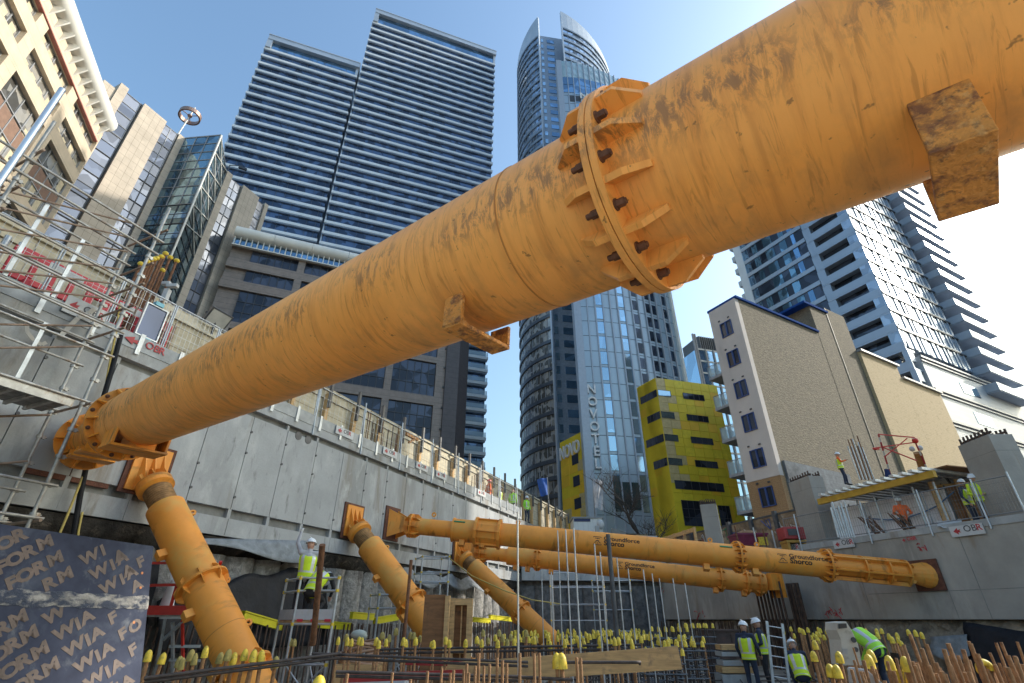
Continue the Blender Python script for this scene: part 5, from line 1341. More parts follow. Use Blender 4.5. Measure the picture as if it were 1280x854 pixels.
# tall capped starter bars
CAPY = YELP
for k, (x, y) in enumerate(((184, 327), (188, 325), (192, 324), (196, 323), (202, 321), (207, 317), (213, 322), (221, 326), (203, 338), (176, 330), (180, 332))):
    u, zt = FL.uz(x, y); b = at_wall(x, y, FL.pt(0, 0, -1.25), 24); 
    t = thing('starter_bar', 'tall rusty starter bar with yellow cap in the bundle beside the red barrier', 'rebar', (b.x, b.y, ZL), group='tall capped starter bars behind the left wall')
    mb = MB(); mb.tube((b.x, b.y, ZL), (b.x, b.y, b.z), .035, n=8); mb.build('bar', RUST, t)
    mb = MB(); mb.ball((b.x, b.y, b.z), .075, 10, 6, (1, 1, .9)); mb.build('cap', CAPY, t)
random.seed(21)
for k in range(12):
    b = FL.pt(-2.3 + k * .13, ZL, -.55 - .3 * (k % 2)); h_ = random.uniform(1.3, 2.0)
    t = MB(); t.tube(b, b + V((0, 0, h_)), .022, n=6); t.build('starter_bar', pm('pale_rust', (.42, .30, .20), .8, var=.3, scale=9), label='short pale starter bar standing in front of the capped bundle', cat='rebar', group='short starter bars in front of the capped bundle')
for (u0, n, lab, hh) in ((7.0, 16, 'thin dark starter bar in the cluster behind the wall signs, nearer group', 1.7), (16.2, 14, 'thin dark starter bar in the cluster farther along the left wall', 1.35)):
    for k in range(n):
        b = FL.pt(u0 + k * .16, ZL, -.5 - .35 * (k % 2)); h_ = hh * random.uniform(.75, 1.15)
        t = MB(); t.tube(b, b + V((random.uniform(-.03, .03), 0, h_)), .02, n=5); t.build('starter_bar', RUSTD if k % 3 else RUST, label=lab, cat='rebar', group='starter bar clusters along the left wall')
# solar lamp / blue panelled unit
u_, z_ = FL.uz(193, 402); c = FL.pt(u_, z_, -.12)
t = thing('solar_panel', 'small dark blue solar panel hung on the mesh beside the capped bars', 'solar panel', c)
mb = MB(); FL.box(mb, u_ - .24, u_ + .24, z_ - .42, z_ + .42, -.14, -.10); mb.build('panel', glassmat('solar_cells', (.03, .05, .11), .15, .3), t)
mb = MB()
for (a, b, c1, d) in ((-.27, -.24, -.45, .45), (.24, .27, -.45, .45)): FL.box(mb, u_ + a, u_ + b, z_ + c1, z_ + d, -.15, -.07)
for (c1, d) in ((-.45, -.42), (.42, .45)): FL.box(mb, u_ - .24, u_ + .24, z_ + c1, z_ + d, -.15, -.07)
mb.build('frame', GALV, t)
mb = MB(); FL.box(mb, u_ - .1, u_ + .1, z_ + .46, z_ + .56, -.16, -.04); FL.box(mb, u_ - .1, u_ + .1, z_ - .58, z_ - .46, -.16, -.04); mb.build('clip', pm('pale_blue_plastic', (.2, .5, .62), .5), t)
c = at_wall(207, 370, FL.pt(0, 0, -1.0), 24)
t = thing('site_camera', 'white camera boxes on a thin pole among the capped starter bars', 'camera', (c.x, c.y, ZL))
mb = MB(); mb.tube((c.x, c.y, ZL), (c.x, c.y, c.z + .35), .025, n=6); mb.build('pole', GALV, t)
mb = MB(); mb.box(c, (.14, .14, .42)); mb.box(c + V((.12, -.05, .3)), (.3, .12, .1)); mb.box(c + V((-.12, .0, .42)), (.22, .1, .1)); mb.build('housing', SIGNW, t, bevel=.01)
def floodlight(label, c, F, s_=.3, mast=None):
    t = thing('floodlight', label, 'floodlight', c, group=None)
    x = F.u; n = (F.n * .8 + V((0, 0, -.6))).normalized(); up = n.cross(x)
    mb = MB(); mb.box(c, (s_ * 1.7, .10 * s_ / .3, s_ * 1.25), (x, n, up)); mb.build('housing', STEELD, t, bevel=.01)
    mb = MB(); mb.box(c + n * (.055 * s_ / .3), (s_ * 1.45, .012, s_ * 1.0), (x, n, up)); mb.build('lens', pm('lamp_glass', (.5, .5, .47), .15), t)
    mb = MB(); mb.beam(c - n * .06 - x * s_ * .9, c - n * .06 + x * s_ * .9, .05, .05); mb.beam(c - n * .05, c - n * .05 - V((0, 0, s_ * 1.4)), .05, .05); mb.build('bracket', STEELD, t)
    if mast: mb = MB(); mb.beam(c - n * .1, mast, .09, .09); mb.build('mast', TIMBER, t)
floodlight('black floodlight tilted over the cream box at the top of the left wall', at_wall(272, 398, FL.pt(0, 0, -1.2), 24), FL, .42)
floodlight('small black floodlight on the sunlit stretch of hoarding at the far end', at_wall(701, 643, FL.pt(0, 0, -2.2), 24), FL, .3)
t = thing('scaffold_knee', 'orange brown bracket fixed on the hoarding halfway along the left wall', 'bracket', at_wall(515, 546, FL.pt(0, 0, -1.8), 24)); c = at_wall(515, 546, FL.pt(0, 0, -1.8), 24)
mb = MB(); mb.beam(c - FL.u * .5, c + FL.u * .5, .12, .16); mb.beam(c + FL.u * .45 + V((0, 0, .1)), c - FL.u * .2 - V((0, 0, .35)), .1, .1); mb.build('arm', pm('timber_orange', (.42, .2, .07), .7), t)

# scaffold stair tower
TUBEM = pm('scaffold_tube', (.40, .39, .37), .45, metal=.45, var=.2, scale=5, stain=[((.25, .16, .10), .2, 4, (1, 1, .4)), ((.55, .55, .54), .2, 6, (1, 1, .5))])
RUSTTUBE = pm('rusty_tube', (.30, .22, .165), .6, metal=.3, var=.25, scale=5, stain=((.2, .12, .08), .25, 5, (1, 1, .5)))
st_ = thing('scaffold_tower', 'grey tube scaffold stair tower against the left wall', 'scaffold', FL.pt(-5, 0, 1))
UR_, UM, UL_, UX = -3.1, -5.55, -8.0, -10.4
OI, OO = .35, 1.35
for (u, o, zt) in ((UR_, OO, 10.25), (UR_, OI, 9.2), (UM, OO, 10.4), (UM, OI, 10.6), (UL_, OO, 10.8), (UL_, OI, 10.8), (UX, OO, 10.8), (UX, OI, 10.8)):
    mb = MB(); mb.tube(FL.pt(u, 0, o), FL.pt(u, zt, o), .032, n=10); 
    s_ = mb.build('standard', TUBEM, st_)
    mb = MB()
    for z in [1.3 + .5 * k for k in range(int((zt - 1.5) / .5))]:
        mb.tube(FL.pt(u, z - .03, o), FL.pt(u, z + .03, o), .052, n=10)
        mb.box(FL.pt(u + .06, z, o), (.06, .05, .07), (FL.u, FL.n, V((0, 0, 1)))); mb.tube(FL.pt(u + .07, z, o), FL.pt(u + .12, z, o), .013, n=6)
    mb.build('coupler', TUBEM, s_)
def led(u0, z0, o0, u1, z1, o1, r=.026, m=None, name='ledger'):
    mb = MB(); mb.tube(FL.pt(u0, z0, o0), FL.pt(u1, z1, o1), r, n=8); return mb.build(name, m or TUBEM, st_)
for z in (3.25, 3.8, 5.35, 6.35, 6.9, 7.42, 8.0, 8.95, 9.3):
    for o in (OI, OO): led(UX, z, o + .05, UR_ + .15, z, o + .05)
for z in (3.2, 5.3, 6.95, 7.5, 8.05, 8.6, 9.55):
    for u in (UR_, UM, UL_): led(u + .05, z, OI - .2, u + .05, z, OO + .2, m=RUSTTUBE, name='transom')
for (z0, z1) in ((5.5, 6.7), (6.0, 7.2), (7.6, 8.7), (8.6, 9.6), (3.4, 4.3), (4.3, 5.2), (6.9, 7.9), (7.2, 8.3), (8.1, 9.2), (9.0, 10.0)):
    led(UM + .1, z0, OI + .12, UR_ - .05, z1, OI + .12, .022, RUSTTUBE, 'brace')
    led(UL_ + .1, z1, OO - .1, UM - .05, z0, OO - .1, .022, RUSTTUBE, 'brace')
for (u, z0, z1) in ((UM + .8, 7.45, 9.3), (UM + 1.6, 7.45, 8.95), (UM + .8, 5.4, 6.9), (UM + 1.7, 5.4, 6.9), (UL_ + 1.1, 5.4, 8.9)):
    b = MB(); b.beam(FL.pt(u, z0, OI + .06), FL.pt(u, z1, OI + .06), .07, .03, FL.n); b.build('guard_post', GALV, st_)
def deck(u0, u1, z, o0, o1, name='deck'):
    mb = MB()
    n = 3
    for k in range(n): FL.box(mb, u0, u1, z - .03, z + .02, o0 + (o1 - o0) * k / n + .008, o0 + (o1 - o0) * (k + 1) / n - .008)
    d = mb.build(name, pm('deck_steel', (.24, .235, .225), .6, metal=.3, var=.25, scale=6), st_)
    mb = MB()
    for k in range(int((u1 - u0) / .3)): FL.box(mb, u0 + k * .3 + .1, u0 + k * .3 + .16, z - .09, z - .031, o0, o1)
    FL.box(mb, u0, u1, z - .10, z + .06, o1 + .001, o1 + .03); mb.build('deck_rib', TUBEM, d)
deck(UM - .2, UR_ - .15, 5.28, OI, OO); deck(UL_, UM - .3, 7.32, OI, OO); deck(UX, UL_, 7.32, OI, OO); deck(UX, UL_ + .2, 5.28, OI, OO)
def flight(u0, z0, u1, z1, o0, o1):
    for o in (o0, o1):
        b = MB(); b.beam(FL.pt(u0, z0, o), FL.pt(u1, z1, o), .05, .16); s_ = b.build('stair_stringer', RUSTTUBE, st_)
    n = 9
    for k in range(n):
        f = (k + .5) / n; b = MB(); FL.box(b, u0 + (u1 - u0) * f - .12, u0 + (u1 - u0) * f + .12, z0 + (z1 - z0) * f - .02, z0 + (z1 - z0) * f + .02, o0 + .03, o1 - .03); b.build('tread', RUSTTUBE, st_)
    led(u0, z0 + .9, o1, u1, z1 + .9, o1, .022, RUSTTUBE, 'handrail'); led(u0, z0 + .5, o1, u1, z1 + .5, o1, .022, RUSTTUBE, 'handrail')
flight(-5.6, 3.25, -3.7, 5.25, .45, 1.1) if False else flight(-7.9, 3.3, -5.7, 5.25, .45, 1.2)
flight(-5.5, 5.3, -7.9, 7.3, .45, 1.2)
for (z, lab) in ((3.28, 0),): deck(-7.9 - 2, -7.9, z, OI, OO)
sp = thing('scaffold_pole', 'bright galvanised pole leaning at the top left in front of the stone office', 'pole', FL.pt(-5.75, 7, 1.5))
mb = MB(); mb.tube(FL.pt(-5.78, 6.2, 1.75), FL.pt(-5.80, 10.85, 1.75), .055, n=14); mb.build('tube', pm('new_galv', (.62, .66, .70), .3, metal=.7, var=.06), sp)
# yellow timber packs and pipes on the slab at left
t = thing('timber_pack', 'ochre boards and steel legs stacked behind the scaffold at the left edge', 'timber', FL.pt(-6.2, ZL, -1))
mb = MB()
for k in range(4): FL.box(mb, -7.6, -5.0, ZL + .45 + k * .35, ZL + .6 + k * .35, -1.7 + .1 * k, -.9)
mb.build('board', pm('ochre_board', (.45, .27, .07), .7, var=.2, scale=4), t)
mb = MB()
for u in (-4.9, -4.7, -4.45): mb.tube(FL.pt(u, ZL, -.8), FL.pt(u, ZL + 1.6, -.8), .06, n=8)
mb.build('prop', GALV, t)
# straps and tarps on wall, black pipe, yellow hose
def poly_px(F, o, pts, r, n=6): return [at_wall(x, y, F.pt(0, 0, o), F.az) for x, y in pts]
t = thing('drain_pipe', 'black pipe running down the left wall behind the great strut end', 'pipe', FL.pt(-1.7, 3.6, .25))
mb = MB(); mb.path(poly_px(FL, .25, ((151, 419), (139, 465), (124, 515), (112, 565), (101, 615), (92, 668)), 0), .05, 8); mb.build('pipe', MEMB, t)
t = thing('site_hose', 'yellow hose beside the black pipe on the left wall', 'hose', FL.pt(-1.8, 3.6, .25))
mb = MB(); mb.path(poly_px(FL, .22, ((150, 380), (146, 412), (137, 455), (126, 515)), 0), .022, 6); mb.path(poly_px(FL, .26, ((108, 585), (97, 612), (86, 640), (70, 678)), 0), .022, 6); mb.path(poly_px(FL, .3, ((103, 640), (98, 665), (95, 690)), 0), .02, 6)
mb.build('hose', pm('hose_yellow', (.55, .42, .12), .5), t)
t = thing('lifting_sling', 'pale webbing sling dangling over the left wall beside the scaffold', 'sling', FL.pt(-3.2, 6.8, .2))
mb = MB(); P_ = poly_px(FL, .15, ((75, 421), (90, 405), (98, 397), (112, 391), (118, 386)), 0); 
for a, b in zip(P_, P_[1:]): mb.beam(a, b, .09, .01, FL.n)
P_ = poly_px(FL, .12, ((33, 402), (34, 415), (42, 425), (52, 431), (58, 428)), 0)
for a, b in zip(P_, P_[1:]): mb.beam(a, b, .07, .01, FL.n)
mb.build('webbing', pm('webbing', (.55, .52, .47), .8), t)
# ================================================================ RIGHT SIDE SLAB
ZS = 4.31
US = FRt.uz(1056, 680)[0]
def rsign(lab, x, y, w_, h, ts, **k):
    u = FRt.uz(x, y)[0]; z = FRt.uz(x, y)[1]
    return sign_board('wall_sign', lab, FRt, u - w_ / 2, u + w_ / 2, z - h / 2, z + h / 2, .07, ts, **k)
rsign('white arrow sign on the right wall kerb just above the long strut', 1056, 680, .85, .30, .25)
rsign('largest white arrow sign, right wall kerb below the two yellow workers', 1210, 663, .95, .32, .27)
rsign('red arrow and letters stencilled straight on the right wall kerb, between two white signs', 1137, 675, .5, .2, .17, board=False, gray=True)
rsign('white arrow sign half hidden behind the long strut on the right wall kerb', 990, 686, .8, .3, .25)
mf = thing('mesh_fence', 'grey wire mesh fence along the right wall kerb, in front of the orange worker', 'fence', FRt.pt(0, ZS, -.3))
for (x0, x1) in ((985, 1092), (1094, 1168), (1170, 1242), (1244, 1290)):
    u0, u1 = sorted((FRt.uz(x0, 690)[0], FRt.uz(x1, 660)[0])); mesh_panel(mf, FRt, u0 + .04, u1 - .04, ZS + .3, ZS + 1.35, -.12, pm('fence_wire', (.22, .23, .24), .5, metal=.3), .09, .018, .3)
for (x, y) in ((1093, 683), (1169, 673), (1243, 666), (1005, 692), (1290, 655)):
    u = FRt.uz(x, y)[0]; b = MB(); b.tube(FRt.pt(u, ZS - .1, .06), FRt.pt(u + .05, ZS + 1.45, -.06), .028, n=8); b.build('fence_post', GALV, mf)
# concrete stub columns with starter combs
def column(label, bl, bm, tl, depth, zb):
    A, B = at_z(*bl, zb), at_z(*bm, zb); az = math.degrees(math.atan2(B.x - A.x, B.y - A.y)); F = Face(A, az); l = (B - A).length
    zt = at_wall(tl[0], tl[1], A, az).z
    t = thing('concrete_column', label, 'column', F.pt(l / 2, ZS, -.4))
    mb = MB(); F.box(mb, 0, l, ZS - .3, zt, -depth, 0); mb.build('shaft', CONCR, t, bevel=.015)
    mb = MB(); F.box(mb, -.004, l + .004, zt - .55, zt - .54, -depth - .004, .004); mb.build('pour_line', CONCD, t)
    mb = MB()
    n = 8
    for i in range(n):
        for oo in (-.1, -depth + .1): F.box(mb, l * (i + .5) / n - .025, l * (i + .5) / n + .025, zt, zt + .2 + random.uniform(0, .05), oo - .025, oo + .025)
    F.box(mb, .0, l, zt + .05, zt + .12, -.17, -.13); F.box(mb, .0, l, zt + .05, zt + .12, -depth + .13, -depth + .17); F.box(mb, .04, .1, zt + .06, zt + .13, -depth + .18, -.18)
    mb.build('starter_comb', RUSTD, t)
    return t, F, l, zt
column('pale concrete column with rusty comb on top, between graffiti hoarding and mesh fence', (1008, 690), (1036, 685), (993, 601), .75, 4.5)
column('big concrete column at far right beside the two yellow workers', (1240, 655), (1284, 646), (1204, 555), .8, 4.5)
column('small concrete column standing before the yellow building and graffiti hoarding', (884, 684), (905, 683), (875, 631), .8, 4.5)
# white sheeting barrier
Aw, Bw = at_wall(1036, 672, FRt.pt(0, 0, -2.6), -23), at_wall(1196, 652, FRt.pt(0, 0, -2.6), -23); azw = math.degrees(math.atan2(Bw.x - Aw.x, Bw.y - Aw.y)); Fw2 = Face(Aw, azw); lw2 = (V((Bw.x, Bw.y, 0)) - V((Aw.x, Aw.y, 0))).length
ztw = at_wall(1110, 624, Aw, azw).z
t = thing('sheeted_barrier', 'pale lilac sheeting strung on a frame behind the orange worker', 'barrier', Fw2.pt(lw2 / 2, ZS, -2))
random.seed(12)
WSH = pm('pale_sheeting', (.80, .80, .86), .6, var=.06, scale=2, bump=.5, bscale=5)
nu, nv = 24, 5
grid = [[Fw2.pt(lw2 * i / nu, 3.85 + (ztw - 3.85) * (1 - j / nv) - .03 * math.sin(i * .9) * (j == 0), random.uniform(-.05, .05)) for i in range(nu + 1)] for j in range(nv + 1)]
mb = MB(); o = [p for r_ in grid for p in r_]; mb.add(o, [(j * (nu + 1) + i, j * (nu + 1) + i + 1, (j + 1) * (nu + 1) + i + 1, (j + 1) * (nu + 1) + i) for j in range(nv) for i in range(nu)], True); mb.build('sheet', WSH, t)
mb = MB()
for k in range(5): mb.tube(Fw2.pt(lw2 * k / 4, 3.76, -.1), Fw2.pt(lw2 * k / 4, ztw + .12, -.1), .03, n=6)
mb.build('frame_post', STEELD, t)
t = thing('air_hose', 'bright blue hose sagging across the pale sheeting', 'hose', Fw2.pt(lw2 * .8, ZS, -1))
mb = MB(); mb.path([at_wall(x, y, Fw2.pt(0, 0, .12), azw) for x, y in ((1085, 648), (1110, 650), (1135, 647), (1155, 640), (1172, 632), (1186, 620), (1192, 615))], .025, 6); mb.build('hose', pm('blue_hose', (.05, .16, .36), .5), t)
# slab formwork deck with yellow beam, behind
zf = 6.3
Ay, By = at_z(1030, 626, zf), at_z(1168, 592, zf)
azy = math.degrees(math.atan2(By.x - Ay.x, By.y - Ay.y)); Fy2 = Face(Ay, azy); ly = (V((By.x, By.y, 0)) - V((Ay.x, Ay.y, 0))).length
t = thing('slab_formwork', 'falsework deck of grey joists on a yellow edge beam beneath the brick flats', 'formwork', Fy2.pt(ly / 2, ZS, -2))
mb = MB(); Fy2.box(mb, -.3, ly, zf - .12, zf + .12, -.1, .06); mb.build('edge_beam', pm('yellow_beam', (.55, .33, .04), .6, var=.15), t)
for k in range(13):
    b = MB(); u = ly * (k + .5) / 13; b.beam(Fy2.pt(u, zf + .2, .35), Fy2.pt(u - .4, zf + .2, -5.0), .16, .10); b.build('joist', GALV, t)
mb = MB(); Fy2.box(mb, -.6, ly + .2, zf + .26, zf + .30, -5, -.5); mb.build('ply_deck', PLY, t)
for k in range(6): b = MB(); u = ly * (k + .3) / 6; b.tube(Fy2.pt(u, ZS, -.6), Fy2.pt(u, zf - .13, -.6), .04, n=8); b.build('prop', GALV, t)
mb = MB(); Fy2.box(mb, ly * .38, ly * .52, ZS, zf - .13, -2.2, -1.7); mb.build('pier', CONCR, t)
mb = MB(); Fy2.box(mb, -.5, ly, ZS, zf - .2, -5.6, -5.4); mb.build('back_wall', MEMB, t)
# timber post and red frame
def px_beam(mb, a, b, D, w_, m=None): mb.beam(at_depth(*a, D), at_depth(*b, D), w_, w_)
DH = 21.5
t = thing('timber_post', 'orange brown timber post with a white lamp head beside the red frame', 'post', at_depth(1163, 614, DH))
mb = MB(); px_beam(mb, (1147, 566), (1163, 614), DH, .28); mb.build('shaft', pm('orange_timber', (.36, .17, .05), .75, var=.2, scale=4, stretch=(1, 1, 6)), t)
mb = MB(); c = at_depth(1146, 563, DH); mb.ball(c + V((-.18, 0, .06)), .11); mb.ball(c + V((.18, 0, .1)), .11); mb.build('lamp', SIGNW, t)
t = thing('hoist_frame', 'thin red steel frame with lattice legs rising in front of the cream brick wall', 'frame', at_depth(1113, 602, DH))
RW = pm('red_white_steel', (.42, .05, .06), .5, seams=[((0, 0, 1), .5, .09, (.6, .58, .56))])
for (a, b, nm) in (((1098, 543), (1116, 604), 'leg'), ((1142, 548), (1165, 600), 'leg'), ((1098, 543), (1143, 547), 'top_bar'), ((1094, 560), (1144, 553), 'cross_bar'), ((1134, 548), (1106, 571), 'brace'), ((1103, 559), (1146, 576), 'brace')):
    b_ = MB(); px_beam(b_, a, b, DH - .2, .06 if nm == 'leg' else .04); b_.build(nm, RW if nm == 'leg' else REDS, t)
mb = MB(); mb.ball(at_depth(1144, 551, DH - .2), .12); mb.build('sheave', REDS, t)
mb = MB(); c = at_depth(1095, 561, DH - .2); mb.ball(c, .1, sq=(1.6, .6, .6)); mb.build('hook', REDS, t)
t = thing('blue_tarpaulin', 'small dark blue tarpaulin hanging at the foot of the red frame', 'tarpaulin', at_depth(1112, 602, DH - .3))
mb = MB(); mb.prism([at_depth(1107, 586, DH - .35), at_depth(1111, 587, DH - .35), at_depth(1118, 603, DH - .35), at_depth(1109, 601, DH - .35)], (0, .1, 0)); mb.build('cloth', pm('blue_cloth', (.02, .05, .2), .7), t)
# bars standing on the deck
random.seed(31)
for (x0, x1, y0, n, lab, hh) in ((1075, 1093, 600, 9, 'pale starter bar on the formwork deck before the rough brick flank', 1.7), (1048, 1068, 672, 8, 'pale steel prop leaning inside the fence left of the orange worker', 1.1)):
    for k in range(n):
        b = at_depth(x0 + (x1 - x0) * k / (n - 1), y0, 20.5 if y0 < 650 else 17.3); m_ = MB(); m_.tube(b, b + V((random.uniform(-.05, .05), 0, hh * random.uniform(.8, 1.1))), .022 if y0 < 650 else .03, n=6)
        m_.build('starter_bar' if y0 < 650 else 'steel_prop', RUST if y0 < 650 and k % 2 else GALV, label=lab, cat='rebar' if y0 < 650 else 'prop', group='upright bars on the right hand slab ' + ('deck' if y0 < 650 else 'edge'))
for (x, y, lab) in ((1103, 668, 'brown bundle of short bars leaning on the fence left of the orange worker'), (1143, 664, 'brown bundle of short bars leaning on the fence right of the orange worker')):
    b = at_wall(x, y, FRt.pt(0, 0, -1.0), -23); m_ = MB()
    for k in range(9): m_.tube(b + V((k * .06 - .25, random.uniform(-.1, .1), 0)), b + V((k * .06 - .25 - .35, .2, .62 + random.uniform(-.1, .1))), .025, n=5)
    m_.build('bar_bundle', RUST, label=lab, cat='rebar bundle')
t = thing('tarpaulin', 'crumpled white sheet lying on the kerb below the yellow workers', 'tarpaulin', at_depth(1190, 655, 17))
random.seed(2); g = []
for j in range(5): g.append([at_depth(1172 + 30 * i / 8, 660 - j * 1.6 - i * .4, 16.6 + j * .12) + V((0, 0, random.uniform(-.03, .05))) for i in range(9)])
mb = MB(); o = [p for r_ in g for p in r_]; mb.add(o, [(j * 9 + i, j * 9 + i + 1, (j + 1) * 9 + i + 1, (j + 1) * 9 + i) for j in range(4) for i in range(8)], True); mb.build('cloth', SIGNW, t)
floodlight('black floodlight on the formwork deck above the two yellow workers', at_depth(1173, 600, 19.5), FRt, .36)
# timber hoarding stretches at the right
def hoarding_px(name, label, A, B, zb, zt, mat, npan, post_mat, cat='hoarding', thick=.06):
    az = math.degrees(math.atan2(B.x - A.x, B.y - A.y)); F = Face(A, az); l = math.hypot(B.x - A.x, B.y - A.y)
    t = thing(name, label, cat, F.pt(l / 2, zb))
    s_ = 1 if F.n.dot(EYE - A) > 0 else -1
    for k in range(npan):
        b = MB(); F.box(b, l * k / npan + .01, l * (k + 1) / npan - .01, zb, zt, -.03, .03); b.build('panel', mat, t)
        b = MB(); F.box(b, l * k / npan - .11, l * k / npan + .11, zb, zt + .22, s_ * .032, s_ * .22); b.build('post', post_mat, t)
    b = MB(); F.box(b, 0, l, zt + .01, zt + .1, -.06, .06); b.build('capping', post_mat, t)
    return t, F, l, s_
GRAF = pm('painted_boards', (.24, .165, .10), .75, var=.3, scale=2, stain=[((.10, .08, .07), .3, 1.6, (1, 1, 1)), ((.42, .33, .24), .2, 2.2, (1, 1, 1)), ((.20, .05, .04), .12, 1.1, (1, 1, 1))])
A_, B_ = at_z(845, 671, 7.0), at_z(1004, 634, 7.0)
tg, Fg2, lg2, sg = hoarding_px('graffiti_hoarding', 'brown board hoarding scrawled with graffiti behind the small concrete column', V((A_.x, A_.y, 0)), V((B_.x, B_.y, 0)), ZS, 6.9, GRAF, 6, STEELD)
mb = MB(); random.seed(14); mats_ = [pm('graffiti_pale', (.55, .5, .45), .7), pm('graffiti_red', (.4, .05, .05), .7), pm('graffiti_green', (.08, .25, .14), .7), pm('graffiti_blue', (.06, .1, .3), .7)]
for k in range(26):
    mb.mat = random.choice((0, 0, 1, 2, 3)); u = random.uniform(.5, lg2 - .4); z = random.uniform(5.2, 6.5); pts_ = [Fg2.pt(u, z, sg * .05)]
    for q in range(5): pts_.append(Fg2.pt(u + random.uniform(-.5, .5), z + random.uniform(-.4, .4), sg * (.05 + .004 * q)))
    mb.path(pts_, .03, 4)
mb.build('graffiti', mats_, tg)
A_, B_ = at_depth(1178, 640, 19), at_depth(1215, 640, 18.4)
hoarding_px('timber_hoarding', 'short brown timber hoarding behind the two yellow workers', V((A_.x, A_.y, 0)), V((B_.x + 1.5, B_.y - .6, 0)), ZS, 6.2, PLY, 3, TIMBER)
A_, B_ = at_depth(1262, 640, 18.5), at_depth(1320, 640, 17)
hoarding_px('timber_hoarding', 'orange hoarding at the right edge with a round red sign', V((A_.x, A_.y, 0)), V((B_.x, B_.y, 0)), ZS, at_depth(1275, 585, 18).z, pm('orange_board', (.40, .17, .05), .7, var=.15, scale=2), 3, PLY)
c = at_depth(1277, 598, 17.6); t = thing('round_sign', 'round red sign on the orange hoarding at the right edge', 'sign', c)
mb = MB(); d_ = (EYE - c).normalized(); mb.tube(c, c + d_ * .02, .24, n=24); mb.build('disc', INKR, t); mb = MB(); mb.tube(c + d_ * .021, c + d_ * .03, .16, n=24); mb.build('centre', pm('sign_orange', (.45, .2, .06), .6), t)
# maroon skip, red generator, cones on the right slab
def px_slab(x, y, z=ZS): return at_z(x, y, z)
c = at_depth(938, 688, 23.5); c.z = ZS
t = thing('rubble_skip', 'maroon skip heaped with a brown load, behind the long strut', 'skip', c)
mb = MB(); w_, d_, h_ = .72, .55, .62; poly0 = [V((-w_ * .8, -d_ * .8, .15)), V((w_ * .8, -d_ * .8, .15)), V((w_ * .8, d_ * .8, .15)), V((-w_ * .8, d_ * .8, .15))]; poly1 = [V((-w_, -d_, h_)), V((w_, -d_, h_)), V((w_, d_, h_)), V((-w_, d_, h_))]
MAR = pm('maroon_steel', (.20, .025, .07), .5, var=.2, scale=3)
mb.loft([[c + p + V((0, 0, .3)) for p in poly0], [c + p + V((0, 0, .3)) for p in poly1]], False); mb.box(c + V((0, 0, h_ + .31)), (1.5, 1.16, .08)); mb.build('tub', MAR, t)
mb = MB(); mb.ball(c + V((0, 0, h_ + .33)), .55, 14, 6, (1, .75, .38)); mb.build('load', pm('brown_load', (.30, .17, .09), .9, var=.3, scale=5), t)
mb = MB(); mb.box(c + V((.4, -.62, .6)), (.4, .1, .35)); mb.build('hook_plate', YELP, t)
c = at_depth(988, 688, 21.5); c.z = ZS
t = thing('generator', 'red and ochre site generator at the foot of the graffiti hoarding', 'generator', c)
mb = MB(); mb.box(c + V((.2, 0, .7)), (.9, .7, .5)); mb.build('cabinet', pm('faded_red', (.40, .05, .05), .5, var=.2), t, bevel=.04)
mb = MB(); mb.box(c + V((.2, 0, .36)), (.85, .65, .1)); 
for x in (-.15, .55): mb.box(c + V((x, 0, .15)), (.1, .6, .3))
mb.build('skid', pm('ochre_steel', (.45, .25, .05), .6), t); mb = MB(); mb.box(c + V((.1, -.37, .72)), (.4, .04, .26)); mb.build('grille', STEELD, t)
for k, (x, y) in enumerate(((925, 682), (948, 684), (960, 686), (971, 685))):
    b = at_depth(x, 690, 22.5); b.z = ZS; h_ = at_depth(x, 655 + 2 * k, 22.5).z - ZS; m_ = MB(); m_.tube(b, b + V((0, 0, h_)), .035, n=6); m_.build('steel_prop', GALV if k % 2 else RUST, label='upright prop beside the maroon skip before the graffiti hoarding', cat='prop', group='props near the maroon skip')
# low rail toward the trees
A_, B_ = at_z(812, 680, 5.2), at_z(868, 662, 5.2)
t = thing('timber_rail', 'low timber rail of posts and planks between bare tree and small column', 'railing', A_)
mb = MB(); mb.beam(A_, B_, .08, .16); mb.beam(A_ - V((0, 0, .5)), B_ - V((0, 0, .5)), .08, .12); mb.build('plank', TIMBER, t)
for k in range(6): p = A_.lerp(B_, k / 5); b = MB(); b.beam(V((p.x, p.y, 4.2)), p + V((0, 0, .1)), .1, .1); b.build('post', TIMBER, t)
# cabin, barriers beyond the far wall
zc = at_depth(735, 655, 40)
c = V((zc.x, zc.y, 6.06)); hb_ = at_depth(735, 647, 40).z - 6.06
t = thing('site_cabin', 'white site cabin with a dark blue nameplate, above the long strut', 'cabin', c)
mb = MB(); mb.box(c + V((0, 1.2, hb_ / 2)), (2.3, 2.4, hb_)); mb.build('body', pm('cabin_white', (.66, .66, .64), .6, var=.05, seams=[((1, 0, 0), .4, .012, (.5, .5, .5))]), t, bevel=.03)
mb = MB(); mb.box(c + V((-.45, -.02, hb_ - .16)), (1.3, .03, .22)); mb.build('nameplate', pm('navy', (.02, .03, .10), .5), t)
mb = MB(); mb.ball(c + V((1.0, -.1, hb_ - .5)), .36, sq=(.8, .5, 1)); mb.build('bag', SIGNW, t)
mb = MB(); mb.box(c + V((0, 1.2, hb_ + .04)), (2.5, 2.6, .08)); mb.build('roof', GREYFRAME, t)
c = at_depth(770, 655, 39); c.z = 6.06
t = thing('concrete_upstand', 'slanted grey concrete upstand beside the white cabin', 'concrete block', c)
mb = MB(); mb.prism([c + V((-.7, 0, 0)), c + V((.7, 0, 0)), c + V((.7, 0, 1.6)), c + V((-.3, 0, 1.9))], (0, .6, 0)); mb.build('block', CONCD, t)
mb = MB(); mb.box(c + V((-1.5, 0, 1.0)), (.3, .3, 2.1)); mb.build('post', CONC, t)
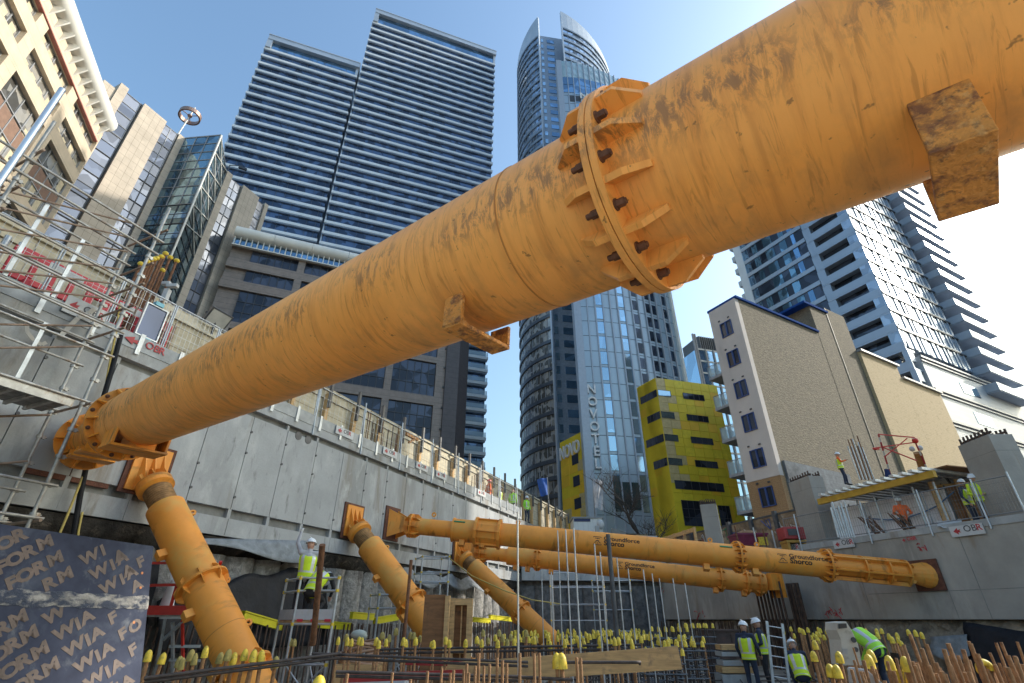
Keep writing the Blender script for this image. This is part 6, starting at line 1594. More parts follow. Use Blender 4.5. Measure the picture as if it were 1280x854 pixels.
c = at_depth(787, 660, 37); c.z = 6.06
t = thing('pallet_stack', 'low stack of boards and a pale box right of the white cabin', 'pallet', c)
mb = MB(); mb.box(c + V((.6, .3, .5)), (.9, .7, 1.0)); mb.build('box', CONC, t); mb = MB(); mb.box(c + V((-.4, .3, .45)), (1.0, .7, .9)); mb.box(c + V((.1, .3, 1.06)), (2.3, .8, .1)); mb.build('board', TIMBER, t)
def flag(label, base, top, D, cols, w_, h_):
    b, tp = at_depth(*base, D), at_depth(*top, D); tp = V((b.x + (tp.x - b.x), b.y + (tp.y - b.y), tp.z))
    t = thing('flag', label, 'flag', b); mb = MB(); mb.tube(b, tp, .045, n=8); mb.build('pole', GALV, t)
    g = []; random.seed(3)
    for j in range(7): g.append([tp + V((w_ * i / 6 * (1 - .05 * j), .18 * math.sin(i * 1.3 + j * .5), -h_ * j / 6 - .25 * i / 6 * h_ * .4)) for i in range(7)])
    mb = MB(); o = [p for r_ in g for p in r_]; mb.add(o, [(j * 7 + i, j * 7 + i + 1, (j + 1) * 7 + i + 1, (j + 1) * 7 + i) for j in range(6) for i in range(6)], True)
    mb.build('cloth', cols, t)
flag('small blue flag on a pole before the curved glass wing', (686, 635), (684, 597), 44, pm('flag_blue', (.04, .12, .40), .8), -.9, 1.5)
flag('white flag with a dark patch hanging before the hotel front', (744, 652), (741, 598), 46, pm('flag_white', (.6, .6, .63), .8, var=.3, scale=1.2), .9, 2.6)

# ---- bare tree and shrubs -------------------------------------------------
random.seed(17)
BARK = pm('bark', (.075, .06, .05), .9, var=.3, scale=10)
tb = at_depth(802, 668, 42); tb.z = 4.0
t = thing('bare_tree', 'leafless spreading tree in front of the yellow building and hotel', 'tree', tb)
trunk = MB(); crown = MB()
def branch(p, d, L, r, lev):
    n = 4; pts = [p]; q = p; dd = d
    for i in range(n):
        dd = (dd + V((random.uniform(-.22, .22), random.uniform(-.22, .22), random.uniform(-.08, .16)))).normalized(); q = q + dd * (L / n); pts.append(q)
    (trunk if lev == 0 else crown).path(pts, r, 7 if lev < 2 else 4, True, [1 - .45 * i / n for i in range(n + 1)])
    if lev < 5:
        for k in range(4 if lev < 4 else 3):
            j = random.choice((1, 2, 3, 4)) if lev else random.choice((2, 3, 4, 4)); a = random.uniform(0, 2 * math.pi)
            side = V((math.cos(a), math.sin(a), random.uniform(.0, .8)))
            branch(pts[j], (dd * .55 + side * .75).normalized(), L * random.uniform(.55, .78), r * .52, lev + 1)
branch(tb, V((0, 0, 1)), 4.2, .20, 0)
trunk.build('trunk', BARK, t); crown.build('crown', BARK, t)
LEAF = pm('shrub_leaf', (.035, .07, .022), .7, var=.5, scale=3)
def shrub(label, c, rx, rz, n, seed, mat=LEAF):
    random.seed(seed); t = thing('shrub', label, 'shrub', c); mb = MB()
    for k in range(n):
        a, b = random.uniform(0, 2 * math.pi), random.uniform(-.2, 1); rr = random.uniform(.55, 1) ** .5 * (1 + .25 * math.sin(3 * a))
        p = c + V((math.cos(a) * rx * rr * math.sqrt(max(0, 1 - b * b * .8)), math.sin(a) * rx * rr * .8, rz * max(0, b) * random.uniform(.7, 1.1) + .1))
        s_ = random.uniform(.06, .14); u = V((random.uniform(-1, 1), random.uniform(-1, 1), random.uniform(-.6, .6))).normalized(); v = u.orthogonal().normalized()
        mb.add([p - u * s_, p + v * s_ * .5, p + u * s_, p - v * s_ * .5], [(0, 1, 2, 3)])
    mb.build('foliage', mat, t); m2 = MB(); 
    for k in range(5): m2.tube(c - V((0, 0, .5)), c + V((random.uniform(-rx, rx) * .5, random.uniform(-.4, .4), rz * .6)), .03, n=5)
    m2.build('stem', BARK, t)
c = at_depth(800, 660, 40); shrub('dark evergreen shrub at the foot of the bare tree', V((c.x, c.y, 6.0)), 1.1, 1.3, 900, 5)
c = at_depth(828, 664, 41); shrub('reddish green shrub right of the bare tree', V((c.x + .4, c.y, 5.3)), 1.6, 1.2, 900, 6, pm('red_leaf', (.07, .04, .03), .7, var=.5, scale=3))
c = Fk2.pt(30.5, 26.4, -2.0); shrub('small green rooftop bush above the cream brick wall', c, .9, 1.9, 700, 7, pm('fresh_leaf', (.12, .16, .05), .7, var=.4, scale=3))

# ---- steel on the pit side of the right wall -----------------------------
random.seed(41)
for k in range(8):
    x = 958 + k * 4.6; b = at_wall(x, 800, FRt.pt(0, 0, .9 + .1 * (k % 3)), -23); zt = at_wall(x - 8, 724 + 2 * (k % 3), FRt.pt(0, 0, .9 + .1 * (k % 3)), -23).z
    m_ = MB(); m_.tube((b.x, b.y, 0), (b.x, b.y, zt), .045, n=6); m_.build('steel_bar', RUSTD, label='dark rusty bar standing against the right wall below the thinner strut end', cat='rebar', group='dark bars under the thinner strut end')
for (x, lab) in ((1003, 'dark rusty sheet pile pair leaning on the right wall beside the strut end'), ):
    b = at_wall(x + 4, 800, FRt.pt(0, 0, .7), -23); zt = at_wall(x - 8, 727, FRt.pt(0, 0, .7), -23).z
    t = thing('steel_pile', lab, 'pile', (b.x, b.y, 0)); F = Face((b.x, b.y), -23, flip=True)
    for s_ in (-.16, .16): mb = MB(); F.box(mb, s_ - .13, s_ + .13, 0, zt - abs(s_) * .3, -.03, .03); F.box(mb, s_ - .02, s_ + .02, 0, zt - .05, .031, .14); mb.build('flange_plate', RUSTD, t)
# ================================================================ REINFORCEMENT AND PIT FLOOR ITEMS
random.seed(51)
RB = pm('rebar_rust', (.38, .195, .085), .75, var=.25, scale=20, bump=.5, bscale=120, stain=((.16, .075, .04), .25, 14, (1, 1, .4)))
RBL = pm('rebar_fresh', (.36, .19, .085), .7, var=.2, scale=25, bump=.5, bscale=120)
RBD = pm('rebar_dark', (.075, .06, .055), .7, metal=.2, var=.3, scale=12)
BLUES = pm('stirrup_grey', (.14, .155, .175), .5, metal=.3, var=.25, scale=6)
def bar_mesh(h, r, capr, caph, worn=False, mat=RB, ribs=False):
    """prototype starter bar standing at the origin, with optional mushroom cap"""
    mb = MB()
    if ribs:
        n = int(h / .022); mb.path([V((0, 0, h * i / n)) for i in range(n + 1)], r, 8, True, [1.0 if i % 2 else 1.14 for i in range(n + 1)])
    else: mb.tube((0, 0, 0), (0, 0, h), r, n=6)
    c = None
    if capr:
        c = MB(); prof = [(-caph * .72, capr), (-caph * .3, capr * .96), (0, capr * .80), (caph * .2, capr * .5), (caph * .28, capr * .1)]
        c.loft([[V((rr * math.cos(2 * math.pi * i / 10), rr * math.sin(2 * math.pi * i / 10), h + z)) for i in range(10)] for z, rr in prof], True)
    return mb, c
DULLCAP = pm('dull_yellow_cap', (.40, .31, .09), .7, var=.25, scale=20)
PROTO = {}
def starter(p, h, label, group, r=.018, capr=.045, caph=.13, mat=RB, capmat=YELP, tilt=0, ribs=False, z0=0.):
    h = round(h / .04) * .04
    key = (h, r, capr, caph, mat.name, capmat.name, ribs)
    M = Matrix.Translation(V((p[0], p[1], z0))) @ Matrix.Rotation(random.uniform(-tilt, tilt), 4, 'X') @ Matrix.Rotation(random.uniform(-tilt, tilt), 4, 'Y') @ Matrix.Rotation(random.uniform(0, 6), 4, 'Z') @ Matrix.Diagonal((random.uniform(.88, 1.1),) * 2 + (1, 1))
    if key not in PROTO:
        mb, c = bar_mesh(h, r, capr, caph, mat=mat, ribs=ribs)
        t = thing('starter_bar', label, 'rebar', M=M, group=group)
        a = mb.build('bar', mat, t, local=True); b = c.build('cap', capmat, t, local=True) if c else None
        PROTO[key] = (t, a, b); return t
    t0, a0, b0 = PROTO[key]
    t = t0.copy(); COL.objects.link(t); t.matrix_world = M; t['label'] = label; t['group'] = group; XF[t.name] = M
    for ch in (a0, b0):
        if ch: c = ch.copy(); COL.objects.link(c); c.parent = t
    return t
def top_at(x, y, d):
    p = at_depth(x, y, d); return p
# a) nearest uncapped bars along the bottom edge
for (x, y, d) in ((434, 841, 4.1), (490, 844, 4.6), (513, 846, 4.5), (535, 842, 4.3), (551, 838, 4.6), (566, 836, 4.4), (562, 842, 5.0), (579, 839, 4.9), (582, 831, 4.5), (593, 835, 4.3), (599, 818, 4.6), (606, 832, 4.8), (612, 827, 4.5), (623, 820, 4.6), (627, 824, 4.9), (633, 827, 4.6), (648, 816, 4.6), (668, 817, 4.5), (674, 817, 4.6), (720, 819, 4.7), (726, 821, 4.6), (586, 838, 4.2)):
    p = top_at(x, y, d); starter(p, p.z, 'short uncapped orange rusty bar in the near rows at the bottom edge', 'uncapped bars nearest the camera', .0125, 0, 0, RBL, ribs=True, tilt=.01)
for (x, y) in ((697, 819), (703, 820)):
    p = top_at(x, y + 3, 4.7); starter(p, p.z, 'one of two near bars with big clean yellow caps, bottom centre', 'pair of near capped bars', .018, .048, .13, RBL, tilt=.008)
p = top_at(400, 846, 2.9); starter(p, p.z, 'nearest yellow capped bar, cap just rising over the bottom edge', 'single near cap', .018, .040, .10, RBL)
# b) left cluster of worn caps
for (x, y) in ((194, 812), (197, 815), (220, 819), (240, 814), (246, 816), (262, 809), (266, 818), (279, 812), (288, 815), (305, 812), (311, 811), (322, 811), (336, 813), (346, 820), (232, 822), (298, 820)):
    p = top_at(x, y + 3, 6.0 + random.uniform(-.1, .2)); starter(p, p.z, 'bar with worn yellow cap in the cluster before the nearest raking strut', 'worn capped bars at the foot of the nearest raking strut', .022, .042, .125, RB, capmat=YELP if random.random() < .6 else DULLCAP, tilt=.05)
# c) long middle row of caps
for x in (423, 432, 438, 448, 454, 468, 473, 484, 503, 508, 523, 539, 544, 558, 563, 579, 598, 602, 622, 645, 668, 687, 706, 709, 726, 731, 747, 750, 769, 774, 790, 792):
    p = top_at(x + random.uniform(-1, 1), 801 + random.uniform(-3.5, 3), 9.0 + random.uniform(-.3, .6)); starter(p, p.z, 'yellow capped bar in the long middle row across the pit', 'middle row of capped bars', .022, .042, .13, RB, tilt=.035)
# d) duller second row behind it
for x in (362, 370, 432, 444, 478, 486, 498, 513, 516, 524, 533, 552, 596, 604, 611, 622, 626, 633, 640, 655, 660, 672):
    p = top_at(x, 793 + random.uniform(-5, 8), 10.8 + random.uniform(-.4, .6)); starter(p, max(.9, p.z), 'dull yellow capped bar in the broken second row before the plywood boxes', 'dull capped bars in the second row', .024, .055, .14, RB, capmat=DULLCAP, tilt=.03)
# e) far field in the centre: front rows as bars of their own, the mass behind as one object
far = MB()
for j in range(10):
    for i in range(14):
        x = -.3 + i * .38 + random.uniform(-.1, .1) + j * .06; y = 13.8 + j * 1.05 + random.uniform(-.2, .2); h_ = 1.30 + random.uniform(-.08, .12)
        if j < 2: starter((x, y), h_, 'small yellow capped bar at the front of the dense far field, middle of the pit', 'far field of capped bars', .02, .05, .14, RB if random.random() < .6 else RBD, tilt=.02)
        else:
            far.mat = 0; far.tube((x, y, 0), (x, y, h_), .02, n=5); far.mat = 1
            far.loft([[V((x + rr * math.cos(2 * math.pi * q / 8), y + rr * math.sin(2 * math.pi * q / 8), h_ + z)) for q in range(8)] for z, rr in ((-.10, .05), (-.03, .048), (.02, .034), (.04, .01))])
far.build('starter_bars', [RBD, YELP], label='dense far field of small yellow capped bars filling the middle of the pit', cat='rebar', kind='stuff')
# f) capped bars around the right hand cages
for j in range(8):
    for i in range(8):
        x = 7.0 + i * .26 + j * .20 + random.uniform(-.05, .05); y = 12.4 + j * .75 + random.uniform(-.15, .15)
        starter((x, y), 1.42 + random.uniform(-.12, .12), 'yellow capped bar in the block between the ladder and the white machine arm', 'capped bars near the white machine arm', .024, .045, .13, RB, tilt=.02)
# g) big near capped bars right of centre
for (x, y, d, s_) in ((1036, 830, 5.6, 1), (1047, 830, 5.5, 1), (1017, 814, 7.2, 1), (1022, 800, 7.6, 1), (1083, 821, 5.2, 1), (1108, 823, 5.0, 1), (1132, 823, 4.9, 1), (1085, 812, 6, 1), (1042, 812, 6.4, 1)):
    p = top_at(x, y + 4, d); starter(p, p.z, 'larger yellow capped bar at lower right, left of the uncapped thicket', 'larger capped bars at lower right', .022, .048, .13, RB, tilt=.03)
# h) thicket of uncapped rusty bars at the lower right corner
for k in range(84):
    x = random.uniform(1130, 1282); 
    if k < 22: x = random.uniform(1060, 1135)
    d = random.uniform(4.2, 6.4); y = random.choice((800, 812, 822, 830, 834, 838)) + random.uniform(-6, 6) + (8 if x < 1130 else 0)
    p = top_at(x, y, d); starter(p, p.z, 'uncapped orange brown bar in the dense thicket at the lower right corner', 'uncapped thicket at lower right', (.0165 if x > 1130 else .013), 0, 0, RBL if random.random() < .5 else RB, ribs=d < 5.2, tilt=.05)
# hooked bar with yellow hose cover
p = top_at(1236, 828, 5.0); t = thing('hooked_bar', 'bar bent into a hook and sleeved in yellow at the lower right', 'rebar', (p.x, p.y, 0))
mb = MB(); mb.path([V((p.x, p.y, 0)), V((p.x, p.y, p.z - .06))] + [V((p.x - .06 + .06 * math.cos(a), p.y, p.z - .06 + .06 * math.sin(a))) for a in [math.pi * q / 8 for q in range(9)]] + [V((p.x - .12, p.y, p.z - .14))], .02, 8); mb.build('bar', RB, t)
mb = MB(); mb.path([V((p.x - .06 + .06 * math.cos(a), p.y, p.z - .06 + .06 * math.sin(a))) for a in [math.pi * q / 10 - .2 for q in range(13)]], .032, 8); mb.build('sleeve', YELP, t)
# rusty starter rows standing in front of the piles on the left
u = -2.0; row = MB()
while u < 20:
    p = FL.pt(u, 0, .55 + random.uniform(-.06, .06)); row.tube((p.x, p.y, 0), (p.x, p.y, 1.62 + random.uniform(-.03, .03)), .024, n=6); u += .17
row.build('bar_row', RUSTD, label='continuous row of dark rusty bars under the yellow strips along the left piles', cat='rebar', kind='stuff')
for kk, (x0, x1, y0, y1) in enumerate(((303, 352, 770, 784), (396, 437, 781, 784), (439, 466, 770, 772), (468, 509, 777, 770), (590, 612, 775, 777), (612, 640, 772, 775), (640, 668, 775, 777), (668, 700, 777, 777))):
    A_, B_ = at_wall(x0, y0, FL.pt(0, 0, .5), 24), at_wall(x1, y1, FL.pt(0, 0, .5), 24)
    mb = MB(); mb.beam(A_, B_, .12, .16); mb.beam(A_ + V((0, 0, .10)), B_ + V((0, 0, .10)), .16, .03); mb.build('bar_cover', pm('yellow_strip', (.62, .55, .015), .5, var=.1, scale=2), label='bright yellow protective strip capping the bar row along the left piles', cat='bar cover', group='yellow strips along the left piles')
# dark bar curtain below the right wall
u = 2.5; row = MB()
while u < 15.6:
    p = FRt.pt(u, 0, .35 + random.uniform(-.06, .06)); row.tube((p.x, p.y, 0), (p.x, p.y, 1.66), .026, n=6); u += .17
row.build('bar_row', RUSTD, label='curtain of dark rusty bars beneath the right concrete wall', cat='rebar', kind='stuff')
# vertical silver rods
for (x, y, d) in ((647, 640, 6.5), (707, 662, 9.5), (717, 660, 8.0), (743, 680, 9.0), (750, 690, 10), (771, 697, 10), (785, 711, 11), (804, 712, 10.5), (815, 717, 12), (824, 723, 12.5), (841, 723, 11), (856, 729, 12), (697, 663, 12), (689, 715, 13), (677, 712, 14)):
    p = top_at(x, y, d); big_ = d < 7
    m_ = MB(); m_.tube((p.x, p.y, 0), (p.x, p.y, p.z), .012 if big_ else .013, n=8)
    m_.build('tie_rod', pm('bright_rod', (.62, .62, .60), .35, metal=.6, var=.1) if big_ else GALV, label='bright thin rod standing alone, nearest and tallest of the rods' if big_ else 'thin grey vertical rod rising in front of the long struts', cat='rod', group=None if big_ else 'thin vertical rods before the long struts')
for (x, y, d, lab, r_) in ((760, 668, 14, 'dark round steel post standing before the far scaffolding', .06), (403, 681, 9.2, 'spotted rusty pole leaning in front of the aluminium tower', .055), (514, 700, 11, 'thin brown pole before the middle raking strut', .035)):
    p = top_at(x, y, d); q = top_at(x - 12, 806, d) if x == 403 else V((p.x, p.y, 0))
    m_ = MB(); m_.tube(q, p, r_, n=10); m_.build('steel_pole', RUST if x != 760 else STEELD, label=lab, cat='pole')
# horizontal bars and cages
def hbar(a, b, da, db, r_, lab, n=2, grp='long horizontal bars', mat=RBD):
    for k in range(n):
        p, q = at_depth(a[0], a[1] + k * 5, da), at_depth(b[0], b[1] + k * 5, db); m_ = MB(); m_.tube(p, q, r_, n=8); m_.build('horizontal_bar', mat, label=lab, cat='rebar', group=grp)
hbar((180, 848), (425, 817), 5.2, 6.4, .018, 'long dark horizontal bar tied across the cluster of worn caps, lower left', 2, 'horizontal bars at lower left')
hbar((390, 817), (660, 828), 6.4, 6.6, .016, 'long dark horizontal bar across the middle of the near rows', 2, 'horizontal bars at the centre')
hbar((420, 840), (650, 846), 5.2, 5.4, .016, 'dark horizontal bar low across the near uncapped bars', 2, 'low horizontal bars at the bottom')
hbar((470, 812), (800, 806), 9.0, 9.4, .02, 'dark horizontal bar tying the middle row of capped bars', 2, 'horizontal bars on the middle row')
p, q = at_depth(690, 828, 5.6), at_depth(795, 828, 5.4); mb = MB(); mb.path([p, q, q + V((.05, .03, 0)), q + V((.06, .1, -.02))], .016, 8); mb.build('horizontal_bar', RBD, label='hooked grey bar ending beside the plywood edge, centre right', cat='rebar')
p, q = at_depth(640, 846, 4.6), at_depth(716, 850, 4.6); mb = MB(); mb.tube(p, q, .014, n=8); mb.build('horizontal_bar', RBD, label='short horizontal bar under the pair of clean caps at the bottom', cat='rebar')
# rebar cages
def cage(label, x, y, w_, h_, n, mat=RBD):
    t = thing('rebar_cage', label, 'rebar cage', (x, y, 0), group='column cages at the centre right')
    for (dx, dy) in [(-w_ / 2 + w_ * i / n, sy * w_ / 2) for i in range(n + 1) for sy in (-1, 1)]:
        mb = MB(); mb.tube((x + dx, y + dy, 0), (x + dx, y + dy, h_), .020, n=6); b = mb.build('bar', mat, t)
        mb = MB(); mb.loft([[V((x + dx + rr * math.cos(2 * math.pi * i / 8), y + dy + rr * math.sin(2 * math.pi * i / 8), h_ + z)) for i in range(8)] for z, rr in ((-.09, .045), (0, .038), (.035, .01))]); mb.build('cap', YELP, b)
    mb = MB(); z = .12; e = w_ / 2 + .03
    while z < h_ - .15:
        c_ = [V((x - e, y - e, z)), V((x + e, y - e, z)), V((x + e, y + e, z)), V((x - e, y + e, z))]
        for i in range(4): mb.tube(c_[i], c_[(i + 1) % 4], .014, n=6)
        z += .17
    mb.build('stirrup', BLUES, t)
for k, (px, d, h_) in enumerate(((768, 13.5, 1.45), (800, 12.5, 1.4), (838, 13.5, 1.55), (872, 14.5, 1.62), (822, 10.5, 1.2), (850, 11.5, 1.3))):
    p = at_depth(px, 800, d); cage('dark rebar cage with grey ties and yellow caps, centre right of the pit', p.x, p.y, .75, h_, 4)
# lattice of dark bars between the rows so that the pit floor reads as reinforcement
for j in range(16):
    y = 5.6 + j * .75
    mb = MB(); mb.tube((-4.5 + j * .25, y + .5, .35 + .02 * (j % 3)), (5.0 + j * .3, y, .35 + .02 * (j % 3)), .016, n=6); mb.build('mat_bar', RBD, label='dark bar lying in the reinforcement mat over the pit floor', cat='rebar', group='bars of the floor mat')
for j in range(22):
    x = -4.2 + j * .48
    mb = MB(); mb.tube((x, 5, .39), (x + 4.0, 17.5, .39), .016, n=6); mb.build('mat_bar', RBD, label='dark bar lying in the reinforcement mat over the pit floor', cat='rebar', group='bars of the floor mat')
# planks and ply forms
t = thing('timber_plank', 'broad raw timber plank laid across the near bars, centre bottom', 'plank', at_depth(700, 840, 7))
A_, B_ = at_depth(560, 842, 7.2), at_depth(850, 822, 6.6); mb = MB(); mb.beam(A_, B_, .05, .26); mb.build('board', TIMBER, t)
A_, B_ = at_depth(430, 848, 6.8), at_depth(585, 842, 7); mb = MB(); mb.beam(A_, B_, .04, .10); mb.build('plank', pm('red_ply', (.35, .02, .02), .5, var=.2), label='red faced plywood strip lying among the near bars', cat='plank')
A_, B_ = at_depth(505, 828, 9), at_depth(650, 832, 9); mb = MB(); mb.beam(A_, B_, .04, .08); mb.build('plank', MATS['red_ply'], label='second red strip lying farther back under the middle row', cat='plank')
def ply_box(label, x0, x1, y0, y1, d, opened):
    a, b = at_depth(x0, y1, d), at_depth(x1, y1, d); zt = at_depth(x0, y0, d).z; a.z = b.z = 0
    az = math.degrees(math.atan2(b.x - a.x, b.y - a.y)); F = Face(a, az); l = (b - a).length
    t = thing('column_shutter', label, 'formwork', F.pt(l / 2, 0))
    if not opened:
        mb = MB(); F.box(mb, 0, l, .05, zt, -.03, 0); mb.build('ply_panel', PLY, t)
        mb = MB(); F.box(mb, l + .005, l + .10, .05, zt - .02, -.12, .05); mb.build('edge_stud', TIMBER, t)
        mb = MB(); 
        for k in range(3): F.box(mb, 0, l, .4 + k * .7, .5 + k * .7, -.12, -.031)
        mb.build('waler', TIMBER, t)
    else:
        mb = MB(); F.box(mb, 0, .10, 0, zt, -.1, .03); F.box(mb, l - .12, l, 0, zt, -.1, .03); F.box(mb, .1001, l - .1201, zt - .13, zt - .003, -.1, .02); F.box(mb, .1001, l - .1201, zt * .52, zt * .52 + .08, -.1, .02); mb.build('frame', TIMBER, t)
        mb = MB(); F.box(mb, .02, l - .02, 0, zt - .01, -.16, -.13); mb.build('ply_panel', PLY, t)
        mb = MB(); F.box(mb, l * .48, l * .53, 0, zt - .14, -.128, -.06); mb.build('stud', TIMBER, t)
ply_box('solid brown plywood shutter panel standing before the middle raking strut', 526, 553, 742, 812, 10.4, False)
ply_box('open timber framed plywood box right of the solid brown panel', 560, 589, 747, 812, 10.6, True)
# coils and sacks
c = at_depth(456, 798, 10.5); t = thing('hose_coil', 'heap of pale brown hose coils left of the capped rows', 'hose', (c.x, c.y, .9)); mb = MB()
for k in range(7):
    o_ = V((c.x + random.uniform(-.12, .12), c.y + random.uniform(-.1, .1), 1.0 + k * .055)); mb.path([o_ + V((math.cos(a) * (.42 - .02 * k), math.sin(a) * .3, .04 * math.sin(a * 2 + k))) for a in [2 * math.pi * q / 18 for q in range(19)]], .028, 6)
mb.build('coil', pm('hose_tan', (.42, .25, .16), .6, var=.15), t)
mb = MB(); mb.box((c.x, c.y, .75), (.9, .7, .42)); mb.box((c.x - .1, c.y, .3), (1.3, 1.0, .5)); mb.build('pallet_box', TIMBER, t)
mb = MB(); c2 = at_depth(449, 790, 10.6); mb.ball(c2 - V((0, 0, .05)), .16, 9, 6, sq=(1.1, .8, .6)); mb.ball(c2 + V((.08, 0, -.08)), .11, 8, 5, sq=(1, .9, .7)); mb.build('sack', pm('grey_green_sack', (.34, .37, .33), .8, var=.2), label='grey green sack on top of the hose coils', cat='sack')
c = at_depth(475, 832, 8.5); mb = MB(); mb.box((c.x, c.y, .5), (1.0, .5, .8)); mb.build('white_bin', SIGNW, label='white board box under the capped row left of centre', cat='box', bevel=.02)
# rusty box and steel bin behind the cages
c = at_depth(900, 806, 15.5); t = thing('steel_bin', 'dark rusty steel bin between the cages and the worker', 'bin', (c.x, c.y, 0)); mb = MB(); mb.box((c.x, c.y, .75), (1.0, .8, 1.35)); mb.box((c.x, c.y, 1.45), (1.06, .86, .05)); mb.build('body', pm('bin_rust', (.085, .055, .045), .8, var=.35, scale=3), t)
mb = MB(); mb.box((c.x - .25, c.y - .41, .75), (.04, .03, 1.2)); mb.box((c.x + .25, c.y - .41, .75), (.04, .03, 1.2)); mb.build('rib', RUSTD, t)
c = at_depth(918, 838, 13.2); t = thing('material_stack', 'pale boards and blocks stacked behind the worker in the pit', 'stack', (c.x, c.y, 0)); mb = MB(); mb.box((c.x, c.y, .25), (.9, .6, .5)); mb.box((c.x + .05, c.y, .75), (.8, .5, .12)); mb.box((c.x, c.y, .95), (.7, .5, .1)); mb.build('boards', CONC, t); mb = MB(); mb.box((c.x, c.y, .6), (.8, .5, .14)); mb.box((c.x + .05, c.y, 1.1), (.75, .45, .12)); mb.build('blocks', TIMBER, t)
# ladder
def ladder(label, a, b, wd, n):
    a, b = V(a), V(b); t = thing('ladder', label, 'ladder', a); s_ = (b - a).cross(V((0, -1, 0))).normalized()
    for k in (-1, 1): mb = MB(); mb.beam(a + s_ * wd * k / 2, b + s_ * wd * k / 2, .03, .06); mb.build('stile', GALV, t)
    for k in range(n): p = a.lerp(b, (k + .5) / n); mb = MB(); mb.tube(p - s_ * wd / 2, p + s_ * wd / 2, .014, n=6); mb.build('rung', GALV, t)
p0, p1 = at_depth(968, 778, 12.6), at_depth(977, 870, 11.8); ladder('aluminium ladder leaning behind the standing worker in the pit', (p1.x, p1.y, 0), p0, .38, 8)
# white machine arm
t = thing('drill_mast', 'white slanted machine mast rising from the lower right bars', 'machine', at_depth(1062, 854, 8)); D_ = 8.0
def q_(x, y, d=D_): return at_depth(x, y, d)
WHM = pm('white_machine', (.66, .65, .60), .4, var=.08, scale=4, stain=((.40, .38, .33), .15, 6, (1, 1, 1)))
mb = MB(); poly = [q_(1046, 778), q_(1058, 777), q_(1066, 790), q_(1073, 806), q_(1078, 832), q_(1054, 832), q_(1051, 800), q_(1046, 788)]; mb.prism(poly, (.0, .35, 0)); mb.build('mast', WHM, t, bevel=.01)
mb = MB(); mb.prism([q_(1048, 780, D_ - .02), q_(1057, 779.5, D_ - .02), q_(1058, 785, D_ - .02), q_(1048, 786, D_ - .02)], (0, -.02, 0)); mb.tube(q_(1067, 800, D_ - .03), q_(1067, 800, D_ + .1), .04); mb.tube(q_(1070, 812, D_ - .03), q_(1070, 812, D_ + .1), .035); mb.build('fitting', STEELD, t)
mb = MB(); mb.prism([q_(1053, 811, D_ - .02), q_(1059, 811, D_ - .02), q_(1059, 818, D_ - .02), q_(1053, 818, D_ - .02)], (0, -.01, 0)); mb.build('label_plate', SIGNW, t)
t = thing('white_tray', 'smooth white shute edge curving up between bars at the bottom right', 'chute', at_depth(1085, 850, 5)); mb = MB(); mb.prism([at_depth(1080, 838, 5), at_depth(1083, 836, 5), at_depth(1104, 854, 5), at_depth(1112, 880, 5), at_depth(1085, 880, 5)], (0, .3, .0)); mb.build('tray', SIGNW, t, bevel=.02)
t = thing('warning_trestle', 'black and yellow trestle standing among the bars at lower right', 'trestle', at_depth(1124, 850, 5.8))
mb = MB()
for (x0, y0, x1, y1) in ((1119, 828, 1121, 870), (1125, 830, 1127, 870), (1135, 834, 1138, 870)): mb.beam(at_depth(x0, y0, 5.8), at_depth(x1, y1, 5.8), .05, .05)
mb.build('leg', YELP, t); mb = MB(); mb.beam(at_depth(1118, 826, 5.8), at_depth(1128, 828, 5.8), .09, .16); mb.build('head', MEMB, t)
# printed plywood at the left
TR, BR, TLp = at_depth(192, 683, 5.0), at_depth(163, 975, 4.12), at_depth(-130, 636, 3.32)
ux, vx = (TR - TLp), (TR - BR); wid, hei = ux.length, vx.length; ux.normalize(); vz = (vx - ux * vx.dot(ux)).normalized(); nn = ux.cross(vz)
sk = V(vx).normalized()
t = thing('printed_plywood', 'dark blue film faced plywood sheet printed with slanted brown lettering, lower left', 'plywood', BR)
FILM = pm('film_face', (.055, .062, .092), .75, var=.22, scale=2.5, spec=.04, stain=[((.10, .115, .15), .18, 1.8, (1, 1, 1)), ((.16, .17, .19), .06, 5, (1, 1, 1))])
BLc = BR - ux * wid
mb = MB(); mb.prism([BLc, BR, TR, BLc + (TR - BR)], nn * -.03); mb.build('panel', FILM, t)
mb = MB(); e_ = (TR - BR)
prof_ = [BLc + e_ * .785, BR + e_ * .735]
random.seed(5)
nS = 46; g = []
for j in range(5):
    g.append([BLc.lerp(BR, i / nS) + e_ * (.722 + (.785 - .722) * 0 - .030 + j * .015 + .003 * math.sin(i * .8 + j) * (j in (0, 4)) + random.uniform(-.005, .005) * (j in (0, 4))) + nn * (.003 + (.005 if 0 < j < 4 else .0) + random.uniform(0, .003)) for i in range(nS + 1)])
o = [p for r_ in g for p in r_]; mb.add(o, [(j * (nS + 1) + i, j * (nS + 1) + i + 1, (j + 1) * (nS + 1) + i + 1, (j + 1) * (nS + 1) + i) for j in range(4) for i in range(nS)], True)
mb.build('mortar_seam', pm('mortar', (.36, .34, .31), .9, var=.25, scale=8, bump=1.5, bscale=18, stain=((.055, .065, .095), .62, 7, (1, 1, 2))), t)
mb = MB()
LETT = MB(); rot = R(33)
r_l = (ux * math.cos(rot) + vz * math.sin(rot)).normalized(); u_l = nn.cross(r_l)
def on_panel(x, y): d = ray(x, y); return EYE + d * (nn.dot(BR - EYE) / nn.dot(d))
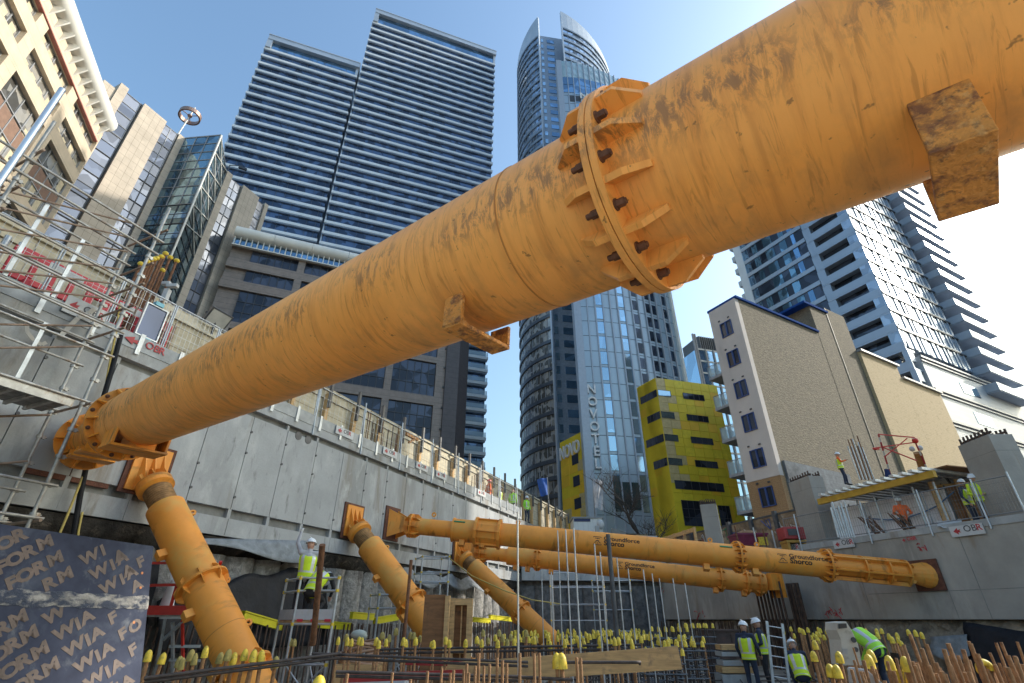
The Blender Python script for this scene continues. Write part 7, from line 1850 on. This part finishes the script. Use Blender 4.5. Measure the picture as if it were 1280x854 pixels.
def lett(ch_, zx, zy, size=.128):
    c = on_panel(zx / 3.99, 640 + zy / 3.99) + nn * .0025 - u_l * (.36 * size); b = MB()
    text(b, ch_, size, face_text_matrix(c, r_l, u_l), .002, .05, 1.02, 'CENTER', xs=1.25)
    for p in b.v:
        d = p - BR; h_ = d.dot(vz) / vz.dot(e_)
        if h_ > .992 or h_ < .01 or d.dot(ux) > d.dot(vz) * (e_.dot(ux) / e_.dot(vz)) - .012: return
    LETT.add(b.v, b.f)
for k in range(-6, 4):
    for ch_, dx, dy in (('O', 0, 0), ('R', 70, -38), ('M', 150, -82), ('F', -68, 42)):
        X_, Y_ = 28 + 50 * k + dx, 168 + 80 * k + dy
        if Y_ < 375 + X_ * .07: lett(ch_, X_, Y_)
    for ch_, dx, dy in (('W', 0, 0), ('I', 66, -32), ('A', 112, -66)):
        X_, Y_ = 402 + 48 * k + dx, 163 + 72 * k + dy
        if Y_ < 345 + X_ * .07: lett(ch_, X_, Y_)
    for ch_, dx, dy in (('F', 0, 0), ('O', 58, -42), ('A', -62, 42)):
        X_, Y_ = 662 + 42 * k + dx, 186 + 75 * k + dy
        if Y_ < 345 + X_ * .07: lett(ch_, X_, Y_)
for k in range(-2, 9):
    for ch_, dx, dy in (('M', 0, 0), ('R', -82, 52), ('O', -150, 100), ('F', -215, 145)):
        X_, Y_ = 95 + 54 * k + dx, 545 + 80 * k + dy
        if Y_ > 520 - X_ * .02 and X_ < 300: lett(ch_, X_, Y_)
    for ch_, dx, dy in (('W', 0, 0), ('I', 66, -34), ('A', 112, -68)):
        X_, Y_ = 275 + 50 * k + dx, 525 + 80 * k + dy
        if Y_ > 515: lett(ch_, X_, Y_)
    for ch_, dx, dy in (('F', 0, 0), ('O', 62, -40)):
        X_, Y_ = 565 + 50 * k + dx, 540 + 80 * k + dy
        if Y_ > 515: lett(ch_, X_, Y_)
LETT.build('lettering', pm('film_print', (.115, .078, .064), .5, var=.25, scale=9), t)
mb = MB()
for (a, b) in ((-.10, .86), (-.10, .79), (-.13, .63)): c = BR + ux * (a + 0) + e_ * b - ux * 0; mb.tube(c - nn * .002, c + nn * .004, .012, n=10)
mb.build('nail_hole', pm('orange_fixing', (.5, .17, .05), .6), t)
mb = MB(); mb.beam(BR - nn * .08 - ux * .1, TR - nn * .08 - ux * .1, .08, .09); mb.beam(BR - nn * .08 - ux * 1.2, TR - nn * .08 - ux * 1.2, .08, .09); mb.build('stud', TIMBER, t)
# aluminium access towers
def access_tower(label, pts, zs_, planks, group=None, rails=None, foot=0.):
    """pts: four plan corners; zs_: heights of horizontal rails"""
    t = thing('access_tower', label, 'scaffold', (sum(p.x for p in pts) / 4, sum(p.y for p in pts) / 4, 0)); top = max(zs_)
    for p in pts: mb = MB(); mb.tube((p.x, p.y, foot), (p.x, p.y, top + .05), .028, n=8); mb.build('standard', GALV, t)
    for z in zs_:
        for i in range(4):
            p, q = pts[i], pts[(i + 1) % 4]; mb = MB(); mb.tube((p.x, p.y, z), (q.x, q.y, z), .022, n=8); mb.build('rail', GALV, t)
    for i in (0, 1):
        p, q = pts[i], pts[(i + 1) % 4]; mb = MB(); mb.tube((p.x, p.y, foot + .1), (q.x, q.y, zs_[0]), .018, n=6); mb.build('brace', GALV, t); mb = MB(); mb.tube((q.x, q.y, foot + .1), (p.x, p.y, zs_[0]), .018, n=6); mb.build('brace', GALV, t)
    mb = MB()
    for p in pts:
        for z in zs_: mb.tube((p.x, p.y, z - .03), (p.x, p.y, z + .03), .04, n=8)
    mb.build('clamp', YELP, t)
    if planks is not None:
        mb = MB(); mb.prism([V((p.x, p.y, planks)) for p in pts], (0, 0, .05)); mb.build('platform', TIMBER, t)
        mb = MB()
        for i in range(4):
            p, q = V((pts[i].x, pts[i].y, planks + .06)), V((pts[(i + 1) % 4].x, pts[(i + 1) % 4].y, planks + .06)); mb.beam(p + V((0, 0, .1)), q + V((0, 0, .1)), .025, .2)
        mb.build('toe_board', SIGNW, t)
        p, q = V((pts[0].x, pts[0].y, planks + .05)), V((pts[1].x, pts[1].y, planks + .05)); mb = MB(); nrm = (q - p).cross(V((0, 0, 1))).normalized() * .02
        for k in range(3): mb.beam(p.lerp(q, .1 + .35 * k) + nrm, p.lerp(q, .25 + .35 * k) + nrm, .01, .05)
        mb.build('red_mark', REDP, t)
    return t
DT = 11.0
c1, c2 = at_depth(362, 800, DT - .4), at_depth(412, 802, DT - .5); c1.z = c2.z = 0
dd_ = dirv(-38) * 1.15; T1 = [c1, c2, c2 + dd_ * .9, c1 + dd_ * .9]
zt_ = at_depth(366, 720, DT - .4).z; pl_ = at_depth(366, 779, DT - .4).z
access_tower('aluminium access tower with toe boards carrying two hi-vis workers', T1, [pl_ - .75, pl_ - .02, pl_ + .62, zt_], pl_)
c1, c2 = at_depth(468, 800, 14.5), at_depth(510, 800, 14.5); c1.z = c2.z = 0
access_tower('lower aluminium tower behind the middle raking strut', [c1, c2, c2 + dirv(-30) * .9, c1 + dirv(-30) * .9], [at_depth(470, 785, 14.5).z - .8, at_depth(470, 760, 14.5).z, at_depth(470, 742, 14.5).z], None)
c1, c2 = at_depth(520, 800, 17), at_depth(556, 800, 17); c1.z = c2.z = 0
access_tower('grey access tower against the piles between two raking struts', [c1, c2, c2 + dirv(-25) * .9, c1 + dirv(-25) * .9], [1.6, at_depth(520, 725, 17).z, at_depth(520, 712, 17).z, at_depth(520, 690, 17).z], None)
c1, c2 = at_depth(690, 800, 24), at_depth(760, 800, 24); c1.z = c2.z = 0
access_tower('far scaffolding bay in the shadow of the end wall', [c1, c2, c2 + dirv(10) * 1.2, c1 + dirv(10) * 1.2], [1.0, 1.7, 2.4, 3.2, 3.9], None)
c1, c2 = at_depth(745, 800, 26), at_depth(795, 800, 26); c1.z = c2.z = 0
access_tower('second far scaffolding bay beside the right wall corner', [c1, c2, c2 + dirv(10) * 1.2, c1 + dirv(10) * 1.2], [1.2, 2.2, 3.1, 3.6], None)
# red platform and white stepladder frame behind the plywood
PRD = 10.4
t = thing('access_platform', 'red railed platform on silver trestle legs behind the printed plywood', 'platform', at_depth(225, 770, PRD)); mb = MB()
def rp(a, b, w_, m=None): (m or mb).beam(at_depth(*a, PRD), at_depth(*b, PRD), w_, w_)
rp((150, 763), (262, 763), .17); rp((150, 733), (222, 731), .05); rp((150, 704), (240, 704), .045); rp((212, 763), (226, 714), .06); rp((276, 702), (270, 722), .06); rp((228, 775), (229, 845), .045)
mb.build('rail', REDS, t)
mb = MB(); p = at_depth(215, 768, PRD); mb.box(p + V((0, .35, -.02)), (1.5, .6, .05)); mb.build('deck', GALV, t)
mb = MB()
for (a, b) in (((207, 772), (193, 850)), ((216, 778), (216, 840)), ((204, 800), (230, 776)), ((200, 772), (250, 772)), ((212, 825), (250, 826)), ((212, 808), (250, 808))): rp(a, b, .05)
mb.build('leg', GALV, t)
mb = MB(); g = at_depth(212, 745, PRD + .3); mb.loft([[g + V((math.cos(a) * rr, math.sin(a) * rr * .6, z)) for a in [2 * math.pi * i / 10 for i in range(10)]] for z, rr in ((-.28, .17), (-.1, .14), (.1, .12), (.3, .06))]); mb.build('dust_sheet', SIGNW, label='white dust sheet bundled behind the red rail', cat='sheet')
# cables
t = thing('tag_line', 'thin yellow line sagging from the wall past the smallest raking strut', 'rope', at_depth(580, 710, 18)); mb = MB(); mb.path([at_depth(557, 694, 20), at_depth(590, 720, 19), at_depth(630, 738, 18.5), at_depth(665, 750, 18.5), at_depth(700, 755, 19)], .022, 5); mb.build('line', MATS['hose_yellow'], t)
